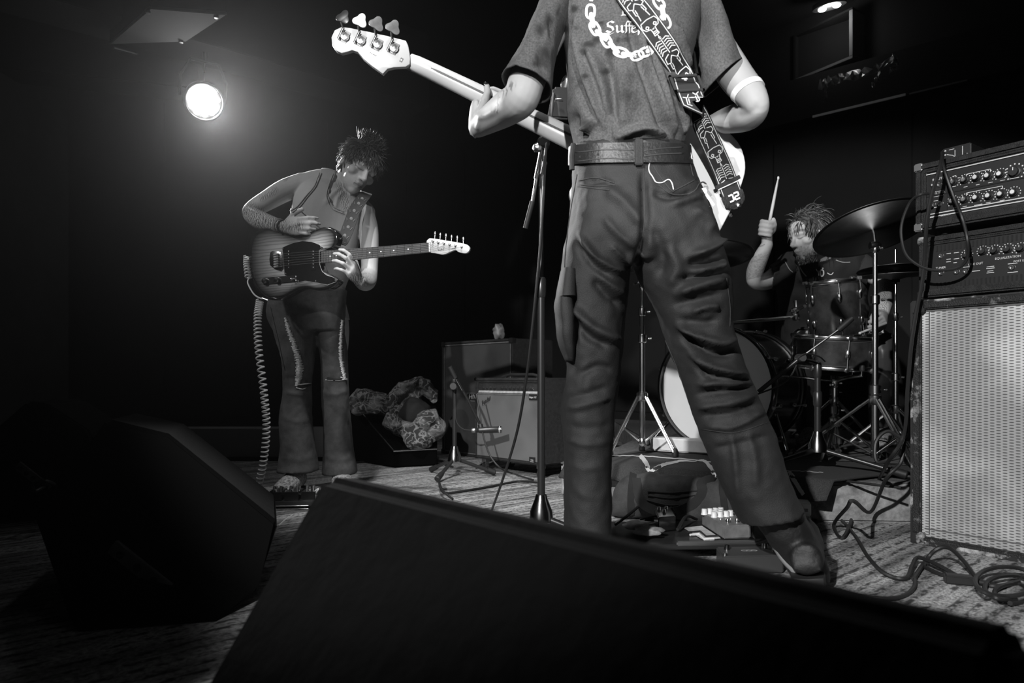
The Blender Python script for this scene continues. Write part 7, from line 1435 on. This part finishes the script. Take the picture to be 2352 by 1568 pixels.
def pedal(name, label, quad, z, h, mt, cat='effects pedal'):
    """quad: near-left, near-right, far-right, far-left bottom corners in pixels at height z"""
    t = thing(name, label, cat); b = [FL(x, y, z) for x, y in quad]; MB().loft([b, [p+V((0, 0, h)) for p in b]]).build('enclosure', mt, t, 30, .003)
    u = (b[1]-b[0]).normalized(); w_ = (b[3]-b[0]); f_ = Fr(b[0]+V((0, 0, h)), u, w_.normalized(), (0, 0, 1)); base_at(t, b[0]); return t, f_, (b[1]-b[0]).length, w_.length
pz = PBZ
t, f_, L1, L2 = pedal('effects_pedal', 'grey preamp pedal crowded with white knobs on the board', [(1662, 1238), (1724, 1236), (1700, 1203), (1612, 1205)], pz, .036, 'pedal_grey')
for k, (a, b) in enumerate([(.12, .92), (.34, .95), (.55, .98), (.75, 1.0), (.28, .66), (.5, .68), (.72, .70), (.42, .80), (.62, .84), (.9, .75)]):
    p = f_.o+f_.u*(a-.12)*L1*1.15+f_.v*b*L2*.95-f_.u*0; MB().lathe(p-V((0, 0, .001)), (0, 0, 1), [(.0095, 0), (.0095, .003), (.008, .005), (.0075, .017), (0, .018)], 14).build('knob', 'white_plastic', t)
for a in (.35, .7): MB().lathe(f_.p(a*L1, L2*.22), (0, 0, 1), [(.006, 0), (.006, .006), (.004, .011), (0, .012)], 12).build('footswitch', 'chrome', t)
for a in (.3, .5, .68): MB().lathe(f_.p(a*L1, L2*.46), (0, 0, 1), [(.003, 0), (.003, .003), (0, .004)], 8).build('indicator', 'chrome', t)
t, f_, L1, L2 = pedal('effects_pedal', 'small black pedal with chrome controls at the left of the board', [(1512, 1222), (1552, 1218), (1540, 1196), (1502, 1198)], pz, .042, 'gloss_black')
for a, b in ((.25, .75), (.7, .78), (.48, .45)): MB().lathe(f_.p(a*L1, b*L2), (0, 0, 1), [(.006, 0), (.005, .008), (0, .009)], 12).build('knob', 'chrome', t)
MB().cyl(P(1474, 1206, f_.o.y), P(1506, 1200, f_.o.y), .004).build('plug', 'chrome', t)
t, f_, L1, L2 = pedal('effects_pedal', 'dark pedal with steel knobs between the white knob pedal and the boot', [(1730, 1238), (1770, 1236), (1752, 1206), (1716, 1208)], pz, .042, 'pedal_dark')
for a, b in ((.25, .75), (.7, .78)): MB().lathe(f_.p(a*L1, b*L2), (0, 0, 1), [(.007, 0), (.006, .01), (0, .011)], 12).build('knob', 'dull_steel', t)
MB().lathe(f_.p(.5*L1, .25*L2), (0, 0, 1), [(.006, 0), (.006, .006), (0, .009)], 12).build('footswitch', 'chrome', t)
t, f_, L1, L2 = pedal('effects_pedal', 'wide worn pedal lying on the carpet in front of the board', [(1660, 1320), (1800, 1316), (1775, 1293), (1645, 1295)], 0.001, .045, 'pedal_dark')
for a, b in ((.15, .7), (.8, .72), (.92, .4)): MB().lathe(f_.p(a*L1, b*L2), (0, 0, 1), [(.008, 0), (.007, .012), (0, .013)], 12).build('knob', 'dark_chrome', t)
m_ = MB()
for k, a in enumerate((.42, .50, .58)): m_.lathe(f_.p(a*L1, .5*L2, .0004), (0, 0, 1), [(.006, 0), (.0085, .0003), (.006, .0004)], 16, close=True)
m_.build('pedal_marks', 'grey_print', t, 0)
for a, b in ((.05, .1), (.95, .1)): MB().lathe(f_.p(a*L1, b*L2), (0, 0, 1), [(.006, 0), (.005, .006), (0, .007)], 10).build('footswitch', 'chrome', t)
for k, (y, lb) in enumerate(((1222, 'lower white box of the stack behind the boot'), (1189, 'upper white box of the stack behind the boot'))):
    z0 = .0 if k == 0 else .045; tb_ = thing('white_box', lb, 'box'); c = V((FL(1846, 1222).x, FL(1846, 1222).y+.02, z0)); fq = Fr(c, (.95, -.3, 0), (0, 0, 1)); fq.n = fq.u.cross(fq.v)
    MB().box(fq, -.06, .03, .0 if k == 0 else .002, .042, -.1, 0).build('box_body', 'cream', tb_, 30, .003); MB().box(fq, -.05, .02, .016, .026, -.001, .0012).build('box_slot', 'pedal_grey', tb_, 0); base_at(tb_, c)
# guitar player's pedal board
gb_ = thing('pedal_board', 'black pedal board with small knobs at the guitar player\'s feet', 'pedal board')
p0, p1 = FL(604, 1172), FL(722, 1170); fp2 = Fr(p0, (p1-p0).normalized(), (0, 0, 1)); fp2.n = fp2.u.cross(fp2.v); Lq = (p1-p0).length
MB().box(fp2, 0, Lq, .012, .03, -.16, 0).build('deck', 'black_metal', gb_, 30, .002)
for z in (.004, .016): MB().cyl(fp2.p(.005, z, .004), fp2.p(Lq-.02, z, .004), .0022).build('rail', 'chrome', gb_)
base_at(gb_, p0)
rn = random.Random(2)
for k in range(3):
    t = thing('effects_pedal', ['left small black pedal with chrome knobs on the guitar player\'s board', 'middle small black pedal with bright knobs on the guitar player\'s board', 'right small black pedal with a cable plug on the guitar player\'s board'][k], 'effects pedal'); a0 = .01+k*Lq*.33
    MB().box(fp2, a0, a0+Lq*.28, .03, .062, -.12, -.02).build('enclosure', 'gloss_black', t, 30, .002)
    for j in range(4): MB().lathe(fp2.p(a0+Lq*(.04+.065*j), .062, -.1+.02*(j % 2)), (0, 0, 1), [(.006, 0), (.005, .012), (0, .013)], 10).build('knob', 'chrome' if j % 2 else 'dull_steel', t)
    MB().lathe(fp2.p(a0+Lq*.14, .062, -.04), (0, 0, 1), [(.006, 0), (.006, .008), (0, .01)], 10).build('footswitch', 'chrome', t); base_at(t, fp2.p(a0, .03, 0))
tag(MB().tube([V(a) for a in spl([fp2.p(Lq*.9, .05, -.05), fp2.p(Lq*1.05, .07, -.03), FL(700, 1165), FL(660, 1190), FL(640, 1207)], 24)], .003, 6).build('patch_lead', 'white_cable'), 'thin pale lead running off the guitar player\'s pedal board', 'cable')
# ---- leads
def lead(label, pts, r=.0042, mt='cable', res=8): tag(cable(pts, r, 7, res).build('cable', mt), label, 'cable')
C_ = lambda *a: tuple(P(*a))
lead('black microphone lead hanging beside the tall microphone stand', [C_(1272, 215, 2.05), C_(1262, 300, 1.97), C_(1254, 340, 1.9), C_(1248, 450, 1.9), C_(1240, 580, 1.9), C_(1226, 720, 1.92), C_(1210, 860, 1.96), C_(1188, 990, 2.05), C_(1155, 1100, 2.25), tuple(FL(1128, 1176, .006))], .0042, 'cable')
lead('black lead lying on the carpet from the combo amplifier', [tuple(FL(1235, 1108, .02)), tuple(FL(1190, 1105, .006)), tuple(FL(1120, 1118, .006)), tuple(FL(1060, 1128, .006)), tuple(FL(1018, 1130, .008)), tuple(FL(1008, 1102, .03)), tuple(FL(1016, 1125, .03)), tuple(FL(1040, 1146, .006))], .005)
lead('thin lead hanging down across the combo grille', [C_(1094, 905, 3.45), C_(1102, 950, 3.4), C_(1110, 1000, 3.36), C_(1125, 1045, 3.33), C_(1150, 1075, 3.3), tuple(FL(1180, 1088, .02)), tuple(FL(1225, 1102, .006))], .0042)
lead('black microphone lead curling from the microphone on the low boom stand', [C_(1084, 988, 3.38), C_(1062, 984, 3.39), C_(1048, 965, 3.4), C_(1047, 930, 3.41), C_(1046, 895, 3.41)], .0036)
lead('tangled black leads at the foot of the camouflage jacket', [tuple(FL(815, 1062, .006)), tuple(FL(870, 1058, .008)), tuple(FL(920, 1062, .006)), tuple(FL(960, 1066, .006)), tuple(FL(1000, 1062, .006)), tuple(FL(1040, 1072, .006))], .006)
Ya = 2.0
lead('long black lead hanging from the direct box down past the bass cabinet', [C_(2166, 352, 1.99), C_(2160, 380, 1.93), C_(2140, 450, 1.93), C_(2128, 520, 1.94), C_(2124, 600, 1.97), C_(2116, 660, 1.98), C_(2104, 720, 1.99), C_(2092, 800, 1.99), C_(2084, 900, 2.02), C_(2076, 1000, 2.06), C_(2040, 1060, 2.10), tuple(FL(2000, 1130, .05)), tuple(FL(1950, 1160, .012)), tuple(FL(1900, 1172, .01)), tuple(FL(1872, 1195, .006))], .0055)
lead('black lead looping from the direct box over the lower amplifier', [C_(2163, 350, 1.98), C_(2168, 385, 1.92), C_(2190, 450, 1.9), C_(2210, 500, 1.9), C_(2222, 550, 1.88), C_(2222, 590, 1.9), C_(2205, 612, 1.92), C_(2170, 620, 1.94), C_(2125, 616, 1.97), C_(2085, 590, 2.0), C_(2071, 550, 2.02), C_(2072, 510, 2.02), C_(2090, 465, 2.0), C_(2112, 448, 1.97), C_(2134, 444, 1.965)], .0042)
lead('black lead rising from the snare stand to the bass cabinet side', [C_(2085, 900, 2.1), C_(2090, 970, 2.1), C_(2082, 1010, 2.12), C_(2040, 990, 2.14), C_(2012, 1015, 2.14), C_(2015, 1060, 2.13), C_(2055, 1045, 2.12), C_(2075, 1000, 2.12), C_(2070, 1060, 2.10), C_(2035, 1100, 2.11), tuple(FL(2000, 1175, .05)), tuple(FL(1960, 1150, .16)), tuple(FL(1945, 1166, .1)), tuple(FL(1915, 1205, .01)), tuple(FL(1935, 1235, .006)), tuple(FL(1955, 1190, .01)), tuple(FL(1930, 1176, .01)), tuple(FL(1880, 1180, .01))], .0055)
lead('black lead sweeping over the carpet to the bass cabinet', [tuple(FL(1870, 1180, .01)), tuple(FL(1920, 1185, .008)), tuple(FL(1960, 1225, .006)), tuple(FL(1995, 1280, .006)), tuple(FL(2035, 1318, .006)), tuple(FL(2080, 1328, .006)), tuple(FL(2095, 1300, .012)), tuple(FL(2110, 1280, .02)), tuple(FL(2160, 1300, .02)), tuple(FL(2195, 1322, .008)), tuple(FL(2160, 1318, .006)), tuple(FL(2120, 1300, .006))], .0052)
lead('black lead arched in front of the bass cabinet', [tuple(FL(2098, 1330, .006)), tuple(FL(2125, 1290, .01)), tuple(FL(2150, 1262, .04)), tuple(FL(2180, 1258, .05)), tuple(FL(2215, 1290, .03)), tuple(FL(2250, 1335, .006)), tuple(FL(2290, 1345, .006)), tuple(FL(2340, 1335, .006))], .0052)
lead('black lead lying across the dark edge of the carpet', [tuple(FL(1915, 1352, .006)), tuple(FL(1990, 1370, .006)), tuple(FL(2060, 1372, .006)), tuple(FL(2098, 1350, .006)), tuple(FL(2100, 1318, .006))], .0045)
for k, lb in enumerate(('outer loop of the coiled black lead at the cabinet foot', 'inner loop of the coiled black lead at the cabinet foot', 'lowest loop of the coiled black lead at the cabinet foot')):
    c = (2310+k*8, 1335+k*14); rx, ry = (70-k*14, 34-k*6); lead(lb, [tuple(FL(c[0]+rx*math.cos(a), c[1]+ry*math.sin(a), .006+.009*(2-k)+.005*math.sin(3*a+k))) for a in np.linspace(.3+k, 6.0+k, 14)], .0052, 'cable', 5)
wtb = thing('power_block', 'small black plug block among the leads on the carpet', 'plug'); fq = Fr(FL(2205, 1345), (.9, -.4, 0), (0, 0, 1)); fq.n = fq.u.cross(fq.v); MB().box(fq, -.03, .03, 0, .022, -.03, .0).build('block_body', 'black_plastic', wtb, 30, .004); MB().cyl(fq.p(.03, .01, -.015), fq.p(.06, .008, -.015), .006).build('plug_tail', 'black_rubber', wtb); base_at(wtb, fq.o)
lead('black lead running along the riser edge past the microphone stand', [tuple(FL(1800, 1080, RZ+.02)), tuple(FL(1850, 1088, RZ+.02)), tuple(FL(1930, 1102, RZ+.012)), tuple(FL(2000, 1112, RZ+.012)), tuple(FL(2070, 1120, RZ+.012))], .0042)
lead('thin black lead drooping from the boom arm over the snare', [C_(1830, 825, 2.44), C_(1850, 812, 2.43), C_(1880, 818, 2.44), C_(1895, 830, 2.47)], .0026)
lead('black lead running up to the rack tom from the boom', [C_(1740, 905, 2.49), C_(1790, 885, 2.46), C_(1815, 865, 2.45), C_(1830, 838, 2.45)], .003)
for (a, b, c, lb) in (((1470, 1160), (1440, 1185), (1412, 1205), 'dark patch lead from the bag to the board'), ((1550, 1160), (1520, 1178), (1470, 1192), 'dark patch lead in front of the bag'), ((1600, 1192), (1576, 1186), (1556, 1215), 'short patch lead between the two pedals')):
    lead(lb, [tuple(FL(*a, .05)), tuple(FL(*b, .075)), tuple(FL(*c, .055))], .0045)
